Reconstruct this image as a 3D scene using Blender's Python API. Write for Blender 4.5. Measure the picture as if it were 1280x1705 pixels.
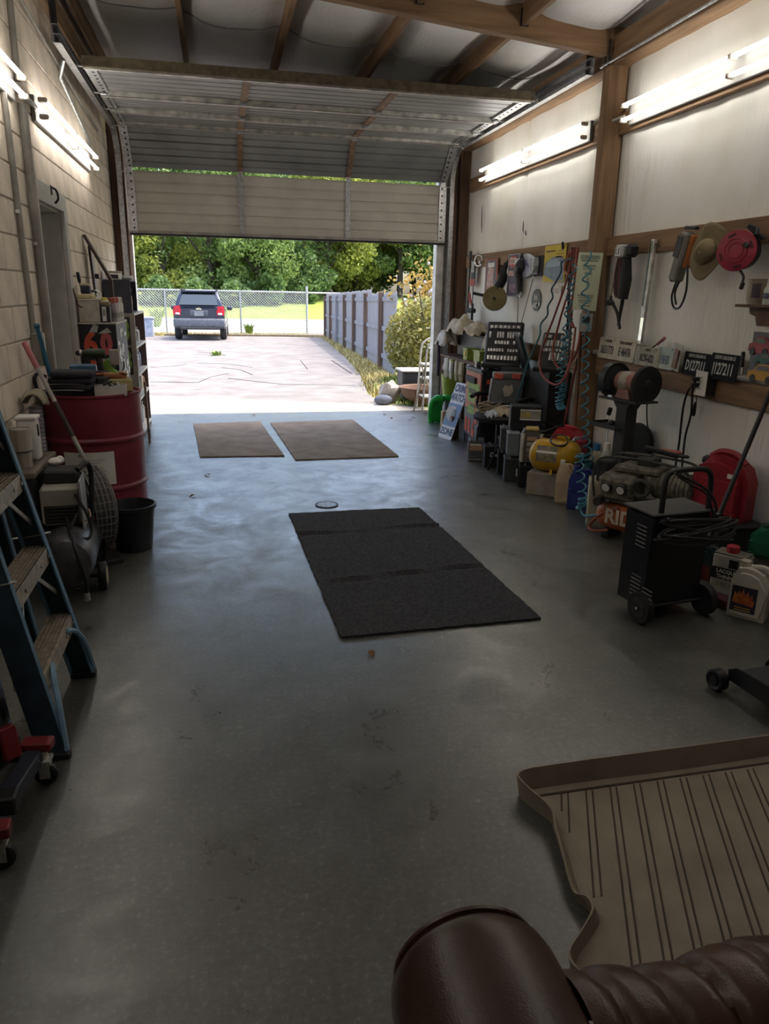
import bpy, bmesh, math, random
from mathutils import Vector, Matrix, Euler
random.seed(7)
S = bpy.context.scene
for o in list(bpy.data.objects): bpy.data.objects.remove(o, do_unlink=True)
COL = S.collection
PI = math.pi
# ---------------------------------------------------------------- camera
FPX, CAMH = 1231.0, 1.5
AX = (Vector((0.97722, -0.21060, 0.01825)), Vector((-0.04293, -0.28180, -0.95851)), Vector((0.20744, 0.93609, -0.28420)))
def _basis():
    p, r, y = math.radians(16.51149), math.radians(-1.09060), math.radians(12.49544)
    cp, sp, cr, sr, cy, sy = math.cos(p), math.sin(p), math.cos(r), math.sin(r), math.cos(y), math.sin(y)
    f = Vector((sy*cp, cy*cp, -sp)); rt = Vector((cy, -sy, 0)); dn = f.cross(rt)
    return cr*rt + sr*dn, -sr*rt + cr*dn, f
RT, DN, FW = _basis()
cam = bpy.data.cameras.new('camera'); cam.sensor_fit = 'HORIZONTAL'; cam.sensor_width = 36.0
cam.lens = 36.0*FPX/1280.0; cam.clip_start = 0.05; cam.clip_end = 600
cob = bpy.data.objects.new('camera', cam); COL.objects.link(cob)
cob.matrix_world = Matrix(((RT.x, -DN.x, -FW.x, 0), (RT.y, -DN.y, -FW.y, 0), (RT.z, -DN.z, -FW.z, CAMH), (0, 0, 0, 1)))
S.camera = cob
# ---------------------------------------------------------------- world, sun, exposure
W = bpy.data.worlds.new('sky'); S.world = W; W.use_nodes = True
nt = W.node_tree; nt.nodes.clear()
sky = nt.nodes.new('ShaderNodeTexSky'); sky.sky_type = 'NISHITA'; sky.sun_disc = False
sky.air_density = 1.0; sky.dust_density = 4.0; sky.ozone_density = 0.6; sky.sun_elevation = math.radians(62); sky.sun_rotation = math.radians(80)
bg = nt.nodes.new('ShaderNodeBackground'); bg.inputs[1].default_value = 0.44
wo = nt.nodes.new('ShaderNodeOutputWorld')
nt.links.new(sky.outputs[0], bg.inputs[0]); nt.links.new(bg.outputs[0], wo.inputs[0])
sl = bpy.data.lights.new('sun', 'SUN'); sl.energy = 1.9; sl.angle = math.radians(0.6); sl.color = (1.0, 0.95, 0.86)
so = bpy.data.objects.new('sun', sl); COL.objects.link(so)
so.rotation_euler = Vector((-0.42, 0.10, -0.90)).to_track_quat('-Z', 'Y').to_euler(); so.location = (6, 15, 14)
S.view_settings.view_transform = 'Standard'; S.view_settings.look = 'None'
S.view_settings.gamma = 1.0; S.view_settings.use_curve_mapping = False; S.view_settings.exposure = 0.62
TUBE = 10.5
# ---------------------------------------------------------------- pixel helpers (used to read real positions off known planes)
CAM = Vector((0, 0, CAMH))
def ray(px, py): return RT*((px-640)/FPX) + DN*((py-852.5)/FPX) + FW
def fl(px, py, z=0.0):
    d = ray(px, py); return CAM + d*((z-CAMH)/d.z)
def wx(px, py, X):
    d = ray(px, py); return CAM + d*(X/d.x)
def wy(px, py, Y):
    d = ray(px, py); return CAM + d*(Y/d.y)
def gz(y):
    if y < 10: return 0.0
    if y < 34: return -0.0125*(y-10)
    if y < 50: return -0.3
    if y < 72: return -0.3 + (y-50)*0.07
    return 1.24
def gr(px, py):
    lo, hi = 5.0, 150.0
    for _ in range(50):
        m = (lo+hi)/2; p = wy(px, py, m)
        if p.z > gz(m): lo = m
        else: hi = m
    return wy(px, py, (lo+hi)/2)
# ---------------------------------------------------------------- materials
MATS = {}
def mat(key, col, rough=0.6, metal=0.0, var=0.12, scale=9.0, bump=0.0, bscale=None, col2=None, stretch=(1, 1, 1), detail=4.0, emit=0.0, trans=0.0, alpha=1.0, coat=0.0, rvar=0.0, spec=0.38):
    if key in MATS: return MATS[key]
    m = bpy.data.materials.new(key); m.use_nodes = True; n = m.node_tree; b = n.nodes['Principled BSDF']
    L = n.links
    c = (col[0], col[1], col[2], 1)
    b.inputs['Roughness'].default_value = rough; b.inputs['Metallic'].default_value = metal
    b.inputs['Specular IOR Level'].default_value = spec
    if trans: b.inputs['Transmission Weight'].default_value = trans
    if alpha < 1: b.inputs['Alpha'].default_value = alpha
    if coat: b.inputs['Coat Weight'].default_value = coat; b.inputs['Coat Roughness'].default_value = 0.15
    if emit:
        b.inputs['Emission Color'].default_value = c; b.inputs['Emission Strength'].default_value = emit
    tc = n.nodes.new('ShaderNodeTexCoord'); mp = n.nodes.new('ShaderNodeMapping'); mp.inputs['Scale'].default_value = stretch
    L.new(tc.outputs['Object'], mp.inputs[0])
    nz = n.nodes.new('ShaderNodeTexNoise'); nz.inputs['Scale'].default_value = scale; nz.inputs['Detail'].default_value = detail
    L.new(mp.outputs[0], nz.inputs[0])
    rp = n.nodes.new('ShaderNodeValToRGB')
    c2 = col2 if col2 else tuple(max(0, v*(1-var*2.2)) for v in col)
    rp.color_ramp.elements[0].position = 0.32; rp.color_ramp.elements[1].position = 0.68
    rp.color_ramp.elements[0].color = (c2[0], c2[1], c2[2], 1)
    hi = col if col2 else tuple(min(1, v*(1+var*0.8)) for v in col)
    rp.color_ramp.elements[1].color = (hi[0], hi[1], hi[2], 1)
    L.new(nz.outputs[0], rp.inputs[0]); L.new(rp.outputs[0], b.inputs['Base Color'])
    if rvar:
        mr = n.nodes.new('ShaderNodeMapRange'); mr.inputs[3].default_value = max(0.02, rough-rvar); mr.inputs[4].default_value = min(1, rough+rvar)
        L.new(nz.outputs[0], mr.inputs[0]); L.new(mr.outputs[0], b.inputs['Roughness'])
    if bump:
        nb = n.nodes.new('ShaderNodeTexNoise'); nb.inputs['Scale'].default_value = bscale or scale*4; nb.inputs['Detail'].default_value = 5
        L.new(mp.outputs[0], nb.inputs[0])
        bp = n.nodes.new('ShaderNodeBump'); bp.inputs['Strength'].default_value = bump; bp.inputs['Distance'].default_value = 0.01
        L.new(nb.outputs[0], bp.inputs['Height']); L.new(bp.outputs[0], b.inputs['Normal'])
    MATS[key] = m
    return m
def wood(key, col, axis, col2=None, rough=0.7):
    st = [9, 9, 9]; st['XYZ'.index(axis)] = 0.7
    return mat(key+'_'+axis, col, rough, 0, scale=2.6, stretch=st, col2=col2 or tuple(v*0.55 for v in col), bump=0.25, bscale=9, detail=6)
# ---------------------------------------------------------------- mesh builder
class B:
    def __init__(s): s.m = bmesh.new()
    def _tf(s, vs, c, rot):
        M = Matrix.Translation(Vector(c)) @ (Euler(rot).to_matrix().to_4x4() if rot else Matrix.Identity(4))
        bmesh.ops.transform(s.m, matrix=M, verts=vs)
    def box(s, c, d, rot=None, bev=0.0, seg=1):
        r = bmesh.ops.create_cube(s.m, size=1.0)['verts']
        bmesh.ops.scale(s.m, vec=d, verts=r)
        if bev > 0:
            es = list({e for v in r for e in v.link_edges})
            q = bmesh.ops.bevel(s.m, geom=es, offset=min(bev, min(d)*0.45), segments=seg, profile=0.5, affect='EDGES')
            r = list({v for f in q['faces'] for v in f.verts} | {v for v in r if v.is_valid})
        s._tf(r, c, rot); return s
    def slab(s, a, b, bev=0.0):
        a, b = Vector(a), Vector(b); return s.box((a+b)/2, [max(1e-4, abs(b[i]-a[i])) for i in range(3)], None, bev)
    def bar(s, p, q, w, h, up=(0, 0, 1), bev=0.0):   # rectangular bar p->q, w across, h along up
        p, q = Vector(p), Vector(q); d = q-p; L = d.length; z = d/L; u = Vector(up); x = u.cross(z)
        if x.length < 1e-5: x = Vector((1, 0, 0)).cross(z)
        x.normalize(); y = z.cross(x)
        r = bmesh.ops.create_cube(s.m, size=1.0)['verts']; bmesh.ops.scale(s.m, vec=(w, h, L), verts=r)
        if bev > 0:
            es = list({e for v in r for e in v.link_edges})
            qq = bmesh.ops.bevel(s.m, geom=es, offset=min(bev, min(w, h)*0.45), segments=1, affect='EDGES')
            r = list({v for f in qq['faces'] for v in f.verts} | {v for v in r if v.is_valid})
        c = (p+q)/2
        M = Matrix(((x.x, y.x, z.x, c.x), (x.y, y.y, z.y, c.y), (x.z, y.z, z.z, c.z), (0, 0, 0, 1)))
        bmesh.ops.transform(s.m, matrix=M, verts=r); return s
    def cyl(s, p, q, r0, r1=None, n=16, cap=True):
        p, q = Vector(p), Vector(q); return s.tube([p, q], [r0, r0 if r1 is None else r1], n, cap)
    def tube(s, pts, r, n=8, cap=True, closed=False):
        pts = [Vector(p) for p in pts]; k = len(pts); rs = r if isinstance(r, (list, tuple)) else [r]*k
        rings = []; prev = None
        for i, p in enumerate(pts):
            if closed: t = pts[(i+1) % k]-pts[i-1]
            else: t = pts[min(i+1, k-1)]-pts[max(i-1, 0)]
            if t.length < 1e-9: t = Vector((0, 0, 1))
            t.normalize()
            if prev is None:
                a = Vector((0, 0, 1)) if abs(t.z) < 0.9 else Vector((1, 0, 0)); x = a.cross(t).normalized()
            else:
                x = prev - t*prev.dot(t); x = x.normalized() if x.length > 1e-6 else t.orthogonal().normalized()
            prev = x; y = t.cross(x)
            rings.append([s.m.verts.new(p + (x*math.cos(2*PI*j/n) + y*math.sin(2*PI*j/n))*rs[i]) for j in range(n)])
        for i in range(k if closed else k-1):
            a, b = rings[i], rings[(i+1) % k]
            for j in range(n): s.m.faces.new((a[j], a[(j+1) % n], b[(j+1) % n], b[j]))
        if cap and not closed:
            s.m.faces.new(rings[0][::-1]); s.m.faces.new(rings[-1])
        return s
    def lathe(s, prof, c=(0, 0, 0), n=24, axis='Z', rot=None, sx=1.0):
        k0 = len(s.m.verts); rings = []; new = []
        for r, z in prof:
            if r < 1e-6: v = s.m.verts.new((0, 0, z)); rings.append([v]); new.append(v)
            else:
                rg = [s.m.verts.new((r*math.cos(2*PI*j/n)*sx, r*math.sin(2*PI*j/n), z)) for j in range(n)]; rings.append(rg); new += rg
        for a, b in zip(rings, rings[1:]):
            if len(a) == 1 and len(b) == 1: continue
            for j in range(n):
                j2 = (j+1) % n
                if len(a) == 1: s.m.faces.new((a[0], b[j2], b[j])) 
                elif len(b) == 1: s.m.faces.new((a[j], a[j2], b[0]))
                else: s.m.faces.new((a[j], a[j2], b[j2], b[j]))
        rr = {'Z': (0, 0, 0), 'X': (0, PI/2, 0), 'Y': (-PI/2, 0, 0)}[axis]
        if axis != 'Z': bmesh.ops.transform(s.m, matrix=Euler(rr).to_matrix().to_4x4(), verts=new)
        s._tf(new, c, rot); return s
    def sph(s, c, r, n=12, sc=(1, 1, 1), rot=None):
        v = bmesh.ops.create_uvsphere(s.m, u_segments=n, v_segments=max(6, n*2//3), radius=r)['verts']
        bmesh.ops.scale(s.m, vec=sc, verts=v); s._tf(v, c, rot); return s
    def prism(s, poly, t, c=(0, 0, 0), rot=None, bev=0.0):   # polygon in local XZ, thickness t along Y
        a = [s.m.verts.new((x, -t/2, z)) for x, z in poly]; b = [s.m.verts.new((x, t/2, z)) for x, z in poly]
        k = len(poly); fs = []
        fs.append(s.m.faces.new(a)); fs.append(s.m.faces.new(b[::-1]))
        for i in range(k): fs.append(s.m.faces.new((a[(i+1) % k], a[i], b[i], b[(i+1) % k])))
        vs = a+b
        if bev > 0:
            es = list({e for f in fs[:2] for e in f.edges})
            q = bmesh.ops.bevel(s.m, geom=es, offset=bev, segments=2, affect='EDGES')
            vs = list({v for f in q['faces'] for v in f.verts} | {v for v in vs if v.is_valid})
        s._tf(vs, c, rot); return s
    def torus(s, c, R, r, n=24, k=8, rot=None):
        pts = [Vector((R*math.cos(2*PI*i/n), R*math.sin(2*PI*i/n), 0)) for i in range(n)]
        v0 = set(s.m.verts); s.tube(pts, r, k, False, True); s._tf([v for v in s.m.verts if v not in v0], c, rot); return s
    def grid(s, fn, nu, nv):
        vs = [[s.m.verts.new(fn(i/nu, j/nv)) for j in range(nv+1)] for i in range(nu+1)]
        for i in range(nu):
            for j in range(nv): s.m.faces.new((vs[i][j], vs[i+1][j], vs[i+1][j+1], vs[i][j+1]))
        return s
    def mesh(s, name, smooth=True, ang=35):
        bmesh.ops.recalc_face_normals(s.m, faces=s.m.faces)
        me = bpy.data.meshes.new(name); s.m.to_mesh(me); s.m.free()
        if smooth:
            me.polygons.foreach_set('use_smooth', [True]*len(me.polygons)); me.set_sharp_from_angle(angle=math.radians(ang))
        return me
    def o(s, name, m, parent=None, loc=None, rot=None, smooth=True, label=None, solid=0.0):
        return link(name, s.mesh(name, smooth), m, parent, loc, rot, label, solid)
def link(name, me, m, parent=None, loc=None, rot=None, label=None, solid=0.0):
    ob = bpy.data.objects.new(name, me); COL.objects.link(ob)
    if m and not me.materials: me.materials.append(m)
    if parent: ob.parent = parent
    if loc: ob.location = loc
    if rot: ob.rotation_euler = rot
    if label: ob['label'] = label
    if solid:
        md = ob.modifiers.new('thickness', 'SOLIDIFY'); md.thickness = solid; md.offset = 0
    return ob
def thing(name, label, cat, loc=(0, 0, 0), rz=0.0, group=None, rot=None):
    e = bpy.data.objects.new(name, None); COL.objects.link(e); e.empty_display_size = 0.05
    e.location = loc; e.rotation_euler = rot if rot else (0, 0, rz)
    return tag(e, label, cat, group)
def tag(o, label, cat, group=None):
    o['label'] = label; o['category'] = cat
    if group: o['group'] = group
    return o
def struct(o, label=None):
    o['kind'] = 'structure'
    if label: o['label'] = label
    return o
def dup(root, loc=None, rz=None, label=None, group=None, scale=None):
    r = root.copy(); COL.objects.link(r)
    if loc is not None: r.location = loc
    if rz is not None: r.rotation_euler = (0, 0, rz)
    if label: r['label'] = label
    if group: r['group'] = group
    if scale: r.scale = scale
    for ch in list(root.children):
        c = ch.copy(); COL.objects.link(c); c.parent = r
        for g in list(ch.children):
            d = g.copy(); COL.objects.link(d); d.parent = c
    return r
def text(body, size, m, parent, loc, rot, name='lettering', depth=0.0008, align='CENTER', sx=1.0, bold=0.0, shear=0.0, valign='CENTER'):
    cu = bpy.data.curves.new('t', 'FONT'); cu.body = body; cu.size = size; cu.align_x = align; cu.align_y = valign
    cu.extrude = depth; cu.offset = bold; cu.resolution_u = 2; cu.shear = shear
    t = bpy.data.objects.new('t', cu); COL.objects.link(t)
    dg = bpy.context.evaluated_depsgraph_get(); dg.update()
    me = bpy.data.meshes.new_from_object(t.evaluated_get(dg))
    bpy.data.objects.remove(t, do_unlink=True); bpy.data.curves.remove(cu)
    me.materials.clear(); me.transform(Matrix.Diagonal((sx, 1, 1, 1)))
    return link(name, me, m, parent, loc, rot)
def catm(pts, k=6, closed=False):
    pts = [Vector(p) for p in pts]; out = []; n = len(pts)
    for i in range(n if closed else n-1):
        if closed: a, b, c, d = pts[i-1], pts[i], pts[(i+1) % n], pts[(i+2) % n]
        else: a, b, c, d = pts[max(i-1, 0)], pts[i], pts[i+1], pts[min(i+2, n-1)]
        for j in range(k):
            t = j/k; out.append(0.5*((2*b)+(c-a)*t+(2*a-5*b+4*c-d)*t*t+(3*b-a-3*c+d)*t**3))
    if not closed: out.append(pts[-1])
    return out
U = random.uniform
# shared plain materials
black = mat('black_plastic', (0.018, 0.018, 0.02), 0.45); dark = mat('dark_rubber', (0.03, 0.03, 0.032), 0.7)
dgrey = mat('dark_grey_metal', (0.055, 0.055, 0.06), 0.5, 0.4); grey = mat('grey_plastic', (0.22, 0.22, 0.22), 0.5)
steel = mat('galvanised_steel', (0.55, 0.56, 0.57), 0.38, 0.85, 0.15, 30); chrome = mat('bright_chrome', (0.75, 0.75, 0.77), 0.18, 1.0)
alum = mat('dull_aluminium', (0.62, 0.61, 0.57), 0.45, 0.6, 0.2, 25); white = mat('white_plastic', (0.78, 0.77, 0.72), 0.45, var=0.06)
redp = mat('red_plastic', (0.42, 0.035, 0.05), 0.42); paper = mat('paper_white', (0.75, 0.74, 0.69), 0.7, var=0.05)
tan = mat('tan_wood_board', (0.42, 0.31, 0.19), 0.7); ink = mat('print_black', (0.02, 0.02, 0.025), 0.6)
# ================================================================ STRUCTURE
XL, XR, YF, YB = -1.1, 3.0, 9.25, -3.0
def concrete_floor():
    m = bpy.data.materials.new('sealed_concrete'); m.use_nodes = True; n = m.node_tree; b = n.nodes['Principled BSDF']; L = n.links
    tc = n.nodes.new('ShaderNodeTexCoord')
    def noise(sc, det=6, rough=0.6, dist=0.0):
        z = n.nodes.new('ShaderNodeTexNoise'); z.inputs['Scale'].default_value = sc; z.inputs['Detail'].default_value = det
        z.inputs['Roughness'].default_value = rough; z.inputs['Distortion'].default_value = dist; L.new(tc.outputs['Object'], z.inputs[0]); return z
    def ramp(src, stops):
        r = n.nodes.new('ShaderNodeValToRGB'); e = r.color_ramp.elements
        e[0].position, e[0].color = stops[0][0], (*stops[0][1], 1); e[1].position, e[1].color = stops[-1][0], (*stops[-1][1], 1)
        for p, c in stops[1:-1]: x = e.new(p); x.color = (*c, 1)
        L.new(src, r.inputs[0]); return r
    def mix(a, bb, f, mode='MIX'):
        x = n.nodes.new('ShaderNodeMixRGB'); x.blend_type = mode
        if isinstance(f, float): x.inputs[0].default_value = f
        else: L.new(f, x.inputs[0])
        L.new(a, x.inputs[1]); L.new(bb, x.inputs[2]); return x
    base = ramp(noise(1.1, 5, 0.6, 0.4).outputs[0], [(0.3, (0.066, 0.068, 0.062)), (0.5, (0.094, 0.096, 0.089)), (0.72, (0.132, 0.133, 0.125))])
    mid = ramp(noise(4.0, 8, 0.62, 0.3).outputs[0], [(0.15, (0.70, 0.70, 0.68)), (0.7, (1, 1, 1)), (0.9, (1.1, 1.1, 1.1))])
    fine = ramp(noise(55, 6, 0.75).outputs[0], [(0.33, (0.55, 0.55, 0.55)), (0.56, (1.0, 1.0, 0.98)), (0.70, (2.6, 2.6, 2.5))])
    a = mix(base.outputs[0], mid.outputs[0], 0.8, 'MULTIPLY'); a = mix(a.outputs[0], fine.outputs[0], 0.8, 'MULTIPLY')
    mott = ramp(noise(14, 6, 0.7).outputs[0], [(0.3, (0.68, 0.68, 0.66)), (0.55, (1, 1, 1)), (0.75, (1.25, 1.25, 1.22))])
    a = mix(a.outputs[0], mott.outputs[0], 0.8, 'MULTIPLY')
    # oil-stain around the drain
    sep = n.nodes.new('ShaderNodeVectorMath'); sep.operation = 'DISTANCE'; sep.inputs[1].default_value = (0.95, 5.35, 0)
    L.new(tc.outputs['Object'], sep.inputs[0])
    st = noise(3.5, 8, 0.75, 1.5); add = n.nodes.new('ShaderNodeMath'); add.operation = 'MULTIPLY_ADD'; add.inputs[1].default_value = 0.9
    L.new(st.outputs[0], add.inputs[0]); L.new(sep.outputs['Value'], add.inputs[2])
    oil = ramp(add.outputs[0], [(0.62, (0.40, 0.39, 0.38)), (0.98, (1, 1, 1)), (1.0, (1, 1, 1))])
    a = mix(a.outputs[0], oil.outputs[0], 0.85, 'MULTIPLY')
    L.new(a.outputs[0], b.inputs['Base Color'])
    rr = n.nodes.new('ShaderNodeMapRange'); rr.inputs[1].default_value = 0.3; rr.inputs[2].default_value = 0.7; rr.inputs[3].default_value = 0.23; rr.inputs[4].default_value = 0.50
    L.new(noise(3.3, 8, 0.75, 0.6).outputs[0], rr.inputs[0]); L.new(rr.outputs[0], b.inputs['Roughness'])
    bp = n.nodes.new('ShaderNodeBump'); bp.inputs['Strength'].default_value = 0.05; bp.inputs['Distance'].default_value = 0.01
    nb = noise(60, 6, 0.7); L.new(nb.outputs[0], bp.inputs['Height']); L.new(bp.outputs[0], b.inputs['Normal'])
    b.inputs['Specular IOR Level'].default_value = 0.8
    b.inputs['Coat Weight'].default_value = 0.6; L.new(rr.outputs[0], b.inputs['Coat Roughness'])
    return m
struct(B().slab((XL-0.3, YB-0.2, -0.2), (XR+0.3, 9.55, 0)).o('floor', concrete_floor()), 'grey sealed concrete garage floor with stains')
# drain
t = thing('floor_drain', 'round metal grate of the floor drain beyond the black carpet', 'drain', fl(544, 841))
B().lathe([(0.085, 0.0), (0.085, 0.006), (0.07, 0.006), (0.07, 0.001), (0.0, 0.001)], n=28).o('rim', dgrey, t)
g = B()
for i in range(-4, 5):
    h = math.sqrt(max(0, 0.068**2-(i*0.015)**2)); g.box((i*0.015, 0, 0.004), (0.006, 2*h, 0.004)); g.box((0, i*0.015, 0.004), (2*h, 0.006, 0.004))
g.o('grate', steel, t)
# ---- left block wall
mort = mat('mortar_grey_cream', (0.46, 0.40, 0.33), 0.9)
blk = mat('painted_block_cream', (0.78, 0.68, 0.57), 0.85, var=0.08, scale=5, bump=0.35, bscale=60)
wl = B(); dY0, dY1, dZ = 5.40, 6.22, 2.03
wl.slab((XL-0.22, YB, 0), (XL-0.008, dY0, 3.75)); wl.slab((XL-0.22, dY1, 0), (XL-0.008, YF+0.1, 3.75)); wl.slab((XL-0.22, dY0, dZ), (XL-0.008, dY1, 3.75))
WL = struct(wl.o('wall_left', mort), 'cream painted concrete block wall with a recessed doorway')
bme = {}
def block(y0, y1, z0, z1):
    k = (round(y1-y0, 3), round(z1-z0, 3))
    if k not in bme: bme[k] = B().box((0, 0, 0), (0.03, k[0], k[1]), bev=0.004).mesh('block')
    link('block', bme[k], blk, WL, (XL-0.0145+U(-0.0012, 0.0012), (y0+y1)/2, (z0+z1)/2))
zz = 0.06; r = 0
while zz < 3.6:
    y = 3.35 - (0.192 if r % 2 else 0)
    while y < YF-0.02:
        a, b2 = y+0.004, min(y+0.385, YF)-0.004
        if zz+0.19 > 0 and zz < 2.14-0.05:
            if b2 > dY0-0.09 and a < dY1+0.09:
                if a < dY0-0.10-0.06: block(a, dY0-0.10, zz+0.004, zz+0.186)
                if b2 > dY1+0.10+0.06: block(dY1+0.10, b2, zz+0.004, zz+0.186)
                y += 0.385; continue
        if b2-a > 0.05: block(a, b2, zz+0.004, zz+0.186)
        y += 0.385
    zz += 0.19; r += 1
# door in the left wall
dpaint = mat('door_paint_grey_white', (0.50, 0.49, 0.46), 0.55, var=0.06)
d1 = struct(B().slab((XL-0.19, dY0+0.01, 0.02), (XL-0.15, dY1-0.01, dZ-0.02)).o('door_1', dpaint), 'grey white door set back in the block wall')
fr = B(); fr.slab((XL-0.02, dY0-0.10, 0), (XL+0.018, dY0, dZ)); fr.slab((XL-0.02, dY1, 0), (XL+0.018, dY1+0.10, dZ)); fr.slab((XL-0.02, dY0-0.10, dZ), (XL+0.018, dY1+0.10, dZ+0.12))
fr.slab((XL-0.20, dY1-0.012, 0), (XL-0.02, dY1, dZ)); fr.slab((XL-0.20, dY0, 0), (XL-0.02, dY0+0.012, dZ)); fr.slab((XL-0.20, dY0, dZ-0.012), (XL-0.02, dY1, dZ))
fr.o('door_frame', dpaint, d1)
B().slab((XL-0.15, dY0+0.10, 1.56), (XL-0.125, dY0+0.135, 1.93), 0.004).slab((XL-0.15, dY0+0.16, 1.60), (XL-0.14, dY0+0.2, 1.9), 0.003).o('door_bolt', steel, d1)
B().slab((XL-0.15, dY0+0.10, 1.30), (XL-0.135, dY0+0.13, 1.42), 0.003).cyl((XL-0.15, dY0+0.12, 1.36), (XL-0.08, dY0+0.12, 1.36), 0.012).o('door_latch', dgrey, d1)
t = thing('wall_hook', 'small dark iron hook fixed above the recessed door', 'hook', (XL+0.02, 5.82, 2.10))
B().tube(catm([(0, 0, .05), (.03, .0, .03), (.035, 0.02, -.02), (.01, .03, -.05)]), .008, 6).o('hook', black, t); B().box((0, 0, .03), (.008, .03, .06), bev=.002).o('plate', black, t)
t = thing('wall_hook', 'small rusty hook on the right-hand edge of the recessed door frame', 'hook', (XL+0.02, 6.27, 1.37))
B().tube(catm([(0, 0, .12), (.012, .0, .05), (.02, 0.02, 0), (.05, .03, -.02)]), .006, 6).o('hook', mat('rust_brown', (.16, .08, .05), .8), t)
# ---- right wall : vinyl faced insulation, girts, posts
vin = bpy.data.materials.new('white_vinyl_insulation'); vin.use_nodes = True
def vinyl(m, col, st):
    n = m.node_tree; b = n.nodes['Principled BSDF']; L = n.links
    b.inputs['Roughness'].default_value = 0.5
    tc = n.nodes.new('ShaderNodeTexCoord'); mp = n.nodes.new('ShaderNodeMapping'); mp.inputs['Scale'].default_value = st; L.new(tc.outputs['Object'], mp.inputs[0])
    a = n.nodes.new('ShaderNodeTexNoise'); a.inputs['Scale'].default_value = 2.2; a.inputs['Detail'].default_value = 6; a.inputs['Distortion'].default_value = 0.4; L.new(mp.outputs[0], a.inputs[0])
    c = n.nodes.new('ShaderNodeTexNoise'); c.inputs['Scale'].default_value = 26; c.inputs['Detail'].default_value = 3; L.new(mp.outputs[0], c.inputs[0])
    ad = n.nodes.new('ShaderNodeMath'); ad.operation = 'MULTIPLY_ADD'; ad.inputs[1].default_value = 0.25; L.new(c.outputs[0], ad.inputs[0]); L.new(a.outputs[0], ad.inputs[2])
    bp = n.nodes.new('ShaderNodeBump'); bp.inputs['Strength'].default_value = 0.45; bp.inputs['Distance'].default_value = 0.03; L.new(ad.outputs[0], bp.inputs['Height']); L.new(bp.outputs[0], b.inputs['Normal'])
    d = n.nodes.new('ShaderNodeTexNoise'); d.inputs['Scale'].default_value = 1.3; d.inputs['Detail'].default_value = 5; L.new(tc.outputs['Object'], d.inputs[0])
    r = n.nodes.new('ShaderNodeValToRGB'); r.color_ramp.elements[0].position = 0.3; r.color_ramp.elements[1].position = 0.62
    r.color_ramp.elements[0].color = (col[0]*0.83, col[1]*0.81, col[2]*0.74, 1); r.color_ramp.elements[1].color = (*col, 1)
    L.new(d.outputs[0], r.inputs[0]); L.new(r.outputs[0], b.inputs['Base Color'])
vinyl(vin, (0.80, 0.79, 0.75), (1, 2.6, 0.35))
WR = struct(B().slab((XR+0.03, YB, 0), (XR+0.12, YF+0.1, 3.5)).o('wall_right', mat('metal_cladding', (0.4, 0.4, 0.4), .6)), 'white vinyl faced insulated wall with wooden girts')
seams = [YB, -1.8, 0.0, 1.25, 2.6, 3.78, 5.63, 7.42, YF]
for a, b2 in zip(seams, seams[1:]):
    sd = U(0, 9)
    def fn(u, v, a=a, b2=b2, sd=sd):
        e = min(u, 1-u)*(b2-a); roll = 0.020*math.exp(-(e/0.008)**1.2)
        y = a + (b2-a)*u; z = 3.4*v
        bul = 0.010*math.sin(z*2.1+sd)*math.sin(y*3.3+sd) + 0.004*math.sin(y*17+sd*3+z*1.1)
        return (XR + roll - bul*min(1, e/0.1) + 0.004, y, z)
    B().grid(fn, 30, 34).o('insulation_panel', vin, WR)
fir = (0.30, 0.185, 0.10); firD = (0.17, 0.098, 0.052)
wY, wZ, wX = wood('fir', fir, 'Y', firD), wood('fir', fir, 'Z', firD), wood('fir', fir, 'X', firD)
dkw = wood('dark_stained_wood', (0.16, 0.085, 0.05), 'Z')
def bd(a, b2, m, p, name='girt', bev=0.004): return B().slab(a, b2, bev).o(name, m, p)
for z0, z1 in ((0.90, 1.05), (1.805, 1.945), (2.655, 2.80)):
    bd((XR-0.042, YB, z0), (XR+0.0, 5.575, z1), wY, WR); bd((XR-0.042, 5.69, z0), (XR+0.0, YF-0.2, z1), wY, WR)
bd((XR-0.15, 5.58, 0), (XR, 5.685, 3.12), wZ, WR, 'post', 0.006)
bd((XR-0.15, 1.2, 0), (XR, 1.305, 3.12), wZ, WR, 'post', 0.006)
bd((XR-0.13, YB, 3.115), (XR+0.02, YF, 3.31), wY, WR, 'top_plate', 0.006)
for y in (5.60, 5.66): B().box((XR-0.155, y, 3.2), (0.01, 0.02, 0.16)).o('strap', dgrey, WR)
# tears and scuffs in the lining
dk = mat('torn_edge_dark', (0.09, 0.08, 0.07), 0.9)
for px, py, s, a in ((802, 365, .15, .08), (871, 378, .06, 0), (875, 388, .03, .3)):
    p = wx(px, py, XR-0.012); B().prism([(-.012, -s), (.010, -s*.5), (.014, s*.3), (.004, s), (-.004, s*.4)], .004, p, (0, a, PI/2)).o('tear', dk, WR)
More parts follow.
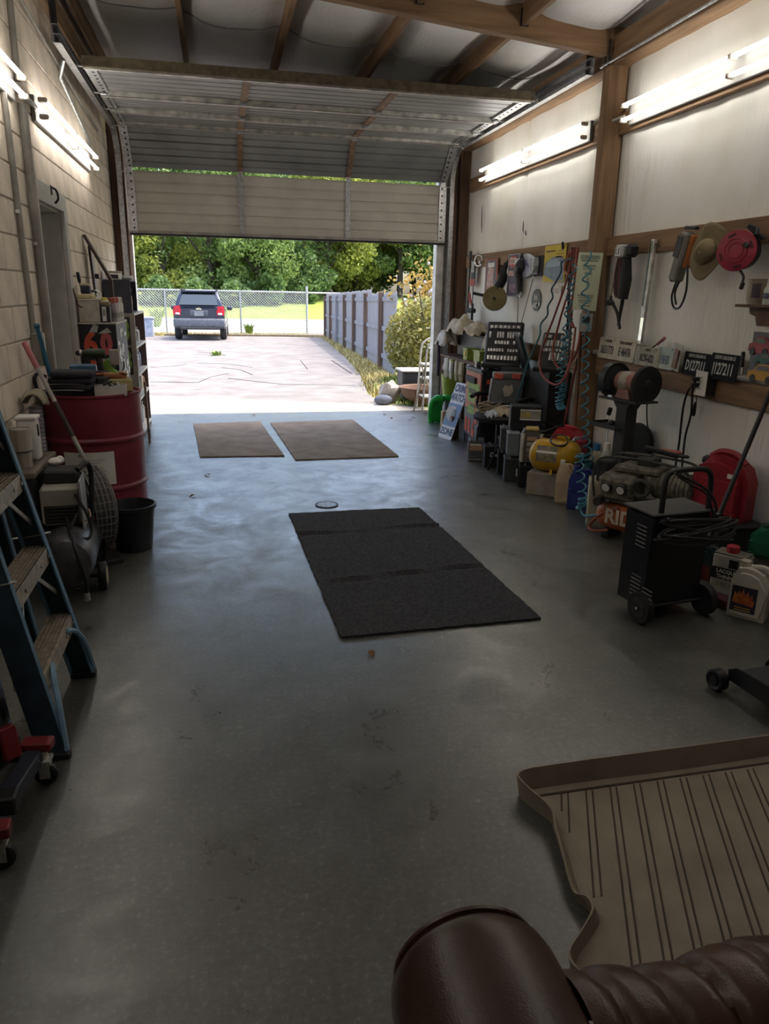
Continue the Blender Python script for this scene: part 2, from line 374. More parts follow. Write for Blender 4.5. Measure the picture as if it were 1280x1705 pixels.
# ---- front wall
WF = struct(B().slab((-0.93, YF, 3.18), (2.72, YF+0.12, 3.9)).slab((XL-0.22, YF, 0), (-0.95, YF+0.12, 3.9)).slab((2.74, YF, 0), (XR+0.12, YF+0.12, 3.9)).o('wall_front', mat('front_cladding', (.3, .29, .28), .7)), 'front wall around the roll-up door opening')
bd((-1.09, YF-0.05, 0), (-1.035, YF, 3.4), dkw, WF, 'stud', .004); bd((-1.00, YF-0.04, 0), (-0.945, YF, 3.4), wood('brown_wood', (.25, .14, .08), 'Z'), WF, 'stud', .004)
bd((-1.035, YF-0.012, 0.2), (-1.0, YF, 3.3), mat('pale_packing', (.45, .42, .37), .8), WF, 'packing')
bd((2.76, YF-0.04, 0), (2.86, YF, 3.4), wood('brown_wood', (.25, .14, .08), 'Z'), WF, 'stud', .004); bd((2.88, YF-0.12, 0), (2.995, YF, 3.4), dkw, WF, 'stud', .004)
bd((XL, YF-0.04, 3.2), (XR-0.13, YF, 3.45), wX, WF, 'header', .004)
jw = mat('white_metal_jamb', (.70, .69, .66), .5)
struct(bd((2.64, YF+0.0, 0), (2.735, YF+0.14, 3.18), jw, None, 'trim_1'), 'white metal jamb on the shrub side of the opening')
struct(bd((-0.955, YF+0.0, 0), (-0.915, YF+0.14, 3.18), jw, None, 'trim_2'), 'white metal jamb on the bookcase side of the opening')
struct(bd((-0.93, YF+0.01, 3.12), (2.72, YF+0.14, 3.2), jw, None, 'trim_3'), 'white metal head of the door opening')
# ---- back wall (behind the camera)
struct(B().slab((XL-0.22, YB-0.12, 0), (XR+0.12, YB, 4.0)).o('wall_back', mat('back_panel', (.35, .33, .3), .8)), 'plain panel wall closing the garage behind the camera')
# ---- ceiling
SL = 0.089
def rz_(x): return 3.25 + SL*(2.9-x)
lin = bpy.data.materials.new('roof_blanket_white'); lin.use_nodes = True; vinyl(lin, (0.86, 0.86, 0.87), (1.5, 0.8, 1))
pur = [-1.02, -0.20, 0.61, 1.42, 2.18, 2.93]
def cf(u, v):
    x = XL-0.2 + (XR+0.15-XL+0.2)*u; y = YB + (YF-YB)*v
    e = min(abs(x-p) for p in pur); sag = 0.055*(1-math.exp(-(e/0.12)**2))
    return (x, y, rz_(x)+0.135 - sag + 0.012*math.sin(y*2.4+x) + 0.008*math.sin(y*6.1+x*3))
CE = struct(B().grid(cf, 110, 90).o('ceiling', lin), 'white insulation blanket roof lining sagging between purlins')
B().grid(lambda u, v: (XL-0.3+(XR-XL+0.55)*u, YB-0.2+(YF-YB+0.32)*v, rz_(XL-0.3+(XR-XL+0.55)*u)+0.20), 2, 2).o('roof_sheet', mat('roof_sheet_metal', (.45, .45, .46), .5, .5), CE, solid=0.01)
for x in pur[:-1]:
    ya, yb = YB, 5.60
    for a, b2 in ((YB, 5.61), (5.70, YF-0.04)):
        B().bar((x, a, rz_(x)+0.07), (x, b2, rz_(x)+0.07), 0.042, 0.14, bev=.003).o('purlin', wY, CE)
bd((XL, YB, 3.34), (XL+0.05, 8.6, 3.50), wY, CE, 'ledger')
for y in (5.655, 1.25, -1.8):
    B().bar((XL, y, rz_(XL)+0.065), (XR-0.03, y, rz_(XR-0.03)+0.065), 0.085, 0.27, bev=.004).o('rafter', wX, CE)
for x in pur[1:-1]: B().box((x, 5.605, rz_(x)+.05), (.06, .012, .11)).o('joist_hanger', dgrey, CE)
# seam across the blanket
pts = [(-1.0+3.9*i/40, 7.0+0.05*math.sin(i*.7), cf((-1.0+3.9*i/40-(XL-.2))/(XR+.15-XL+.2), (7.0-YB)/(YF-YB))[2]-.004) for i in range(41)]
B().tube(pts, .006, 5).o('blanket_seam', mat('seam_grey', (.25, .25, .26), .8), CE)
# ================================================================ OVERHEAD DOOR
GX0, GX1 = -0.93, 2.715
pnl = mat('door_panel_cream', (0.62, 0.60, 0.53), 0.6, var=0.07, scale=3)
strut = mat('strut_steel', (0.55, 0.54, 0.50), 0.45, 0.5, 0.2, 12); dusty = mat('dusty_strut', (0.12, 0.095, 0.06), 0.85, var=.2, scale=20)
pnlg = mat('door_panel_grey', (0.27, 0.275, 0.27), 0.42, 0.35, 0.10, 3)  # upper sections, darker and greyer than the bottom section
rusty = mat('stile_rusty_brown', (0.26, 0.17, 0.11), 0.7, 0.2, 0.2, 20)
GD = thing('overhead_garage_door', 'cream sectional roll-up garage door, half open along its ceiling tracks', 'garage door', (0, 9.2, 2.1))
def gd(name, b_, m, par=GD, **k):
    o = b_.o(name, m, par, **k); o.matrix_parent_inverse = Matrix.Translation((0, -9.2, -2.1)) if par is GD else Matrix.Identity(4); return o
secs = [((9.20, 2.105), (9.20, 2.735)), ((9.19, 2.778), (8.80, 3.135)), ((8.775, 3.142), (8.09, 3.142)), ((8.075, 3.142), (7.48, 3.142)), ((7.465, 3.142), (6.67, 3.142))]
stX = (0.30, 1.525)
for k, ((y0, z0), (y1, z1)) in enumerate(secs):
    d = Vector((0, y1-y0, z1-z0)); Ls = d.length; d.normalize(); nrm = Vector((0, -d.z, d.y)) if k < 2 else Vector((0, 0, -1))
    prof = []; nr = 6
    for i in range(nr):
        a = i/nr*Ls; w_ = Ls/nr; dp = 0.016 if i % 2 == 1 else 0.009
        prof += [(a, 0), (a+w_-0.022, 0.0), (a+w_-0.017, -dp), (a+w_-0.005, -dp)]
    prof.append((Ls, 0))
    b_ = B(); rows = []
    for x in (GX0, GX1):
        f = [b_.m.verts.new(Vector((x, y0, z0)) + d*s + nrm*(dd+0.018)) for s, dd in prof]
        bk = [b_.m.verts.new(Vector((x, y0, z0)) + d*s - nrm*0.018) for s, dd in prof]; rows.append((f, bk))
    (f0, k0), (f1, k1) = rows
    for i in range(len(prof)-1):
        b_.m.faces.new((f0[i], f0[i+1], f1[i+1], f1[i])); b_.m.faces.new((k0[i], k1[i], k1[i+1], k0[i+1]))
        b_.m.faces.new((f0[i], k0[i], k0[i+1], f0[i+1])); b_.m.faces.new((f1[i], f1[i+1], k1[i+1], k1[i]))
    b_.m.faces.new((f0[0], f1[0], k1[0], k0[0])); b_.m.faces.new((f0[-1], k0[-1], k1[-1], f1[-1]))
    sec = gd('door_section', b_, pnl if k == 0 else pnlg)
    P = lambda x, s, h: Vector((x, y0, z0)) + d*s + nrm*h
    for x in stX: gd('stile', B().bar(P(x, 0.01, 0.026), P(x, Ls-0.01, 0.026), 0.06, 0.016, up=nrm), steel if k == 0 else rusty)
    for x, sg in ((GX0+0.045, 1), (GX1-0.045, -1)):
        o = gd('end_stile', B().bar(P(x, 0.005, 0.028), P(x, Ls-0.005, 0.028), 0.085, 0.02, up=nrm), steel)
        hb = B()
        for i in range(8): q = P(x + sg*0.012, Ls*(i+.5)/8, 0.0385); hb.cyl(q, q+nrm*0.003, 0.011, n=8)
        gd('punched_holes', hb, black)
        rb = B(); rx = x - sg*0.09; q = P(rx, Ls-0.02, 0.035); rb.cyl(P(x, Ls-0.02, 0.035), q, 0.006, n=6); rb.cyl(q, q-Vector((sg*0.02, 0, 0)), 0.022, n=12); gd('roller', rb, white)
    if k > 0:
        for x in stX+(GX0+0.045, GX1-0.045):
            gd('hinge', B().box(P(x, 0.0, 0.05), (0.055, 0.05, 0.02) if k > 1 else (0.055, 0.02, 0.06), bev=.004), steel)
def hat(y, z, h, m, nm='strut'):
    b_ = B(); b_.slab((GX0+0.02, y-0.028, z-h), (GX1-0.02, y+0.028, z-h+0.004)); b_.slab((GX0+0.02, y-0.028, z-h), (GX1-0.02, y-0.024, z)); b_.slab((GX0+0.02, y+0.024, z-h), (GX1-0.02, y+0.028, z))
    return gd(nm, b_, m)
hat(8.72, 3.125, 0.035, strut); hat(8.11, 3.125, 0.045, strut); hat(7.50, 3.125, 0.045, strut)
gd('top_strut', B().slab((GX0, 6.625, 3.095), (GX1, 6.665, 3.17), .004), dusty); gd('top_strut_lip', B().slab((GX0, 6.70, 3.095), (GX1, 6.73, 3.12)), strut)
gd('bottom_rail', B().slab((GX0, 9.165, 2.09), (GX1, 9.235, 2.12)), mat('rail_dirty', (.42, .40, .36), .7)); gd('bottom_seal', B().slab((GX0, 9.18, 2.07), (GX1, 9.225, 2.09)), dark)
def track(x, sg, label, yend):
    t = thing('door_track', label, 'track', (x, 9.2, 0))
    def ch(pts, name, par=t):
        b_ = B()
        for p, q in zip(pts, pts[1:]):
            p, q = Vector(p), Vector(q); dd = (q-p).normalized(); n_ = Vector((0, dd.z, -dd.y)); ov = dd*0.003
            b_.bar(p-ov+Vector((sg*0.026, 0, 0)), q+ov+Vector((sg*0.026, 0, 0)), 0.004, 0.052, up=n_)
            for s2 in (-1, 1): b_.bar(p-ov+n_*0.026*s2, q+ov+n_*0.026*s2, 0.05, 0.004, up=n_)
        o = b_.o(name, steel, par); o.matrix_parent_inverse = Matrix.Translation((-x, -9.2, 0)); return o
    ch([(x, 9.165, 0.0), (x, 9.165, 2.74)], 'vertical_track')
    arc = [(x, 9.165-0.37*(1-math.cos(a)), 2.74+0.37*math.sin(a)) for a in [PI/2*i/8 for i in range(9)]]
    ch(arc, 'track_curve'); ch([arc[-1], (x, yend, 3.11)], 'horizontal_track')
    o = B().bar((x+sg*0.03, 8.4, 3.165), (x+sg*0.03, yend, 3.165), 0.004, 0.06).bar((x+sg*0.012, 8.4, 3.195), (x+sg*0.012, yend, 3.195), 0.04, 0.004).o('angle_iron', steel, t); o.matrix_parent_inverse = Matrix.Translation((-x, -9.2, 0))
    for z in (0.5, 1.4, 2.3):
        o = B().box((x+sg*0.03, 9.20, z), (0.006, 0.10, 0.06), bev=.002).o('track_bracket', steel, t); o.matrix_parent_inverse = Matrix.Translation((-x, -9.2, 0))
    hz = 3.45 if sg > 0 else 3.6
    o = B().bar((x+sg*0.036, yend+0.05, 3.1), (x+sg*0.036, yend+0.05, hz), 0.004, 0.05, up=(0, 1, 0)).bar((x+sg*0.02, yend+0.075, 3.1), (x+sg*0.02, yend+0.075, hz), 0.04, 0.004, up=(0, 1, 0)).o('hanger', dgrey, t); o.matrix_parent_inverse = Matrix.Translation((-x, -9.2, 0))
    return t
track(2.775, 1, 'galvanised door track along the white insulated wall', 5.75)
tl = track(-0.99, -1, 'galvanised door track along the block wall', 6.05)
# brace between left wall and track
t = thing('track_brace', 'bent galvanised steel brace bolted to the block wall under the door track', 'brace', (XL, 7.0, 2.9))
p1, p2, p3 = wx(88, 112, XL+.01), wx(100, 128, XL+.02), wx(150, 240, XL+.02)
o = B().tube([Vector((-1.02, p1.y+.05, 3.08)), p2, p3], .014, 6).o('brace_bar', steel, t); o.matrix_parent_inverse = Matrix.Translation((-XL, -7.0, -2.9))
# ================================================================ FLUORESCENT LIGHTS
tubeM = mat('lit_tube', (1.0, 0.95, 0.87), 0.4, var=0, emit=TUBE); hous = mat('fixture_grey_enamel', (.20, .195, .185), .6, var=.05)
def fixture(x, sg, z, y0, y1, label, splits=2):
    L_ = y1-y0; t = thing('fluorescent_light', label, 'light', (x, y0, z))
    B().slab((-0.004, 0, -0.075), (0.022, L_, 0.075), 0.004).o('housing', hous, t) if sg < 0 else B().slab((-0.022, 0, -0.075), (0.004, L_, 0.075), 0.004).o('housing', hous, t)
    ox = 0.078 if sg < 0 else -0.078; n_ = splits
    for i in range(n_):
        a, b_ = L_*i/n_ + 0.03, L_*(i+1)/n_ - 0.03
        for zz in (-0.048, 0.048):
            B().cyl((ox, a, zz), (ox, b_, zz), 0.013, n=12).o('tube', tubeM, t)
    for i in range(n_+1):
        y = min(max(L_*i/n_, 0.012), L_-0.012)
        for zz in (-0.048, 0.048): B().box((ox*.9, y, zz), (0.055, 0.03, 0.03), bev=.006).o('lamp_holder', mat('holder_tan', (.55, .48, .40), .5), t)
    return t
fixture(2.95, 1, 2.757, 5.97, 8.44, 'long twin-tube fluorescent light on the insulated wall beyond the wooden post')
fixture(2.95, 1, 2.757, 3.0, 5.38, 'long twin-tube fluorescent light on the insulated wall on this side of the post')
fixture(2.95, 1, 2.757, 1.36, 2.9, 'added unseen twin-tube fluorescent light on the insulated wall above the couch')  # out-of-view fixture added to brighten the foreground
fixture(XL+0.005, -1, 2.575, 0.2, 2.5, 'added unseen twin-tube fluorescent light on the block wall above the step ladder')  # second unseen fixture, put in to lift the light near the camera
fixture(XL+0.005, -1, 2.575, 5.52, 7.70, 'twin-tube fluorescent light high on the block wall past the door frame')
fixture(XL+0.005, -1, 2.575, 2.75, 5.02, 'twin-tube fluorescent light high on the block wall above the conduits')
# ================================================================ CONDUITS
cond = mat('conduit_grey', (.30, .28, .25), .5, .3)
def pipe(label, pts, r, name='conduit_pipe', m=cond, cat='conduit', clips=()):
    t = thing(name, label, cat, pts[0]); o = B().tube(pts, r, 10).o('pipe', m, t); o.matrix_parent_inverse = Matrix.Translation(-Vector(pts[0]))
    for c in clips: o = B().box(c, (.02, .07, .02), bev=.003).o('clip', steel, t); o.matrix_parent_inverse = Matrix.Translation(-Vector(pts[0]))
    return t
pipe('thin grey conduit dropping down the block wall to the switch box', [(XL+.018, 4.80, 2.50), (XL+.018, 4.87, 1.23)], .016, clips=[(XL+.018, 4.83, 1.9)])
pipe('thick grey conduit beside the door frame on the block wall', [(XL+.03, 5.16, 2.52), (XL+.03, 5.215, 0.45)], .026, clips=[(XL+.02, 5.18, 1.75)])
pipe('grey conduit rising up the block wall from the fluorescent light', [(XL+.018, 5.17, 2.64), (XL+.018, 5.2, 3.2), (XL+.018, 5.3, 3.6)], .018)
pipe('short grey conduit joining the two lights on the block wall', [(XL+.03, 5.02, 2.58), (XL+.03, 5.52, 2.58)], .016)
pipe('thin grey conduit running along the top of the block wall', catm([(XL+.018, 5.25, 3.18), (XL+.018, 5.5, 3.15), (XL+.02, 6.9, 3.05), (XL+.02, 8.4, 2.97)], 4), .010)
pipe('short grey conduit near the floor on the block wall behind the steel drum', [(XL+.02, 3.6, .70), (XL+.02, 5.0, .76)], .014)
pipe('grey conduit lying along the lowest wall girt to the power outlet', [(XR-.06, 5.57, 1.075), (XR-.06, 4.25, 1.07), (XR-.06, 2.0, 1.06)], .021)
pipe('thin steel rod conduit below the top plate of the insulated wall', [(XR-.155, 5.72, 3.13), (XR-.15, 4.0, 3.14), (XR-.15, 1.0, 3.15)], .009, m=steel)
pipe('short conduit stub crossing the wooden post to the fluorescent light', [(XR-.16, 5.45, 2.72), (XR-.10, 5.38, 2.74)], .012)
t = thing('switch_box', 'grey metal switch box with white cover under the thin conduit', 'switch', (XL, 4.90, 1.14))
B().slab((0, -.06, -.10), (.055, .05, .09), .004).o('box', cond, t); B().slab((.0, .05, -.10), (.057, .062, .09), .002).o('cover', white, t)
t = thing('power_outlet', 'white double power outlet on the lowest wall girt with black plugs', 'outlet', (XR-.045, 4.075, 1.0))
B().box((-.035, 0, .0), (.07, .10, .13), bev=.004).o('box', dgrey, t); B().box((-.073, 0, .0), (.006, .115, .15), bev=.003).o('cover_plate', white, t)
for z in (-.035, .03):
    f = B().box((-.077, 0, z), (.004, .035, .035), bev=.004).o('socket', paper, t); B().box((-.08, -.008, z+.004), (.002, .003, .012)).box((-.08, .008, z+.004), (.002, .003, .012)).o('slot', ink, f)
for z in (.025, -.01): B().box((-.10, .015, z), (.05, .025, .025), bev=.006).o('plug', black, t)
def cable(label, pts, r, m, name='power_cable', cat='cable', k=6, n=7):
    p0 = Vector(pts[0]); o = B().tube([Vector(p)-p0 for p in catm(pts, k)], r, n).o(name, m, None, p0); return tag(o, label, cat)
def W3(px, py, X): return wx(px, py, X)
cable('black power cable hanging from the outlet in a wide bend to the compressor', [wx(1158, 640, 2.86), wx(1146, 650, 2.87), wx(1137, 680, 2.93), wx(1130, 740, 2.95), wx(1122, 790, 2.95), wx(1117, 830, 2.92)], .007, black)
cable('black power cable hanging straight down from the outlet', [wx(1158, 634, 2.86), wx(1153, 650, 2.87), wx(1150, 690, 2.94), wx(1140, 730, 2.95), wx(1134, 790, 2.95), wx(1130, 830, 2.92)], .007, black)
t = cable('short black pull cord with a tassel hanging under the outlet', [wx(1160, 652, 2.9), wx(1159, 672, 2.95), wx(1157, 690, 2.95)], .003, black)
B().lathe([(.0, -.06), (.010, -.055), (.012, .0), (.006, .03), (0, .035)], wx(1156, 678, 2.95)-wx(1160, 652, 2.9), 10).o('tassel', black, t)
cable('thin black cable down the insulated wall behind the bench grinder', [wx(1077, 665, 2.97), wx(1077, 700, 2.97), wx(1083, 740, 2.97), wx(1090, 780, 2.96)], .005, black)
# ================================================================ OUTSIDE
def poly(name, pts, m, label, th=0.06):
    b_ = B(); top = [b_.m.verts.new((x, y, z)) for x, y, z in pts]; bot = [b_.m.verts.new((x, y, z-th)) for x, y, z in pts]; k = len(pts)
    b_.m.faces.new(top); b_.m.faces.new(bot[::-1])
    for i in range(k): b_.m.faces.new((top[i], bot[i], bot[(i+1) % k], top[(i+1) % k]))
    return struct(b_.o(name, m, smooth=False), label)
asph = mat('old_asphalt', (.25, .226, .212), .9, var=.12, scale=2.2, bump=.3, bscale=70)
conc = mat('apron_concrete', (.56, .49, .40), .85, var=.10, scale=4)
soil = mat('dry_grass_soil', (.40, .34, .16), .95, var=.25, scale=3, col2=(.20, .24, .06))
lawnM = mat('field_grass', (.30, .36, .07), .95, scale=.6, col2=(.20, .27, .05), bump=.4, bscale=40)
roadM = mat('pale_road', (.58, .55, .53), .9, var=.05, scale=1)
poly('ground_verge', [(-40, 9.4, -.10), (40, 9.4, -.10), (40, 34, -.40), (-40, 34, -.40)], soil, 'dry grassy verge around the asphalt lot')
poly('driveway_apron', [(-1.4, 9.55, -.002), (2.85, 9.55, -.002), (2.35, 10.15, -.004), (-1.05, 11.5, -.02), (-6, 13, -.04), (-6, 9.55, -.01)], conc, 'pale concrete apron outside the garage opening')
E_ = [gr(612, 655), gr(600, 625), gr(575, 595), gr(548, 572), gr(535, 562)]
ap = [(-12, 14.9, gz(14.9)), (-6, 12.98, gz(12.98)-.0), (-1.05, 11.48, gz(11.48)), (2.2, 10.2, gz(10.2)+.002)] + [(p.x, p.y, gz(p.y)) for p in E_] + [(2.4, 30.5, gz(30.5)), (-20, 31.5, gz(31.5)), (-24, 20, gz(20))]
AS = poly('asphalt_lot', ap, asph, 'grey cracked asphalt lot in front of the garage', .05)
crk = mat('crack_dark', (.07, .06, .06), .95)
for pts in ([(250, 636), (330, 637), (350, 628), (380, 622)], [(250, 612), (290, 610), (310, 606)], [(330, 605), (380, 606), (420, 612)], [(370, 612), (400, 616), (420, 624)], [(380, 630), (470, 640), (590, 642)], [(330, 586), (360, 588), (375, 592)], [(500, 600), (512, 615)], [(552, 600), (585, 622)]):
    w_ = [gr(*p) for p in pts]; b_ = B()
    for p, q in zip(w_, w_[1:]): b_.bar(p+Vector((0, 0, .0)), q+Vector((0, 0, .0)), .018+U(0, .02), .008)
    b_.o('crack', crk, AS)
poly('roadway', [(-60, 33.8, -.285), (70, 33.8, -.285), (70, 50.2, -.285), (-60, 50.2, -.285)], roadM, 'pale road beyond the chain link fence')
b_ = B(); b_.grid(lambda u, v: (-70+150*u, 50+90*v, gz(50+90*v)-.02), 10, 30); struct(b_.o('grass_field', lawnM), 'sunlit grass field beyond the road')
# grass along the fence foot and weeds (uncountable)
blade = [mat('grass_blade_green', (.24, .34, .06), .8, var=.3, scale=20), mat('grass_blade_straw', (.55, .46, .20), .85, var=.2, scale=20)]
def grass(name, label, spots, n, h, spread, m):
    b_ = B()
    for k in range(n):
        p = random.choice(spots); x, y = p[0]+random.gauss(0, spread), p[1]+random.gauss(0, spread); a = U(0, 2*PI); hh = h*U(.4, 1.2); z = gz(y)-.02 - (.06 if y < 33.6 else 0)
        l = Vector((math.cos(a), math.sin(a), 0)); w_ = Vector((-l.y, l.x, 0))*.012; tip = Vector((x, y, z+hh))+l*hh*.5; mid = Vector((x, y, z+hh*.6))+l*hh*.15
        v = [b_.m.verts.new(q) for q in (Vector((x, y, z))-w_, Vector((x, y, z))+w_, mid+w_*.8, mid-w_*.8, tip)]
        b_.m.faces.new(v[:4]); b_.m.faces.new((v[3], v[2], v[4]))
    o = b_.o(name, m); o['kind'] = 'stuff'; o['label'] = label; o['category'] = 'grass'
def along(a, b2, n): return [(a[0]+(b2[0]-a[0])*i/n, a[1]+(b2[1]-a[1])*i/n) for i in range(n+1)]
eg = [(p.x, p.y) for p in E_]
sp_ = []
for a, b2 in zip(eg, eg[1:]): sp_ += [(x+.35, y) for x, y in along(a, b2, 14)]
grass('verge_grass', 'straw coloured grass along the edge of the asphalt lot', sp_, 4200, .16, .16, blade[1])
grass('weed_clump', 'bright green weeds at the edge of the apron by the shrub', [(2.95, 10.9), (3.05, 11.4), (3.0, 12.2), (3.2, 13)], 1600, .24, .17, blade[0])
grass('verge_grass', 'short grass strip at the foot of the chain link fence', along((-3, 32.2), (3.5, 32.2), 30), 2500, .16, .18, blade[1])
# ---- chain link fence
FY = 33.0
t = thing('chain_link_fence', 'galvanised chain link fence between the lot and the road', 'fence', (0, FY, gz(FY)))
fh = 1.75; fx0, fx1 = -8.0, 3.75
B().cyl((fx0, 0, fh), (fx1+2.0, 0, fh-.02), .032, n=8).o('top_rail', steel, t)
for x in [gr(p, 556).x for p in (402,)] + [-2.15, -5.2, 3.72]:
    B().cyl((x, 0, -.05), (x, 0, fh+(.25 if x > 3 else .03)), .05 if x > 3 else .035, n=10).o('fence_post', steel, t)
b_ = B(); sp2 = .11; n_ = int((fx1-fx0+fh)/sp2)
for i in range(n_):
    for sg in (1, -1):
        x0 = fx0 - (fh if sg > 0 else 0) + i*sp2 + (fh if sg < 0 else 0) - (fh if sg < 0 else 0); x1 = x0+fh if sg > 0 else x0
        xa, xb = (x0, x0+fh) if sg > 0 else (x0+fh, x0)
        za, zb = 0.02, fh+.04
        def clip(xa, za, xb, zb):
            for lim, s_ in ((fx0, 1), (fx1, -1)):
                if (xa-lim)*s_ < 0 and (xb-lim)*s_ < 0: return None
                if (xa-lim)*s_ < 0: f = (lim-xa)/(xb-xa); xa, za = lim, za+(zb-za)*f
                elif (xb-lim)*s_ < 0: f = (lim-xa)/(xb-xa); xb, zb = lim, za+(zb-za)*f
            return xa, za, xb, zb
        c = clip(xa, za, xb, zb)
        if c and abs(c[2]-c[0]) > .02: b_.tube([(c[0], 0, c[1]), (c[2], 0, c[3])], .008, 3, False)
o = b_.o('wire_mesh', steel, t); o['kind'] = 'stuff'
# ---- board fence on the right
gw = wood('weathered_fence_grey', (.36, .34, .36), 'Z', (.22, .21, .22)); brw = wood('fence_post_brown', (.20, .13, .10), 'Z')
FT = thing('board_fence', 'weathered grey wooden board fence running toward the road', 'fence', (0, 0, 0))
fa, fb = gr(541, 561), gr(632, 613); fa = Vector((fa.x, fa.y, 0)); fb = Vector((fb.x, fb.y, 0)); fd = (fb-fa); FL = fd.length; fd.normalize(); fnx = Vector((-fd.y, fd.x, 0));
if fnx.x < 0: fnx = -fnx
end = fa + fd*(FL*1.12)
nb_ = int((end-fa).length/.165); bm_ = B().prism([(-.072, 0), (.072, 0), (.072, 1.62), (.045, 1.68), (-.045, 1.68), (-.072, 1.62)], .02).mesh('fence_board')
ang = math.atan2(fd.y, fd.x)
for i in range(nb_):
    p = fa + fd*(.165*(i+.5)) + fnx*.06; hgt = 1 + (-.05 if i > nb_*.78 else 0) + U(-.01, .01)
    o = link('fence_board', bm_, gw, FT, (p.x, p.y, gz(p.y)-.02), (0, U(-.01, .01), ang)); o.scale = (1, 1, hgt)
for i in range(7):
    p = fa + fd*(FL*i/6.0)
    B().box((p.x, p.y, gz(p.y)+.78), (.10, .10, 1.62), (0, 0, ang), .006).o('fence_post', brw if i != 2 else gw, FT)
for hh in (.28, .85, 1.45):
    p, q = fa+fnx*.035, end+fnx*.035; B().bar((p.x, p.y, gz(p.y)+hh), (q.x, q.y, gz(q.y)+hh), .035, .09).o('rail', gw, FT)
# ---- foliage
def leafmesh(name, n, pos, size, seed, up=.4):
    rnd = random.Random(seed); V = []; Fs = []
    for k in range(n):
        c = Vector(pos(rnd)); nn = Vector((rnd.gauss(0, 1), rnd.gauss(0, 1), rnd.gauss(0, 1)+up)).normalized(); a = nn.orthogonal().normalized(); a.rotate(Matrix.Rotation(rnd.uniform(0, 6.3), 3, nn)); b3 = nn.cross(a); s_ = size*rnd.uniform(.55, 1.35)
        i = len(V); V += [c-a*s_, c+b3*s_*.55+nn*s_*.12, c+a*s_, c-b3*s_*.55+nn*s_*.12]; Fs.append((i, i+1, i+2, i+3))
    me = bpy.data.meshes.new(name); me.from_pydata(V, [], Fs); return me
def leafmat(key, col, tr=.35):
    m = bpy.data.materials.new(key); m.use_nodes = True; n = m.node_tree; b = n.nodes['Principled BSDF']; L = n.links
    gi = n.nodes.new('ShaderNodeNewGeometry'); rp = n.nodes.new('ShaderNodeValToRGB'); e = rp.color_ramp.elements
    e[0].color = (col[0]*.55, col[1]*.6, col[2]*.6, 1); e[1].color = (min(1, col[0]*1.5), min(1, col[1]*1.35), col[2]*1.2, 1)
    L.new(gi.outputs['Random Per Island'], rp.inputs[0]); L.new(rp.outputs[0], b.inputs['Base Color']); b.inputs['Roughness'].default_value = .55
    tl_ = n.nodes.new('ShaderNodeBsdfTranslucent'); L.new(rp.outputs[0], tl_.inputs[0]); mx = n.nodes.new('ShaderNodeMixShader'); mx.inputs[0].default_value = tr
    L.new(b.outputs[0], mx.inputs[1]); L.new(tl_.outputs[0], mx.inputs[2]); L.new(mx.outputs[0], n.nodes['Material Output'].inputs[0]); return m
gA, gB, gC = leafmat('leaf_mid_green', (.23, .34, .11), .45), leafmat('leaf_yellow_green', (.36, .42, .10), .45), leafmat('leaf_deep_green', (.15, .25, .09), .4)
def crown(seed, R, zc, H, n, cl=26, size=.26):
    rnd0 = random.Random(seed); cs = []
    for _ in range(cl):
        a = rnd0.uniform(0, 2*PI); f = rnd0.uniform(-1, 1); rr = R*math.sqrt(max(0, 1-f*f))*rnd0.uniform(.55, 1.0); cs.append((rr*math.cos(a), rr*math.sin(a), zc+f*H, rnd0.uniform(.8, 1.6)*R*.27))
    def pos(r):
        c = r.choice(cs); d_ = Vector((r.gauss(0, 1), r.gauss(0, 1), r.gauss(0, 1))).normalized()*c[3]*r.uniform(.55, 1.05); return (c[0]+d_.x, c[1]+d_.y, c[2]+d_.z*.75)
    return leafmesh('foliage', n, pos, size, seed+1)
crowns = [crown(11, 3.6, 4.6, 4.2, 15000, 44, .15), crown(12, 4.2, 5.4, 4.8, 17000, 46, .15), crown(13, 3.2, 3.9, 3.6, 13000, 40, .14), crown(14, 3.8, 5.9, 4.4, 15000, 42, .16)]
bark = mat('tree_bark', (.10, .08, .065), .95, bump=.4)
def tree(x, y, k, m, label, sc=1.0, group='trees across the road'):
    t = thing('tree', label, 'tree', (x, y, gz(y)-.05), U(0, 6.28), group); t.scale = (sc, sc, sc)
    link('foliage', crowns[k], None, t); o = t.children[-1] if t.children else None
    f = [c for c in bpy.data.objects if c.parent == t][-1]
    f.data = crowns[k]; f.data.materials.clear() if False else None
    if not f.material_slots: f.data.materials.append(m)
    f.material_slots[0].link = 'OBJECT'; f.material_slots[0].material = m
    b_ = B(); b_.tube(catm([(0, 0, -.1), (.05, .03, 1.5), (-.08, .05, 3.4), (.1, 0, 6)], 3), [.26-.015*i for i in range(10)], 8)
    for a in (0.5, 2.4, 4.4): b_.tube([(0, 0, 1.8+a*.3), (1.1*math.cos(a), 1.1*math.sin(a), 3.4+a*.2), (2.2*math.cos(a), 2.2*math.sin(a), 4.6+a*.2)], [.11, .08, .04], 6)
    b_.o('trunk', bark, t); return t
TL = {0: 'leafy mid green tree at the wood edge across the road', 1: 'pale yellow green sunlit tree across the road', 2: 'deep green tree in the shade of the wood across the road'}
rt_ = random.Random(5)
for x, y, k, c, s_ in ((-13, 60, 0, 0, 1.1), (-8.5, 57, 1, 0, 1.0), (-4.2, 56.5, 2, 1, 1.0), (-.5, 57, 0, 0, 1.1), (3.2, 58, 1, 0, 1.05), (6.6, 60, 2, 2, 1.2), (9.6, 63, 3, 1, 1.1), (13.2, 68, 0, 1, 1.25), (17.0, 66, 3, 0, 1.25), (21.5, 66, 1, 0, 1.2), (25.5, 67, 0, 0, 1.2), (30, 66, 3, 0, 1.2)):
    tree(x, y+6, k, (gA, gB, gC)[c], TL[c], s_)
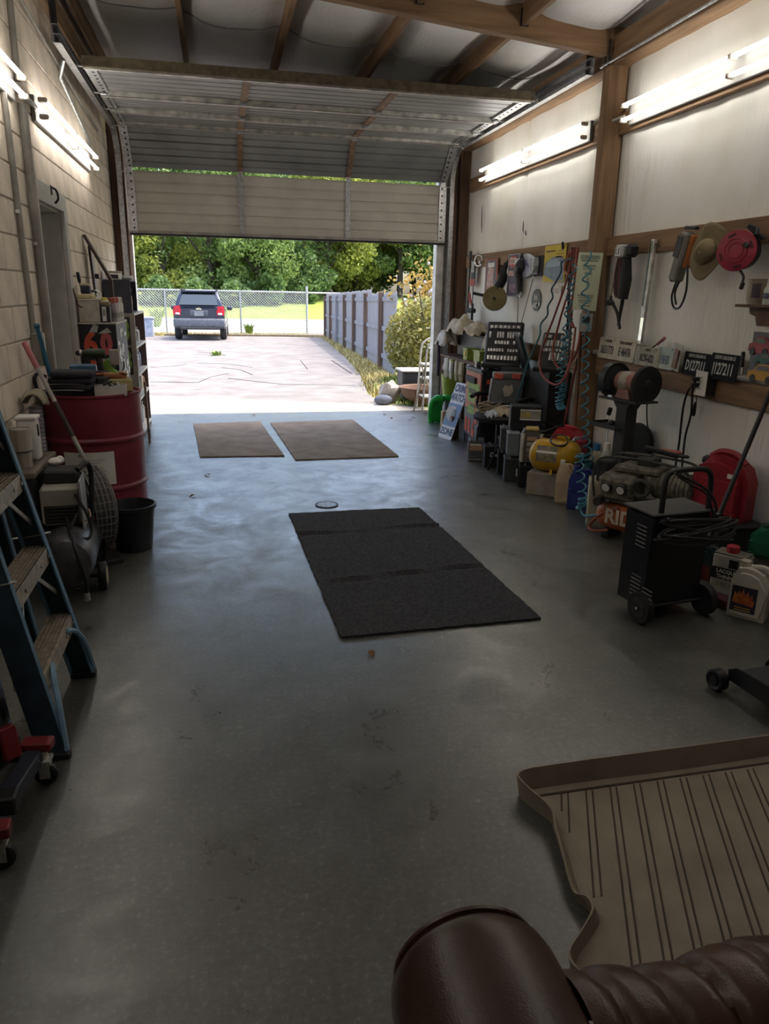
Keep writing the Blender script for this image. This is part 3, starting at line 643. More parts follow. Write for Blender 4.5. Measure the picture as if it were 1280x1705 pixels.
for i in range(11): tree(-18+5.5*i+U(-1, 1), 79+U(-3, 4), i % 4, gC if i % 3 else gA, TL[2] if i % 3 else TL[0], 1.45)
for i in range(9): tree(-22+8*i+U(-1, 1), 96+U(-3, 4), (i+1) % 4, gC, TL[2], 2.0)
# undergrowth
us = crown(31, 1.3, .7, .9, 1800, 14, .16)
for i, (x, y) in enumerate(((-10, 58.5), (-7.2, 58.2), (-4.4, 58.6), (-1.8, 58.2), (1.0, 58.8), (3.6, 60.4), (6.6, 63), (-12.8, 58.5))):
    t = thing('bush', 'low dark bush under the trees across the road', 'bush', (x, y, gz(y)), U(0, 6), 'bushes at the wood edge'); f = link('foliage', us, gC, t); t.scale = (1.3, 1, U(.9, 1.3))
    if i == 0: pass

# shrub by the fence
def shrubpos(r):
    while True:
        v = Vector((r.uniform(-1, 1), r.uniform(-1, 1), r.uniform(-1, 1)))
        if .5 < v.length < 1: break
    return (v.x*.85, v.y*.8, .76+v.z*.78)
sm = leafmesh('foliage', 9000, shrubpos, .042, 5); shm = leafmat('leaf_bronze_green', (.30, .29, .09), .3)
c = gr(690, 668); t = thing('garden_shrub', 'bronze green bushy shrub beside the wooden fence', 'shrub', (3.62, 12.7, gz(12.7)-.03)); link('foliage', sm, shm, t); t.scale = (1, 1, 1.0)
b_ = B()
for a in range(7): b_.tube([(0, 0, 0), (.25*math.cos(a), .25*math.sin(a), .7), (.6*math.cos(a), .6*math.sin(a), 1.6)], [.03, .02, .008], 5)
b_.o('stems', bark, t)
sm2 = leafmesh('foliage', 2600, lambda r: (lambda v: (v[0]*.9, v[1]*.6, 1.9+v[2]*.55))((r.gauss(0, .5), r.gauss(0, .5), r.gauss(0, .5))), .05, 9)
t = thing('garden_shrub', 'low orange tinged shrub with pale flowers behind the bronze one', 'shrub', (4.55, 14.6, gz(14.6)-.35)); link('foliage', sm2, leafmat('leaf_orange', (.42, .30, .08), .3), t)
b_ = B(); [b_.tube([(0, 0, 0), (.2*math.cos(a), .2*math.sin(a), 1), (.4*math.cos(a), .4*math.sin(a), 2)], [.03, .02, .01], 5) for a in range(5)]; b_.o('stems', bark, t)
fb_ = B()
for k in range(160): fb_.sph((random.gauss(0, .5), random.gauss(0, .35)-.2, 1.75+random.gauss(0, .28)), .032, 5)
fb_.o('blossom', mat('pale_blossom', (.75, .68, .70), .7), t)['kind'] = 'stuff'
# tufted plants by the lot edge
def tuft(p, h, n, label):
    b_ = B()
    for k in range(n):
        a = U(0, 6.28); l = Vector((math.cos(a), math.sin(a), 0)); hh = h*U(.6, 1.1); w_ = Vector((-l.y, l.x, 0))*.035; o_ = l*U(0, .12)
        pts = [o_, o_+l*hh*.2+Vector((0, 0, hh*.6)), o_+l*hh*.5+Vector((0, 0, hh))]
        v = [b_.m.verts.new(q) for q in (pts[0]-w_, pts[0]+w_, pts[1]+w_*.8, pts[1]-w_*.8, pts[2])]; b_.m.faces.new(v[:4]); b_.m.faces.new((v[3], v[2], v[4]))
    return tag(b_.o('grass_tuft', blade[0], None, p), label, 'plant')
p = gr(262, 545); tuft((p.x, p.y, gz(p.y)-.03), 1.0, 160, 'tall grassy plant at the chain link fence by the concrete planter')
p = gr(415, 556); tuft((p.x, p.y, gz(p.y)-.03), .5, 70, 'small leafy tuft by the fence post behind the car'); p = gr(360, 592); tuft((p.x, p.y, gz(p.y)-.03), .16, 30, 'dry weeds growing in an asphalt crack')
p = gr(245, 560); t = thing('planter_block', 'pale blue concrete planter block by the grassy plant', 'planter', (p.x-.25, p.y, gz(p.y)-.04)); B().box((0, 0, .35), (1.0, .6, .7), bev=.03).o('body', mat('pale_blue_concrete', (.42, .46, .55), .8), t); B().box((0, 0, .72), (1.06, .66, .08), bev=.02).o('rim', mat('pale_blue_concrete', (.42, .46, .55), .8), t)
p = gr(500, 562); tag(B().box((0, 0, .02), (7.5, .14, .12), bev=.02).o('kerb_log', mat('kerb_wood', (.22, .17, .13), .9), None, (1.6, 31.4, gz(31.4)-.03)), 'low timber kerb at the far edge of the asphalt lot', 'kerb')
# ---- parked car (rear view)
p = gr(332, 567); CAR = thing('parked_car', 'dark blue grey compact suv parked facing the chain link fence', 'car', (p.x+.03, p.y, gz(p.y)), math.radians(-2))
paint = mat('car_paint_blue_grey', (.045, .055, .085), .28, .45, var=.03, coat=.6); cgl = mat('car_glass', (.05, .065, .075), .08, var=.02, spec=.9); cpl = mat('car_cladding', (.13, .14, .165), .55)
def ring(w_, z0, z1, rb, rtop, n=5):
    pts = []
    for cx, cz, r, a0 in ((w_-rb, z0+rb, rb, -PI/2), (w_-rtop, z1-rtop, rtop, 0), (-w_+rtop, z1-rtop, rtop, PI/2), (-w_+rb, z0+rb, rb, PI)):
        for i in range(n): a = a0+PI/2*i/(n-1); pts.append((cx+r*math.cos(a), cz+r*math.sin(a)))
    return pts
def loft(b_, secs_):
    rg = [[b_.m.verts.new((x, y, z)) for x, z in pts] for y, pts in secs_]; k = len(rg[0])
    for a, c in zip(rg, rg[1:]):
        for j in range(k): b_.m.faces.new((a[j], a[(j+1) % k], c[(j+1) % k], c[j]))
    b_.m.faces.new(rg[0][::-1]); b_.m.faces.new(rg[-1]); return b_
loft(B(), [(-.02, ring(.80, .52, 1.08, .08, .08)), (.05, ring(.86, .40, 1.14, .08, .10)), (.5, ring(.885, .34, 1.12, .1, .12)), (2.2, ring(.885, .32, 1.06, .1, .12)), (3.3, ring(.87, .34, 1.02, .1, .12)), (4.0, ring(.80, .36, .92, .1, .15)), (4.2, ring(.68, .42, .80, .1, .15))]).o('body', paint, CAR)
loft(B(), [(.10, ring(.80, 1.05, 1.16, .02, .03)), (.22, ring(.74, 1.05, 1.45, .02, .10)), (.40, ring(.68, 1.05, 1.63, .02, .10)), (1.3, ring(.66, 1.05, 1.67, .02, .12)), (2.2, ring(.66, 1.05, 1.62, .02, .12)), (2.9, ring(.76, 1.0, 1.10, .02, .03))]).o('cabin', paint, CAR)
B().prism([(-.66, 1.16), (.66, 1.16), (.60, 1.34), (.54, 1.50), (-.54, 1.50), (-.60, 1.34)], .02, (0, -.135+.02, .04), None).o('rear_window', cgl, CAR, rot=(0, 0, 0))
for ch in CAR.children:
    if ch.name.startswith('rear_window'):
        for v in ch.data.vertices: v.co.y += .12+ (v.co.z-1.2)*.62 - .03
B().prism([(-.57, 1.60), (.57, 1.60), (.60, 1.65), (-.60, 1.65)], .22, (0, .30, .02), None, .01).o('roof_spoiler', paint, CAR)
for sx in (-1, 1):
    B().cyl((sx*.60, .5, 1.69), (sx*.58, 2.1, 1.70), .025, n=8).o('roof_rail', black, CAR)
    B().prism([(-.13, .86), (.11, .84), (.14, 1.02), (.10, 1.17), (-.09, 1.15), (-.14, 1.0)], .10, (sx*.73, .01, 0), (0, 0, sx*.18), .02).o('tail_light', mat('tail_light_red', (.62, .03, .05), .2, coat=.5), CAR)
    B().box((sx*.71, -.03, .90), (.15, .10, .07), (0, 0, sx*.18), .02).o('reverse_light', mat('reverse_lens', (.70, .62, .64), .2), CAR)
    m_ = thing; b_ = B().box((sx*1.0, 1.85, 1.06), (.20, .10, .15), None, .04); b_.o('side_mirror', paint, CAR); 
    for y in (.78, 3.35):
        w_ = B().lathe([(.0, -.10), (.20, -.10), (.22, -.11), (.32, -.11), (.345, -.07), (.345, .07), (.32, .11), (.2, .11), (0, .10)], (sx*.78, y, .345), 24, 'X').o('wheel', dark, CAR); B().lathe([(0, -.115), (.21, -.112), (.21, .112), (0, .115)], (sx*.785, y, .345), 20, 'X').o('rim', alum, w_)
B().box((0, -.02, .60), (1.74, .22, .30), None, .07, 3).o('rear_bumper', cpl, CAR); B().box((0, -.06, .42), (1.3, .16, .10), None, .03).o('bumper_skirt', mat('skirt_black', (.05, .05, .055), .6), CAR)
B().box((0, -.035, .92), (.62, .06, .20), None, .03).o('plate_recess', mat('recess_dark', (.10, .11, .13), .5), CAR); B().box((0, -.07, .91), (.31, .01, .16), None, .003).o('licence_plate', mat('plate_grey', (.26, .28, .30), .5), CAR)
B().prism([(-.10, 0), (-.08, .035), (-.03, .035), (-.03, .05), (.03, .05), (.03, .035), (.08, .035), (.10, 0), (.08, -.03), (-.08, -.03)], .02, (0, -.05, 1.06), None).o('emblem', mat('emblem_gold', (.70, .62, .45), .3, .5), CAR)
B().tube([(-.02, -.0, 1.20), (.16, .02, 1.22), (.28, .03, 1.21)], .018, 6).o('rear_wiper', black, CAR)
# ================================================================ CARPETS
def carpet(name, label, c, m, bumps=(), folds=()):
    P = [fl(*q) for q in c]; P = [Vector((p.x, p.y, 0)) for p in P]; n1, n2 = 40, 60; cx = sum(P, Vector())/4
    def fn(u, v):
        p = (P[0]*(1-u)+P[1]*u)*(1-v) + (P[3]*(1-u)+P[2]*u)*v
        z = .012 + .0012*math.sin(p.x*9+p.y*5)
        for f, a, h in folds: z += h*math.exp(-((v-f-a*u)/.008)**2) - h*.6*math.exp(-((v-f-.016-a*u)/.01)**2)
        for bu, bv, s_, h in bumps: z += h*math.exp(-((u-bu)**2+(v-bv)**2)/s_**2)*math.sin((u*3+v*2)*9)
        if 0 < u < 1 and 0 < v < 1: pass
        else: p = p + Vector((U(-.004, .004), U(-.004, .004), 0)); 
        return p-cx+Vector((0, 0, z))
    b_ = B().grid(fn, n1, n2); g0 = list(b_.m.edges); be = [e for e in g0 if len(e.link_faces) == 1]
    r_ = bmesh.ops.extrude_edge_only(b_.m, edges=be)
    for v in [x for x in r_['geom'] if isinstance(x, bmesh.types.BMVert)]: v.co.z = 0.0008
    return tag(b_.o(name, m, None, cx), label, 'carpet')
pile = mat('charcoal_carpet_pile', (.045, .046, .052), .95, var=.25, scale=60, bump=.6, bscale=260); brn = mat('brown_carpet_pile', (.34, .275, .215), .95, scale=5, col2=(.22, .175, .14), bump=.6, bscale=240)
carpet('floor_carpet', 'large charcoal black carpet with two fold creases lying on the concrete floor', ((481, 857), (698, 847), (901, 1032), (568, 1064)), pile, bumps=((.45, .45, .1, .005), (.6, .5, .09, .005), (.3, .3, .1, .003), (.8, .2, .1, .003)), folds=((.235, -.02, .012), (.66, -.05, .014)))
carpet('floor_carpet', 'narrower brown carpet on the floor near the bookcase side of the opening', ((322, 707), (433, 703), (473, 760), (333, 762)), brn)
carpet('floor_carpet', 'wider brown carpet on the floor in the middle of the opening', ((450, 705), (587, 700), (664, 761), (492, 767)), brn)
leafb = mat('dry_leaf_brown', (.20, .11, .06), .9)
lm_ = B().grid(lambda u, v: ((u-.5)*.035*(1-abs(v-.5)*1.6), (v-.5)*.05, .004+.01*abs(u-.5)+.006*math.sin(v*5)), 3, 4).mesh('dry_leaf')
for px, py in ((422, 692), (640, 691), (652, 697), (688, 696), (683, 700), (320, 827), (618, 1090), (345, 792)):
    o = link('dry_leaf', lm_, leafb, None, fl(px, py) + Vector((0, 0, .001)), (0, 0, U(0, 6))); tag(o, 'small dry brown leaf lying on the concrete floor', 'leaf', 'dry leaves blown onto the floor')
# ================================================================ STEP LADDER
LB = mat('ladder_fibreglass_blue', (.035, .060, .085), .5, var=.15, scale=14); LBl = mat('ladder_edge_blue', (.12, .24, .36), .5); stepm = mat('ladder_step_alu', (.50, .45, .36), .5, .35, col2=(.30, .26, .19), scale=40)
t = thing('step_ladder', 'tall blue fibreglass step ladder with worn aluminium treads beside the wall', 'ladder', (-.55, 2.575, 0))
HL = 1.95; sl_ = -.195
def rail(y0, y1, sg, x0=0.0, s_=sl_, w_=.085, h=HL, m=LB, name='side_rail'):
    p, q = Vector((x0, y0, 0)), Vector((x0+s_*h, y1, h)); b_ = B(); back = Vector((-w_, 0, 0))
    b_.bar(p+back/2, q+back/2, .006, w_, up=(-1, 0, 0)) ; b_.o(name, m, t)
    e = B(); e.bar(p+Vector((-.003, -sg*.014, 0)), q+Vector((-.003, -sg*.014, 0)), .03, .007, up=(-1, 0, 0)); e.bar(p+back+Vector((.003, -sg*.014, 0)), q+back+Vector((.003, -sg*.014, 0)), .03, .007, up=(-1, 0, 0)); e.o('rail_flange', LBl, t)
    B().box((x0-w_/2, y0-sg*.012, .012), (w_+.01, .04, .024), bev=.004).o('foot', dark, t)
rail(-.288, -.17, -1); rail(.288, .17, 1)
rail(-.27, -.16, -1, -.16, -.115, .05, HL-.06, LB, 'rear_rail'); rail(.27, .16, 1, -.16, -.115, .05, HL-.06, LB, 'rear_rail')
for k in range(1, 7):
    z = .286*k-.006; yw = .288-.118*z/HL; x = sl_*z
    s_ = B().slab((x-.088, -yw+.004, z-.004), (x-.004, yw-.004, z+.004)); s_.slab((x-.008, -yw+.004, z-.062), (x-.002, yw-.004, z+.004)); s_.slab((x-.09, -yw+.004, z-.03), (x-.086, yw-.004, z))
    for j in range(6): s_.slab((x-.084+j*.014, -yw+.006, z+.004), (x-.079+j*.014, yw-.006, z+.007))
    st = s_.o('tread', stepm, t)
    for y in (-yw+.03, -yw*.45, yw*.45, yw-.03): B().cyl((x, y, z-.03), (x+.004, y, z-.03), .007, n=8).o('rivet', alum, st)
    if k in (2, 3, 4, 5):
        for sg in (-1, 1): B().bar((x-.02, sg*(yw-.16), z-.06), (sl_*(z-.15)-.02, sg*(yw+.0), z-.19), .016, .004, up=(1, 0, 0)).o('tread_brace', alum, t)
for sg in (-1, 1):
    B().tube([(x_, y_*sg, z_) for x_, y_, z_ in catm([(-.055, .13, .27), (-.04, .19, .24), (-.02, .245, .17), (-.008, .275, .07), (-.004, .283, .03)], 5)], .010, 6).o('corner_brace', mat('brace_light_blue', (.22, .36, .50), .5), t)
    B().bar((-.1, sg*.25, .62), (-.24, sg*.245, .60), .018, .004).o('spreader_bar', alum, t)
B().box((sl_*HL-.06, 0, HL+.01), (.16, .40, .07), bev=.01).o('top_cap', LB, t)
# ================================================================ ROLLING STAND (lower left)
red2 = mat('red_enamel', (.20, .022, .026), .4, var=.15)
t = thing('caster_stand', 'red and black steel shop stand on casters beside the step ladder', 'stand', (-.62, 2.0, 0))
L0 = lambda px, py, z: fl(px, py, z)-Vector((-.62, 2.0, 0))
a_, b2 = L0(37, 1240, .13), L0(88, 1238, .13); B().bar(a_, b2, .05, .03, bev=.004).o('red_arm', red2, t)
def caster(c):
    w_ = B().lathe([(0, -.014), (.03, -.014), (.036, -.008), (.036, .008), (.03, .014), (0, .014)], (c.x, c.y, .036), 16, 'Y').o('caster_wheel', black, t)
    B().box((c.x, c.y, .085), (.04, .05, .012)).box((c.x, c.y-.02, .06), (.03, .004, .06)).box((c.x, c.y+.02, .06), (.03, .004, .06)).cyl((c.x, c.y, .09), (c.x, c.y, .115), .012).o('caster_fork', alum, t)
caster((a_+b2)/2 + Vector((.02, -.02, 0)))
p_, q_ = L0(60, 1256, .10), L0(8, 1335, .10); B().bar(p_, q_, .05, .05, bev=.004).o('leg_beam', mat('stand_blue_black', (.03, .035, .055), .35), t); B().box(q_, (.07, .06, .06), bev=.006).o('end_cap', black, t)
a_, b2 = L0(-25, 1385, .12), L0(18, 1378, .12); B().bar(a_, b2, .05, .035, bev=.004).o('red_arm', red2, t); caster(b2+Vector((-.03, .0, 0)))
a_, b2 = L0(8, 1210, .22), L0(22, 1262, .12); B().bar(a_, b2, .05, .03, bev=.004).o('red_lever', red2, t)
B().bar(L0(-40, 1300, .1), L0(20, 1235, .1), .06, .05, bev=.004).o('leg_beam', black, t); B().bar(L0(-10, 1270, .1), L0(-10, 1270, .1)+Vector((0, 0, .55)), .06, .06).o('mast', black, t)
B().tube(catm([L0(2, 1230, .15), L0(8, 1190, .2), L0(-3, 1160, .3), L0(-15, 1180, .35)], 5), .012, 6).o('chain', dgrey, t)
t = thing('folded_sheet', 'crumpled pale plastic sheet hanging behind the step ladder', 'sheet', (-.95, 2.45, .25))
B().grid(lambda u, v: (.03*math.sin(u*9)+.05*v, (u-.5)*.30, v*.30+.03*math.sin(u*6)), 10, 6).o('sheet', mat('pale_sheet', (.33, .33, .40), .5), t, solid=.004)
# ================================================================ DRUM
drm = mat('drum_red_paint', (.205, .028, .045), .42, var=.12, scale=4, rvar=.12)
t = thing('steel_drum', 'red steel oil drum with a white label standing by the block wall', 'drum', (-.8, 4.95, 0)); R = .288
pr_ = [(0, 0), (R-.01, 0), (R, .008), (R, .30-.02)]
def bead(z): return [(R, z-.02), (R+.011, z-.006), (R+.011, z+.006), (R, z+.02)]
pr_ = [(0, .004), (R-.012, .004), (R-.012, 0), (R, 0), (R, .02)] + bead(.30) + bead(.60) + [(R, .86), (R+.008, .868), (R+.008, .88), (R-.004, .88), (R-.006, .865), (0, .865)]
B().lathe(pr_, n=48).o('body', drm, t)
def arclabel(b_, a0, a1, z0, z1, r_, n=12): return b_.grid(lambda u, v: (r_*math.cos(a0+(a1-a0)*u), r_*math.sin(a0+(a1-a0)*u), z0+(z1-z0)*v), n, 2)
lb = arclabel(B(), math.radians(-122), math.radians(-62), .335, .54, R+.0015).o('label', paper, t)
lp = B()
for i in range(9): arclabel(lp, math.radians(-100+ (i % 2)*2), math.radians(-74 - 5*(i % 3)), .49-.016*i, .493-.016*i, R+.0025, 8)
arclabel(lp, math.radians(-103), math.radians(-99), .512, .528, R+.0025, 3); arclabel(lp, math.radians(-75), math.radians(-73), .42, .426, R+.0025, 2); arclabel(lp, math.radians(-75), math.radians(-73), .36, .366, R+.0025, 2)
lp.o('label_print', mat('print_grey', (.35, .34, .33), .7), lb)
DT = .8805
# things on the drum
t = thing('tool_bag', 'black soft tool bag with zip pockets lying on the red drum', 'bag', (-.90, 4.84, DT-.012))
bk = mat('bag_black_nylon', (.022, .022, .03), .7, bump=.3, bscale=200); zp = mat('zip_pale', (.40, .38, .34), .5)
for i, (s_, z) in enumerate(((.27, .018), (.265, .055), (.25, .092), (.24, .13))):
    B().box((.01*i, -.015*i, z), (s_, .20-.008*i, .042), (U(-.04, .04), .02, U(-.1, .1)), .018, 3).o('bag_layer', bk, t)
for z in (.037, .074, .112): B().tube(catm([(-.12, -.105, z), (0, -.112, z+.004), (.10, -.108, z), (.135, -.06, z+.006), (.14, .05, z+.01)], 4), .0035, 5).o('zip', zp, t)
B().tube(catm([(-.13, -.02, .11), (-.17, -.04, .13), (-.19, -.06, .10), (-.18, -.06, .04)], 4), .010, 6).o('strap', bk, t)
t = thing('blue_case', 'blue plastic case behind the tool bag on the drum', 'case', (-.86, 5.08, DT-.012)); B().box((0, 0, .085), (.16, .06, .15), bev=.01).o('body', mat('case_blue', (.10, .22, .38), .4), t); B().box((0, -.032, .12), (.05, .006, .02), bev=.002).o('latch', black, t)
t = thing('parts_bin', 'clear plastic bin of small parts on the edge of the drum', 'bin', (-.665, 4.80, DT-.012), .1)
cp_ = mat('cloudy_plastic', (.50, .50, .46), .35)
b_ = B(); b_.slab((-.09, -.055, 0), (.09, .055, .004)); [b_.slab(a, c) for a, c in (((-.09, -.057, 0), (.09, -.053, .06)), ((-.09, .053, 0), (.09, .057, .06)), ((-.092, -.055, 0), (-.088, .055, .06)), ((.088, -.055, 0), (.092, .055, .06)))]; b_.o('tub', cp_, t)
for k in range(9): o = B().bar((U(-.06, .06), U(-.03, .03), .02+k*.005), (U(-.07, .07), U(-.04, .04), .035+k*.006), .012, .012, bev=.003).o('part', (dgrey, steel, black)[k % 3], t)
t = thing('leather_pouch', 'brown leather pouch lying on tools at the back of the drum', 'pouch', (-.66, 4.98, DT-.012), .2); B().box((0, 0, .10), (.14, .08, .03), (0, .1, 0), .012, 2).o('body', mat('pouch_leather', (.33, .13, .05), .5), t); B().box((.05, -.02, .118), (.05, .06, .012), (0, .3, .1), .005).o('flap', mat('pouch_leather_light', (.45, .22, .09), .5), t); B().box((0, 0, .04), (.20, .12, .085), None, .01).o('insert', mat('pouch_body_tan', (.36, .30, .14), .7), t)
t = thing('tool_tray', 'dark flat tray of hand tools between the bag and the bin', 'tray', (-.77, 4.95, DT-.012), -.2); B().box((0, 0, .05), (.17, .16, .10), None, .006).o('tray', mat('tray_black', (.03, .03, .035), .6), t)
B().cyl((-.07, -.07, .106), (.06, .03, .112), .009).o('handle', mat('tool_handle_red', (.35, .08, .06), .5), t); B().cyl((-.05, -.12, .03), (.09, -.10, .03), .005).o('rod', steel, t)
t = thing('cordless_drill', 'green and black cordless drill standing on the drum', 'drill', (-.765, 5.0, DT-.012+.10), PI); t.scale = (.8, .8, .8)
gp = mat('drill_green', (.035, .05, .025), .5)
B().tube([(-.07, 0, .17), (-.05, 0, .17), (.06, 0, .17), (.09, 0, .17)], [.026, .034, .034, .024], 14).o('motor_body', gp, t); B().tube([(.09, 0, .17), (.10, 0, .17), (.135, 0, .17), (.15, 0, .17)], [.024, .025, .02, .010], 12).o('chuck', dgrey, t); B().cyl((.10, 0, .17), (.115, 0, .17), .0265).o('chuck_ring', alum, t)
B().tube([(-.01, 0, .15), (-.03, 0, .07), (-.035, 0, .03)], [.024, .02, .024], 10).o('grip', black, t); B().box((-.03, 0, .018), (.11, .06, .036), bev=.008).o('battery', black, t); B().box((.015, 0, .125), (.012, .014, .03), bev=.004).o('trigger', black, t)
t = thing('drill_holster', 'lime green plastic holster beside the cordless drill', 'holster', (-.70, 5.12, DT-.012)); B().prism([(-.05, 0), (.05, 0), (.045, .10), (.01, .13), (-.01, .19), (-.045, .16)], .06, (0, 0, .005), None, .008).o('shell', mat('lime_plastic', (.20, .36, .06), .45), t); B().box((.03, 0, .20), (.06, .05, .10), None, .006).o('insert', mat('holster_grey', (.30, .27, .24), .6), t)
# bucket, mop
t = thing('plastic_bucket', 'black plastic bucket on the floor in front of the red drum', 'bucket', (-.555, 4.43, 0))
B().lathe([(0, .004), (.098, .004), (.1, 0), (.104, .004), (.131, .25), (.142, .255), (.142, .275), (.132, .277), (.127, .262), (.098, .012), (0, .012)], n=40).o('pail', mat('bucket_black', (.020, .021, .026), .38), t)
B().tube([(.138*math.cos(a), .138*math.sin(a), .268-.012*math.sin(a*1.0)) for a in [PI*2*i/30*.5-.2 for i in range(31)]], .005, 6).o('bail_handle', black, t)
pt, pb = wx(40, 570, XL+.03), Vector((-.585, 4.41, .03)); t = thing('mop_pole', 'long white pole with pink grips leaning from the bucket to the block wall', 'pole', pb); dv = pt-pb
seg = lambda a, c: (dv*a, dv*c)
B().cyl(*seg(.0, .22), .017, .015, 12).o('grip', mat('faded_red_grip', (.52, .17, .17), .55), t); B().cyl(*seg(.20, .55), .0125).o('lower_tube', mat('pole_white', (.50, .49, .46), .5), t); B().cyl(*seg(.55, .72), .0135).o('dark_sleeve', mat('sleeve_brown', (.07, .05, .05), .6), t); B().cyl(*seg(.72, .885), .0125).o('upper_tube', mat('pole_white', (.50, .49, .46), .5), t); B().cyl(*seg(.88, 1.0), .016).o('grip', mat('pole_pink_grip', (.62, .22, .24), .55), t); B().lathe([(.017, 0), (.024, .004), (.024, .012), (.017, .016)], dv*.21, 12, 'Z', (-.25, -.35, 0)).o('collar', mat('faded_red_grip', (.52, .17, .17), .55), t)
pt, pb = wx(62, 545, XL+.06), Vector((-1.0, 5.32, .70)); t = thing('broom_handle', 'blue broom handle leaning against the thick conduit', 'handle', Vector((-.99, 5.38, 0))); 
q0, q1 = Vector((0, 0, .02)), pt-Vector((-.99, 5.38, 0)); B().cyl(q0, q1, .014, n=10).o('handle', mat('broom_blue', (.06, .22, .36), .45), t); B().cyl(q1, q1+(q1-q0)*.012, .017, n=10).o('end_cap', mat('broom_blue_dark', (.03, .12, .2), .5), t); B().box((0, 0, .04), (.08, .22, .08), bev=.01).o('broom_head', black, t)
t = thing('work_rag', 'dirty beige rag draped over a pipe beside the red drum', 'rag', (-1.03, 4.46, .87)); rm = mat('rag_beige', (.36, .32, .23), .9, bump=.3)
B().grid(lambda u, v: (.06*math.cos(v*2.6)+.01*math.sin(u*12), (u-.5)*.16, .09*math.sin(v*2.4)-.05*v+.012*math.sin(u*8)), 12, 10).o('cloth', rm, t, solid=.006)
t = thing('vent_pipe', 'corrugated grey vent pipe rising behind the parts crate', 'pipe', (-1.03, 4.47, .0)); B().tube([(0, 0, z) for z in [i*.011 for i in range(78)]], [.034+.004*(i % 2) for i in range(78)], 12).o('hose', mat('vent_grey', (.27, .25, .29), .6), t)
# crate with cans
t = thing('slatted_crate', 'black slatted crate with a wooden top behind the step ladder', 'crate', (-1.01, 4.10, 0))
B().box((0, 0, .31), (.15, .50, .56), bev=.008).o('body', mat('crate_black', (.025, .026, .032), .6), t); B().box((0, 0, .60), (.17, .53, .03), bev=.004).o('top_board', wood('dusty_board', (.22, .19, .15), 'Y'), t); B().box((0, 0, .015), (.13, .45, .03)).o('base', black, t)
for k in range(12): B().box((.077, -.22+k*.04, .31), (.006, .02, .5)).o('slat', dark, t)
t = thing('paint_can', 'tall striped white can standing on the wooden top of the crate', 'can', (-1.005, 3.99, .616)); B().lathe([(0, 0), (.042, 0), (.042, .075), (.05, .085), (.05, .195), (.046, .197), (.046, .19), (0, .19)], n=20).o('body', mat('can_cream', (.46, .43, .36), .5, stretch=(1, 1, .05), scale=30, col2=(.22, .20, .17)), t); B().lathe([(.0505, .08), (.0515, .083), (.0505, .086)], n=20).o('seam', dgrey, t)
t = thing('plastic_jug', 'white plastic jug behind the striped can on the crate', 'jug', (-1.005, 4.16, .616)); B().box((0, 0, .11), (.10, .09, .22), None, .02, 3).o('body', white, t); B().box((0, 0, .225), (.11, .10, .02), None, .006).o('lid', white, t); B().box((.052, -.02, .16), (.004, .02, .06)).o('slot', black, t)
# fan
t = thing('floor_fan', 'round grey wire cage floor fan beside the red drum', 'fan', (-.755, 4.28, 0), math.radians(28)); fg = mat('fan_grey_wire', (.24, .23, .23), .5, .3)
Rf, zc = .235, .30
cg = B()
for k in range(36):
    a = 2*PI*k/36; c_, s_ = math.cos(a), math.sin(a)
    cg.tube([(-.075, .05*c_, zc+.05*s_), (-.085, Rf*.75*c_, zc+Rf*.75*s_), (-.05, Rf*c_, zc+Rf*s_), (.05, Rf*c_, zc+Rf*s_), (.085, Rf*.75*c_, zc+Rf*.75*s_), (.075, .05*c_, zc+.05*s_)], .0022, 4)
for x, r_ in ((-.05, Rf), (.05, Rf), (0, Rf+.003), (-.082, Rf*.5), (.082, Rf*.5), (.085, Rf*.75), (-.085, Rf*.75), *[(.085-.0005*q, Rf*(.25+.05*q)) for q in range(10)], *[(-.085+.0005*q, Rf*(.25+.05*q)) for q in range(10)], (-.025, Rf+.001), (.025, Rf+.001), (-.065, Rf*.95), (.065, Rf*.95)): cg.torus((x, 0, zc), r_, .0035, 30, 5, (0, PI/2, 0))
cg.o('wire_cage', fg, t)['kind'] = 'stuff'
B().lathe([(Rf-.012, -.048), (Rf-.008, -.05), (Rf-.008, .05), (Rf-.012, .048)], (0, 0, zc), 40, 'X').o('drum_shroud', mat('fan_shroud', (.10, .095, .095), .6), t)
for k in range(4): B().grid(lambda u, v, k=k: (.02*(v-.5)*2*(1-u*.3), (.03+.17*u)*math.cos(k*PI/2+(v-.5)*.9), zc+(.03+.17*u)*math.sin(k*PI/2+(v-.5)*.9)), 5, 5).o('blade', mat('fan_blade', (.20, .20, .2), .5), t, solid=.003)
B().lathe([(0, -.09), (.05, -.085), (.05, .07), (0, .09)], (0, 0, zc), 20, 'X').o('motor', dark, t); B().box((0, 0, .015), (.20, .34, .03), bev=.008).o('base', dark, t)
for y in (-.14, .14): B().bar((0, y, .03), (0, y*1.25, zc-.13), .03, .008, up=(1, 0, 0)).o('bracket', dark, t)
B().lathe([(0, 0), (.02, .001), (.02, .004), (0, .006)], (.088, .0, zc), 14, 'X').o('badge', alum, t)
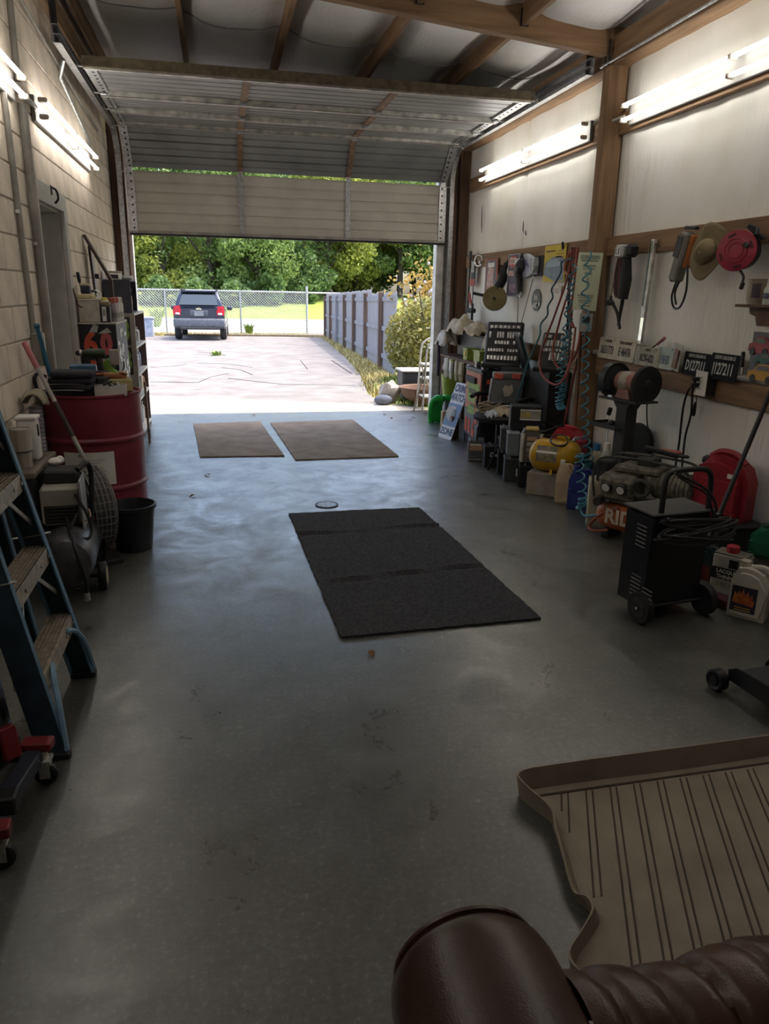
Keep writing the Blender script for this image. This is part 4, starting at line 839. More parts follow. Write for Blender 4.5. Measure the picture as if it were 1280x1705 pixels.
# compressor by the wall
t = thing('air_compressor', 'small grey air compressor with a horizontal tank and yellow hubbed wheel', 'compressor', (-.80, 3.88, 0), math.radians(4)); tk = mat('tank_dark_grey', (.10, .10, .11), .35, .3, var=.3, scale=10)
B().lathe([(0, -.31), (.07, -.30), (.12, -.265), (.135, -.22), (.135, .22), (.12, .265), (.07, .30), (0, .31)], (0, -.0, .205), 32, 'Y').o('tank', tk, t)
for x in (-.13, .15):
    w_ = B().lathe([(0, -.018), (.05, -.02), (.068, -.02), (.072, -.012), (.072, .012), (.068, .02), (.05, .02), (0, .018)], (x, -.09, .072), 24, 'X').o('wheel', black, t); B().lathe([(0, -.024), (.042, -.022), (.046, .022), (0, .024)], (x, -.09, .072), 18, 'X').o('hub', mat('hub_yellow', (.50, .42, .22), .5), w_)
B().cyl((-.13, -.09, .072), (.15, -.09, .072), .008).o('axle', dgrey, t); B().box((0, .24, .04), (.10, .03, .08), bev=.005).o('foot', dark, t)
B().box((-.02, .06, .44), (.19, .22, .20), (0, 0, 0), .015).o('pump_cover', mat('cover_cream_grey', (.36, .35, .31), .5), t)
B().prism([(-.11, 0), (.11, 0), (.09, .26), (-.13, .26)], .008, (.078, .05, .31), (0, 0, PI/2)).o('side_panel', mat('panel_pale_grey', (.42, .44, .46), .45), t)
B().box((-.02, -.052, .40), (.16, .006, .09)).o('louvre_panel', black, t); B().box((-.02, .10, .57), (.16, .16, .07), (0, .05, 0), .01).o('motor_block', dark, t)
lv = t.children[-2]
for k in range(5): B().box((-.02, -.057, .365+k*.018), (.14, .006, .006), (.4, 0, 0)).o('louvre', dgrey, t)
B().tube(catm([(.06, .06, .60), (.10, .13, .62), (.115, .16, .55), (.10, .14, .34)], 5), .014, 8).o('carry_handle', black, t)
B().tube(catm([(.05, -.05, .50), (.10, -.10, .42), (.12, -.12, .33), (.10, -.17, .30), (.03, -.19, .34), (.06, -.12, .42)], 6), .008, 7).o('air_hose', black, t); B().tube(catm([(0, -.05, .38), (.02, -.15, .36), (.05, -.27, .30), (.09, -.31, .15), (.09, -.31, .07)], 6), .010, 8).o('rubber_hose', black, t); B().cyl((.09, -.31, .03), (.09, -.31, .07), .016, .012, 10).o('coupling', steel, t)
B().tube(catm([(.02, -.02, .35), (.08, -.03, .35), (.11, -.02, .37), (.10, .02, .40)], 5), .004, 6).o('copper_line', mat('copper', (.45, .26, .18), .3, .8), t)
t = thing('crumpled_cloth', 'crumpled white plastic on top of the air compressor', 'cloth', (-.87, 4.06, .605)); B().sph((0, 0, .018), .035, 10, (1, 1.1, .6)).sph((.02, .02, .022), .022, 8).o('lump', white, t)
# ================================================================ CABINET BY THE DOOR
cbk = mat('cabinet_black', (.022, .021, .026), .5); t = thing('number_cabinet', 'black cabinet with orange 6 and pink 0 numerals stuck on its side', 'cabinet', (-.945, 6.75, 0))
B().box((0, 0, .61), (.275, .70, 1.22), bev=.004).o('body', cbk, t); 
om, pk = mat('numeral_orange', (.62, .10, .05), .6), mat('numeral_pink', (.50, .11, .11), .6)
text('6', .26, om, t, (-.065, -.352, 1.06), (PI/2, 0, 0), 'numeral', sx=.8, bold=.012); text('0', .22, pk, t, (.055, -.352, 1.06), (PI/2, 0, 0), 'numeral', sx=.75, bold=.014); text('1', .22, om, t, (-.055, -.352, .84), (PI/2, 0, 0), 'numeral', sx=.9, bold=.014)
gq = mat('sticker_grey_white', (.42, .42, .38), .7)
B().box((.06, -.352, .885), (.09, .003, .13), bev=.001).o('sticker', mat('sticker_tan', (.36, .31, .26), .7), t); B().prism([(-.04, -.03), (0, .035), (.035, .02), (.02, -.03)], .003, (-.03, -.352, 1.185)).prism([(-.05, -.02), (.02, .03), (.05, -.01)], .003, (.05, -.352, 1.165)).o('torn_sticker', gq, t)
ws = B()
for k in range(26): ws.box((.139, U(-.33, .33), U(.75, 1.18)), (.002, U(.03, .12), U(.02, .07)), (U(-.3, .3), 0, 0))
ws.o('paint_spatter', white, t)['kind'] = 'stuff'; B().box((0, 0, 1.225), (.29, .71, .014), bev=.002).o('top_board', mat('top_cream', (.5, .47, .4), .6), t)
CT = 1.2325
t = thing('white_box', 'scuffed white metal box on the numbered cabinet', 'box', (-1.0, 6.56, CT)); B().box((0, 0, .085), (.155, .30, .17), bev=.004).o('body', mat('box_scuffed_white', (.55, .52, .45), .6, scale=14, col2=(.42, .37, .30)), t); B().box((0, 0, .172), (.16, .31, .012), bev=.003).o('lid', mat('lid_cream', (.6, .57, .48), .6), t)
cans = [((-.885, 6.47), .040, 'matte black rectangular oil can with a white label on the numbered cabinet', 'dk'), ((-.845, 6.60), .034, 'red topped grey spray can on the numbered cabinet', 'rd'), ((-.84, 6.74), .033, 'white spray can with a red cap on the numbered cabinet', 'w1'), ((-.84, 6.86), .033, 'white spray can with a pale cap on the numbered cabinet', 'w2'), ((-.84, 6.98), .033, 'cream spray can at the far end of the numbered cabinet', 'w3')]
for (x, y), r_, lab, kd in cans:
    bc = {'dk': (.04, .035, .045), 'rd': (.30, .25, .27), 'w1': (.62, .60, .56), 'w2': (.55, .53, .48), 'w3': (.58, .52, .42)}[kd]; cc = {'dk': (.30, .22, .12), 'rd': (.42, .12, .07), 'w1': (.45, .10, .08), 'w2': (.6, .58, .5), 'w3': (.5, .45, .35)}[kd]
    if kd == 'dk':
        t = thing('oil_can', lab, 'can', (x, y, CT)); B().box((0, 0, .065), (.075, .10, .13), bev=.006).o('body', mat('can_'+kd, bc, .4), t); B().box((0, 0, .145), (.07, .09, .035), bev=.008).o('lid', mat('cap_'+kd, cc, .5), t); f = B().box((-.005, -.051, .065), (.03, .002, .11)).o('label', paper, t); B().box((-.005, -.0525, .075), (.018, .001, .05)).o('label_print', mat('print_grey', (.35, .34, .33), .7), f)
    else:
        t = thing('spray_can', lab, 'can', (x, y, CT)); B().lathe([(0, 0), (r_, 0), (r_, .13), (r_*.85, .145), (r_*.6, .15), (0, .15)], n=20).o('body', mat('can_'+kd, bc, .35), t); B().lathe([(r_*.8, .145), (r_*.82, .185), (r_*.7, .19), (0, .19)], n=16).o('cap', mat('cap_'+kd, cc, .5), t); B().lathe([(r_+.0006, .03), (r_+.0006, .07)], n=20).o('print_band', mat('band_'+kd, tuple(v*.6 for v in bc), .4), t)
t = thing('navy_box', 'dark blue box on a cream pad on top of the white box', 'box', (-1.02, 6.50, CT+.179)); B().box((0, 0, .018), (.11, .16, .036), bev=.008).o('pad', mat('pad_cream', (.60, .52, .30), .8), t); B().box((-.005, 0, .068), (.07, .09, .06), bev=.008).o('box', mat('navy_box', (.025, .028, .06), .5), t); B().box((-.005, 0, .106), (.065, .085, .02), bev=.005).o('lid', mat('lid_tan', (.5, .42, .28), .7), t)
t = thing('tape_dispenser', 'white tape dispenser with a dark knob on the white box', 'dispenser', (-.965, 6.63, CT+.179)); B().torus((0, 0, .03), .028, .012, 18, 8, (PI/2, 0, .4)).o('roll', white, t); B().box((-.02, 0, .055), (.05, .04, .02), (0, .2, 0), .006).o('knob', dark, t); B().box((.0, 0, .006), (.09, .06, .012), bev=.003).o('base', white, t)
t = thing('tape_roll', 'small yellow domed cap on top of the black oil can', 'tape', (-.885, 6.47, CT+.163)); B().lathe([(0, 0), (.026, 0), (.026, .012), (.022, .026), (0, .03)], n=18).o('dome', mat('cap_yellow', (.62, .46, .06), .45), t); B().lathe([(.028, 0), (.029, .004), (.028, .008)], n=18).o('ring', white, t)  # domed yellow cap on the oil can, built as its own object
t = thing('screwdriver', 'screwdriver with a dark red handle standing behind the navy box', 'screwdriver', (-1.06, 6.56, CT+.18)); B().cyl((.0, 0, .0), (-.012, -.02, .12), .006).o('shaft', mat('shaft_red', (.25, .04, .04), .5), t); B().tube([(-.012, -.02, .12), (-.014, -.022, .14), (-.02, -.03, .20)], [.010, .014, .012], 10).o('handle', black, t)
# ================================================================ BOOKCASE
bkw = mat('bookcase_laminate', (.30, .27, .24), .55); bkl = mat('bookcase_edge', (.50, .48, .42), .55); bks = mat('bookcase_brown', (.14, .095, .085), .6)
t = thing('bookcase', 'narrow open bookcase of shop supplies against the block wall by the opening', 'bookcase', (-.955, 8.40, 0)); BW, BD = 1.06, .27
SZ = (.06, .42, .66, .94, 1.262)
B().box((0, -BW/2+.012, .63), (BD, .024, 1.262), bev=.002).o('side_panel', bkw, t); B().box((0, BW/2-.012, .63), (BD, .024, 1.262), bev=.002).o('side_panel', bks, t); B().box((-BD/2+.005, 0, .63), (.008, BW, 1.25)).o('back_panel', bks, t)
for z in SZ: B().box((.004, 0, z-.012), (BD, BW-.05, .024), bev=.002).o('shelf', bkl, t)
B().box((BD/2+.004, -BW/2+.012, .63), (.006, .03, 1.262)).o('edge_strip', bkl, t)
grn = mat('numeral_green', (.22, .34, .07), .6); pb_ = mat('sticker_black', (.03, .03, .03), .6)
for z in (1.09, .80): B().box((.03, -BW/2-.002, z), (.13, .003, .27)).o('sticker', pb_, t); text('8', .27, grn, t, (.03, -BW/2-.005, z), (PI/2, 0, 0), 'numeral', sx=.8, bold=.012)
BX, BY = -.955, 8.40
rs = random.Random(3); pal = [(.30, .33, .36), (.52, .52, .50), (.42, .12, .08), (.10, .12, .16), (.35, .38, .42), (.55, .50, .42), (.12, .16, .22), (.45, .25, .15)]
LBN = ['grey', 'white', 'red', 'black', 'silver', 'cream', 'navy', 'orange']
for zi, nm in ((2, 'third'), (3, 'upper'), (1, 'second'), (0, 'lowest')):
    y = -BW/2+.10; k = 0
    while y < BW/2-.09:
        ci = rs.randrange(8); r_ = rs.uniform(.028, .042); h = rs.uniform(.14, .20) if zi > 0 else rs.uniform(.2, .28)
        t2 = thing('supply_bottle', f'{LBN[ci]} capped bottle on the {nm} shelf of the bookcase', 'bottle', (BX+.05+rs.uniform(-.02, .015), BY+y, SZ[zi]+.0005), 0, 'bottles and cans in the bookcase')
        B().lathe([(0, 0), (r_, 0), (r_, h*.7), (r_*.5, h*.84), (r_*.45, h*.86), (0, h*.86)], n=14).o('body', mat(f'bottle_{LBN[ci]}', pal[ci], .4), t2); B().lathe([(r_*.5, h*.84), (r_*.5, h), (0, h)], n=12).o('cap', mat(f'bcap_{(ci+3)%8}', pal[(ci+3) % 8], .5), t2)
        y += r_*2+rs.uniform(.03, .10)
t = thing('storage_crate', 'dark open crate of bottles on top of the bookcase', 'crate', (-.955, 8.14, 1.2635)); dkc = mat('crate_slate', (.045, .045, .062), .6)
B().box((0, -.255, .155), (.25, .012, .31)).o('side', dkc, t); B().box((0, .255, .155), (.25, .012, .31)).o('side', dkc, t); B().box((0, 0, .006), (.25, .5, .012)).o('base', dkc, t); B().box((0, 0, .304), (.25, .5, .012)).o('top', dkc, t); B().box((-.12, 0, .155), (.008, .5, .3)).o('back', dkc, t)
for k, (c, nme) in enumerate((((.55, .56, .58), 'white'), ((.05, .16, .24), 'teal'), ((.04, .04, .05), 'black'), ((.28, .14, .09), 'brown'))):
    t2 = thing('spray_bottle', f'{nme} spray bottle inside the dark crate on the bookcase', 'bottle', (-.90, 7.96+k*.11, 1.2765)); B().lathe([(0, 0), (.036, 0), (.036, .14), (.014, .17), (.014, .19), (0, .19)], n=14).o('body', mat('spray_'+nme, c, .4), t2); B().box((.01, 0, .205), (.06, .02, .03), bev=.005).o('trigger_head', (white, black)[k % 2], t2)
t = thing('small_box', 'small white box with a dark window on top of the dark crate', 'box', (-.99, 8.0, 1.574)); B().box((0, 0, .035), (.14, .16, .07), bev=.008).o('body', white, t); B().box((0.005, -.081, .03), (.09, .003, .035), bev=.002).o('window', dark, t); B().box((0, 0, .075), (.15, .17, .012), bev=.003).o('lid', mat('lid_tan2', (.5, .45, .33), .6), t)
t = thing('wire_spool', 'coil of pale wire on top of the dark crate', 'spool', (-.89, 8.10, 1.574)); B().torus((0, 0, .025), .05, .02, 20, 8).o('coil', mat('pale_wire', (.5, .52, .5), .4), t); B().lathe([(0, 0), (.028, 0), (.028, .05), (0, .05)], n=14).o('core', mat('core_green', (.2, .3, .28), .5), t)
# leaning board & sheet
t = thing('leaning_plank', 'worn plank leaning diagonally from the block wall above the cabinet', 'plank', (-.90, 7.08, CT+.0)); p0, p1 = Vector((.0, .0, .33)), Vector((-.185, -.02, .69)); B().bar(p0+(p0-p1)*.0, p1, .02, .10, up=(0, 1, 0)).o('board', wood('plank_worn', (.30, .27, .24), 'Z', (.12, .07, .05)), t); B().bar(p0+Vector((0, -.052, 0)), p1+Vector((0, -.052, 0)), .022, .006, up=(0, 1, 0)).o('dark_edge', mat('plank_edge', (.05, .03, .03), .7), t); B().bar(Vector((0, 0, .002)), p0, .02, .06, up=(0, 1, 0)).o('leg', mat('plank_leg', (.06, .04, .04), .7), t)
t = thing('display_board', 'white framed board propped on edge against the block wall behind the plank', 'board', (-1.07, 7.18, CT)); B().box((.02, 0, .30), (.012, .14, .60), (0, -.04, 0)).o('sheet', mat('panel_white', (.60, .59, .60), .6), t); B().box((.02, -.075, .30), (.02, .014, .62), (0, -.04, 0)).o('frame', mat('frame_dark', (.05, .04, .045), .6), t); B().box((.04, .0, .36), (.03, .012, .04)).o('clip', dark, t)
t = thing('leaning_offcut', 'thin brown wooden offcut leaning against the foot of the bookcase', 'board', (-.74, 7.72, 0)); B().prism([(-.03, 0), (.05, 0), (-.05, .62), (-.10, .62)], .018, (0, 0, .0), (.0, 0, PI/2)).o('board', wood('offcut', (.22, .15, .10), 'Z'), t); B().box((.012, 0, .09), (.003, .04, .09)).o('sticker', mat('sticker_dark2', (.08, .08, .09), .6), t)
# ================================================================ RIGHT SIDE, FAR CLUTTER
def T0(name, label, cat, p, rz=0.0, g=None): return thing(name, label, cat, p, rz, g)
RB, RN, RL = (PI/2, 0, -PI/2), (PI/2, 0, 0), (PI/2, 0, PI/2)
teal = mat('teal_plastic', (.03, .13, .16), .4); lime = mat('lime_bin', (.30, .38, .06), .45); sock = mat('socket_chrome', (.78, .78, .80), .25, .55)
# tool cabinet with stickers
t = T0('tool_cabinet', 'black tool cabinet covered in orange and green stickers and numerals', 'cabinet', (2.72, 7.17, 0))
B().box((0, 0, .385), (.46, .48, .77), bev=.005).o('body', cbk, t); B().box((0, 0, .78), (.49, .50, .022), bev=.004).o('top', dgrey, t)
ora = mat('sticker_orange_pink', (.62, .22, .13), .6, scale=14, col2=(.45, .16, .12)); gre = mat('sticker_lime', (.30, .44, .08), .6, scale=14, col2=(.20, .30, .08))
for i, (z, h) in enumerate(((.665, .17), (.47, .19), (.23, .25))):
    d_ = B().box((-.234, 0, z), (.012, .45, h), bev=.003).o('drawer', mat('drawer_grey', (.10, .10, .105), .5) if i == 2 else ora, t)
B().box((-.25, .04, .675), (.03, .30, .06), bev=.006).o('handle', dark, t); B().box((-.242, -.03, .55), (.003, .36, .20)).o('sticker', gre, t); B().box((-.242, -.04, .37), (.003, .34, .08)).o('sticker', gre, t)
B().box((-.244, .0, .56), (.002, .22, .05)).box((-.244, -.05, .42), (.002, .18, .03)).o('sticker_print', mat('sticker_dark_print', (.14, .16, .06), .7), t)
for ch, y, z in (('8', .16, .20), ('8', .06, .19), ('6', -.06, .17), ('0', -.14, .31), ('3', -.12, .46)): text(ch, .20, om, t, (-.243, y, z), RB, 'numeral', sx=.7, bold=.012)
text('7', .24, om, t, (-.13, -.243, .60), RN, 'numeral', sx=.9, bold=.012)
for x, y in ((-.2, -.2), (.2, -.2), (-.2, .2), (.2, .2)): pass
CTz = .7915
# bench behind
bz = .80; t = T0('corner_bench', 'low dark bench holding rags and green bins in the corner by the opening', 'bench', (2.80, 8.18, 0)); B().box((0, 0, bz-.015), (.34, 1.42, .03), bev=.003).o('top', dkw, t)
for x in (-.13, .13):
    for y in (-.66, .66): B().box((x, y, (bz-.03)/2), (.05, .05, bz-.03)).o('leg', dkw, t)
B().box((0, 0, .3), (.28, 1.3, .02)).o('lower_shelf', dkw, t)
# green bins
for k, (px, py, w_) in enumerate(((797, 598, .15), (818, 598, .20))):
    p = wx(px, py, 2.70); t = T0('storage_bin', ('small lime green storage bin with a yellow tag on the corner bench', 'wider lime green storage bin on the corner bench')[k], 'bin', (2.73, p.y+.35, bz+.0005))
    B().prism([(-w_/2+.015, 0), (w_/2-.015, 0), (w_/2, .12), (-w_/2, .12)], .14, (0, 0, .0), (0, 0, PI/2)).o('tub', lime, t); B().box((0, 0, .122), (.16, w_+.02, .014), bev=.004).o('rim', lime, t)
    if k == 0: B().box((-.075, .0, .07), (.004, .05, .07), bev=.001).o('tag', mat('tag_yellow', (.62, .40, .03), .5), t)
# dark tool boxes beyond + rags on top
t = T0('black_toolbox', 'long black toolbox under the heap of beige rags', 'toolbox', (2.86, 8.22, bz+.0005)); B().box((0, 0, .13), (.15, .95, .26), bev=.012).o('body', black, t); B().box((0, 0, .262), (.15, .95, .02), bev=.004).o('lid', dark, t)
rg = mat('rag_cream_canvas', (.55, .48, .36), .9, var=.2, scale=12, bump=.4); rgp = mat('rag_pale', (.60, .57, .53), .9, var=.12, scale=12, bump=.3)
def rag(label, p, a, b2, h, sd, m, name='canvas_rag'):
    def fn(u, v): 
        x, y = (u-.5)*2, (v-.5)*2; r_ = min(1, x*x*.9+y*y*.9); z = h*(1-r_)**.6*(.75+.25*math.sin(u*11+sd)*math.cos(v*9+sd)) + .012*math.sin(u*23+v*7+sd) - .05*max(0, r_-.75)
        return (x*a*(1+.08*math.sin(v*7+sd)), y*b2*(1+.08*math.sin(u*6+sd)), z)
    return tag(B().grid(fn, 26, 30).o(name, m, None, p, solid=.008), label, 'rag')
rag('large crumpled cream canvas rag heaped at the end of the toolbox', (2.78, 8.52, bz+.285), .15, .27, .20, 1.3, rg); rag('folded cream rag beside the canvas heap', (2.80, 8.05, bz+.29), .14, .22, .13, 4.1, rg); rag('pale striped rag hanging by the wire basket', (2.84, 7.66, bz+.10), .10, .13, .27, 2.2, mat('rag_blush', (.62, .55, .48), .9, stretch=(1, 30, 1), scale=2))
rag('lilac white rag falling over the end of the bench', (2.68, 8.78, bz+.13), .12, .16, .20, 7.7, rgp)
# hanging gloves
gl1, gl2 = mat('glove_white', (.60, .60, .55), .8), mat('glove_khaki', (.42, .38, .27), .85)
for k, (px, m, lab) in enumerate(((744, gl1, 'white cotton glove hanging at the outer end of the bench'), (752, gl1, 'pale work glove with a lime cuff hanging from the bench'), (761, gl2, 'grey and tan work glove hanging in the middle of the row'), (769, gl2, 'khaki leather glove hanging nearest the tool cabinet'))):
    p = wx(px, 570, 2.58); t = T0('work_glove', lab, 'glove', (2.585, p.y, bz-.03), U(-.3, .3)); b_ = B().box((0, 0, -.06), (.03, .10, .13), None, .012, 2)
    b_.o('palm', m, t); 
    for j in range(4): B().tube([(0, -.036+j*.024, -.11), (0, -.038+j*.0255, -.17-(.012 if j in (1, 2) else 0)), (0, -.038+j*.026, -.20-(.014 if j in (1, 2) else 0))], [.013, .012, .008], 8).o('finger', m, t)
    B().tube([(0, .045, -.06), (0, .07, -.10), (0, .075, -.13)], [.014, .013, .008], 8).o('thumb', m, t); B().box((0, 0, .0), (.032, .10, .025), None, .008).o('cuff', lime if k == 1 else m, t)
t = T0('purple_strap', 'dark purple strap hanging down the door jamb', 'strap', (2.62, 8.86, .55)); B().tube(catm([(0, 0, .42), (-.01, .03, .36), (.0, .05, .2), (.0, .06, 0)], 5), .018, 6).o('strap', mat('strap_purple', (.06, .035, .09), .8), t); B().box((0, .06, .0), (.03, .02, .05)).o('buckle', dgrey, t)
t = T0('green_pail', 'lime green pail on the floor below the hanging gloves', 'pail', (2.72, 8.72, 0)); B().lathe([(0, .30), (.085, .30), (.11, .56), (.118, .565), (.11, .57), (.08, .31), (0, .31)], n=20).o('tub', lime, t); B().box((0, 0, .15), (.16, .16, .30), bev=.01).o('stand', mat('stand_grey', (.3, .3, .3), .7), t)
# wire basket and things
t = T0('wire_basket', 'small wire basket beside the pale rag on the bench', 'basket', (2.86, 7.60, bz+.30)); b_ = B()
for z in (0, .05, .10): b_.tube([(-.08, -.14, z), (.08, -.14, z), (.08, .14, z), (-.08, .14, z)], .003, 4, False, True)
for k in range(8):
    y = -.14+.04*k; b_.tube([(-.08, y, .10), (-.08, y, 0), (.08, y, 0), (.08, y, .10)], .002, 4)
b_.o('wires', dgrey, t)['kind'] = 'stuff'; B().box((0, 0, -.152), (.14, .26, .29), bev=.01).o('plinth_box', dark, t)
t = T0('bar_clamp', 'dark clamp with a red handle standing behind the rags', 'clamp', (2.90, 8.55, bz+.0)); B().box((0, 0, .3), (.02, .03, .6)).o('bar', dark, t); B().box((-.02, -.03, .52), (.06, .12, .05), (0, 0, .2), .01).o('jaw', dark, t); B().tube([(0, .03, .58), (-.01, .07, .64), (-.01, .10, .72)], [.014, .018, .012], 8).o('handle', mat('handle_red2', (.40, .10, .08), .5), t)
# loose sockets on the cabinet
lay = [(-.17, .10), (-.12, .02), (-.20, -.02), (-.10, .13), (-.17, -.09), (-.08, -.05), (-.05, .06), (-.02, .16), (-.13, -.15), (-.02, -.14), (-.20, -.18), (.03, .02)]
for k, (x, y) in enumerate(lay):
    r_ = U(.016, .026); h = U(.035, .07); o = B().lathe([(0, 0), (r_, 0), (r_, h*.55), (r_*.75, h*.62), (r_*.75, h), (r_*.4, h), (r_*.4, h*.7), (0, h*.7)], n=12).o('socket', (sock, steel, dgrey)[k % 3], None, (2.72+x, 7.17+y, CTz+.0005)); tag(o, 'loose steel socket standing on the black tool cabinet', 'socket', 'sockets on the tool cabinet')
# open socket cases
def socket_case(label, p, w_, h, rz, tilt, rows, m, seed, teald=True):
    t = T0('socket_set', label, 'socket set', p, rz); rnd = random.Random(seed); ct, st_ = math.cos(tilt), math.sin(tilt)
    e = bpy.data.objects.new('open_lid', None)
    lid = B().box((0, .03, h/2), (w_, .06, h), None, .012).o('case_lid', m, t, rot=(-tilt, 0, 0)); B().box((0, -.001, h/2), (w_*.92, .006, h*.92), None, .002).o('tray', mat('tray_charcoal', (.05, .05, .055), .6), t, rot=(-tilt, 0, 0))
    base = B().box((0, -h*.18, .02), (w_, h*.36, .04), None, .008).o('case_base', m, t); B().box((0, .062, h*.86), (w_*.8, .03, h*.14), None, .01).o('handle', dgrey, t, rot=(-tilt, 0, 0))
    for i, (n_, hh) in enumerate(rows):
        z = h*.86 - i*h*.17
        for j in range(n_):
            x = -w_*.42 + w_*.84*(j+.5)/n_
            if rnd.random() < .1: continue
            o = B().cyl((x, -.014, z-hh*h/2), (x, -.014, z+hh*h/2), w_*.38/n_, n=8).o('socket', sock, t, rot=(-tilt, 0, 0))
    return t
socket_case('large open socket set leaning on the back of the tool cabinet', (2.70, 6.99, CTz+.03), .36, .46, math.radians(-28), .38, ((7, .06), (12, .13), (10, .07), (11, .06), (9, .09)), black, 1)
t = T0('teal_case_half', 'black and teal plastic case half leaning beside the socket sets', 'case', (2.86, 6.75, .50)); B().box((0, 0, .33), (.03, .30, .66), (0, -.32, -.2), .012).o('shell', black, t); B().box((-.018, -.15, .33), (.012, .012, .66), (0, -.32, -.2), .004).o('teal_edge', teal, t)
# ---- office chair
CH = T0('office_chair', 'black padded office chair piled with tools and papers', 'chair', (2.52, 6.50, 0), math.radians(-55)); CH.scale = (1, 1, .88); cf_ = mat('chair_black_fabric', (.022, .022, .024), .8, bump=.2, bscale=150)
B().lathe([(0, -.045), (.18, -.045), (.235, -.02), (.245, .01), (.22, .035), (.12, .045), (0, .042)], (0, 0, .46), 30).o('seat', cf_, CH)
B().box((0, .27, .74), (.42, .06, .44), (-.16, 0, 0), .03, 3).o('backrest', cf_, CH); B().bar((.0, .16, .42), (.0, .26, .60), .05, .015).o('back_bar', black, CH)
for sx, dx in ((-1, 0), (1, .0)):
    B().tube(catm([(sx*.25, -.10, .66), (sx*.27, .0, .675), (sx*.27, .12, .67), (sx*.25, .2, .655)], 5), .022, 10).o('armrest', black, CH); B().tube(catm([(sx*.26, .02, .66), (sx*.29, .05, .55), (sx*.20, .04, .44)], 5), .014, 8).o('arm_support', black, CH)
B().cyl((0, 0, .09), (0, 0, .42), .024).o('gas_post', dgrey, CH)
for k in range(5):
    a = 2*PI*k/5+.3; e = Vector((.26*math.cos(a), .26*math.sin(a), .06)); B().bar((0, 0, .10), e, .04, .025).o('base_leg', black, CH); B().lathe([(0, -.012), (.022, -.012), (.025, 0), (.022, .012), (0, .012)], (e.x, e.y, .026), 12, 'X').o('caster', dark, CH)
sz = .447
t = T0('grey_tool_case', 'grey plastic tool case with orange latches standing on the office chair', 'tool case', (2.60, 6.60, sz), math.radians(-12)); gcm = mat('case_grey', (.16, .17, .175), .5)
B().prism([(-.16, .0), (.14, 0), (.17, .30), (-.13, .30)], .11, (0, 0, .002), None, .01).o('shell', gcm, t); B().box((.02, 0, .335), (.28, .10, .06), None, .01).o('lid', gcm, t)
for x in (-.07, .09): B().box((x, -.056, .33), (.08, .02, .055), (0, .15, 0), .006).o('latch', mat('latch_orange', (.62, .14, .08), .5), t)
B().prism([(-.05, .02), (-.03, .06), (.0, .045), (.035, .065), (.05, .01), (.02, -.04), (-.03, -.05)], .004, (.02, -.057, .19)).o('badge', mat('badge_pale', (.55, .50, .42), .5), t)
for k in range(8): B().box((-.12+k*.036, -.058, .035), (.012, .006, .05)).o('grip_rib', mat('rib_light', (.30, .32, .34), .5), t)
t = T0('rope_bundle', 'loose bundle of tan rope on the seat of the office chair', 'rope', (2.42, 6.50, sz)); 
for k in range(4): B().tube([(.09*math.cos(a)*(1+.2*k*.3), .07*math.sin(a), .02+.02*k+.012*math.sin(3*a+k)) for a in [2*PI*i/24 for i in range(24)]], .009, 6, False, True).o('coil', mat('rope_tan', (.33, .26, .18), .9), t)
rag('beige cloth bag lying on the seat of the office chair', (2.50, 6.40, sz+.002), .10, .09, .07, 3.0, mat('cloth_tan', (.50, .42, .30), .9)); rag('crumpled blue white plastic bag at the front of the chair seat', (2.41, 6.38, sz+.002), .07, .06, .035, 5.0, mat('bag_blue_white', (.50, .55, .62), .4))
for k in range(3): o = B().box((0, 0, .006), (.20, .03, .012), (0, 0, .2*k), .003).o('flat_bar', (white, black, steel)[k], None, (2.52+.02*k, 6.50+.03*k, sz+.055+.013*k)); tag(o, ('white flat bar', 'black flat bar', 'steel flat bar')[k]+' lying across the clutter on the office chair', 'bar')
t = T0('yellow_handle_hammer', 'hammer with a yellow handle hanging behind the office chair', 'hammer', (2.88, 6.42, .83)); B().cyl((0, .10, .04), (0, -.14, -.02), .017, n=10).o('handle', mat('handle_yellow', (.50, .38, .06), .5), t); B().cyl((0, -.14, -.02), (0, -.24, -.045), .012).o('shaft', dgrey, t); B().box((0, -.26, -.05), (.03, .04, .12), (.2, 0, 0), .006).o('head', dgrey, t)
socket_case('second open socket set propped beside the hanging hoses', (2.86, 6.20, .86), .26, .36, math.radians(-40), .42, ((6, .08), (7, .16), (7, .08), (6, .2)), black, 2)
t = T0('storage_chest', 'dark wooden box behind the second socket set', 'box', (2.88, 6.25, 0)); B().box((0, 0, .425), (.20, .42, .85), bev=.006).o('body', dark, t); B().box((0, 0, .853), (.21, .43, .012), bev=.003).o('lid', dgrey, t)
t = T0('red_rod', 'thin red rod leaning in the corner of the office chair back', 'rod', (2.86, 5.95, 0)); B().cyl((0, 0, .0), (.07, -.1, .95), .010, n=8).o('rod', mat('rod_red', (.30, .06, .06), .5), t); B().cyl((.07, -.1, .95), (.075, -.107, 1.0), .013, n=8).o('tip', dark, t)
# ---- street sign
SG = T0('crime_watch_sign', 'white and blue metal crime watch zone sign leaning on the tool cabinet', 'sign', (2.33, 7.585, 0))
a_, b2 = Vector((-.035, .11, 0)), Vector((.025, -.11, 0)); ang_ = math.atan2(b2.y-a_.y, b2.x-a_.x); SG.rotation_euler = (0, 0, ang_)
sgm = mat('sign_white', (.66, .68, .72), .4, var=.05); sbl = mat('sign_blue', (.10, .20, .42), .45); sna = mat('sign_navy', (.03, .05, .16), .45)
tl = -math.radians(20); H_ = .62
b_ = B().prism([(-.13, .01), (-.12, 0), (.12, 0), (.13, .01), (.13, H_-.01), (.12, H_), (-.12, H_), (-.13, H_-.01)], .004); b_.o('plate', sgm, SG, rot=(tl, 0, 0))
def sgt(z, y=-.0035): return Vector((0, y*math.cos(tl) - z*math.sin(tl), y*math.sin(tl)+z*math.cos(tl)))
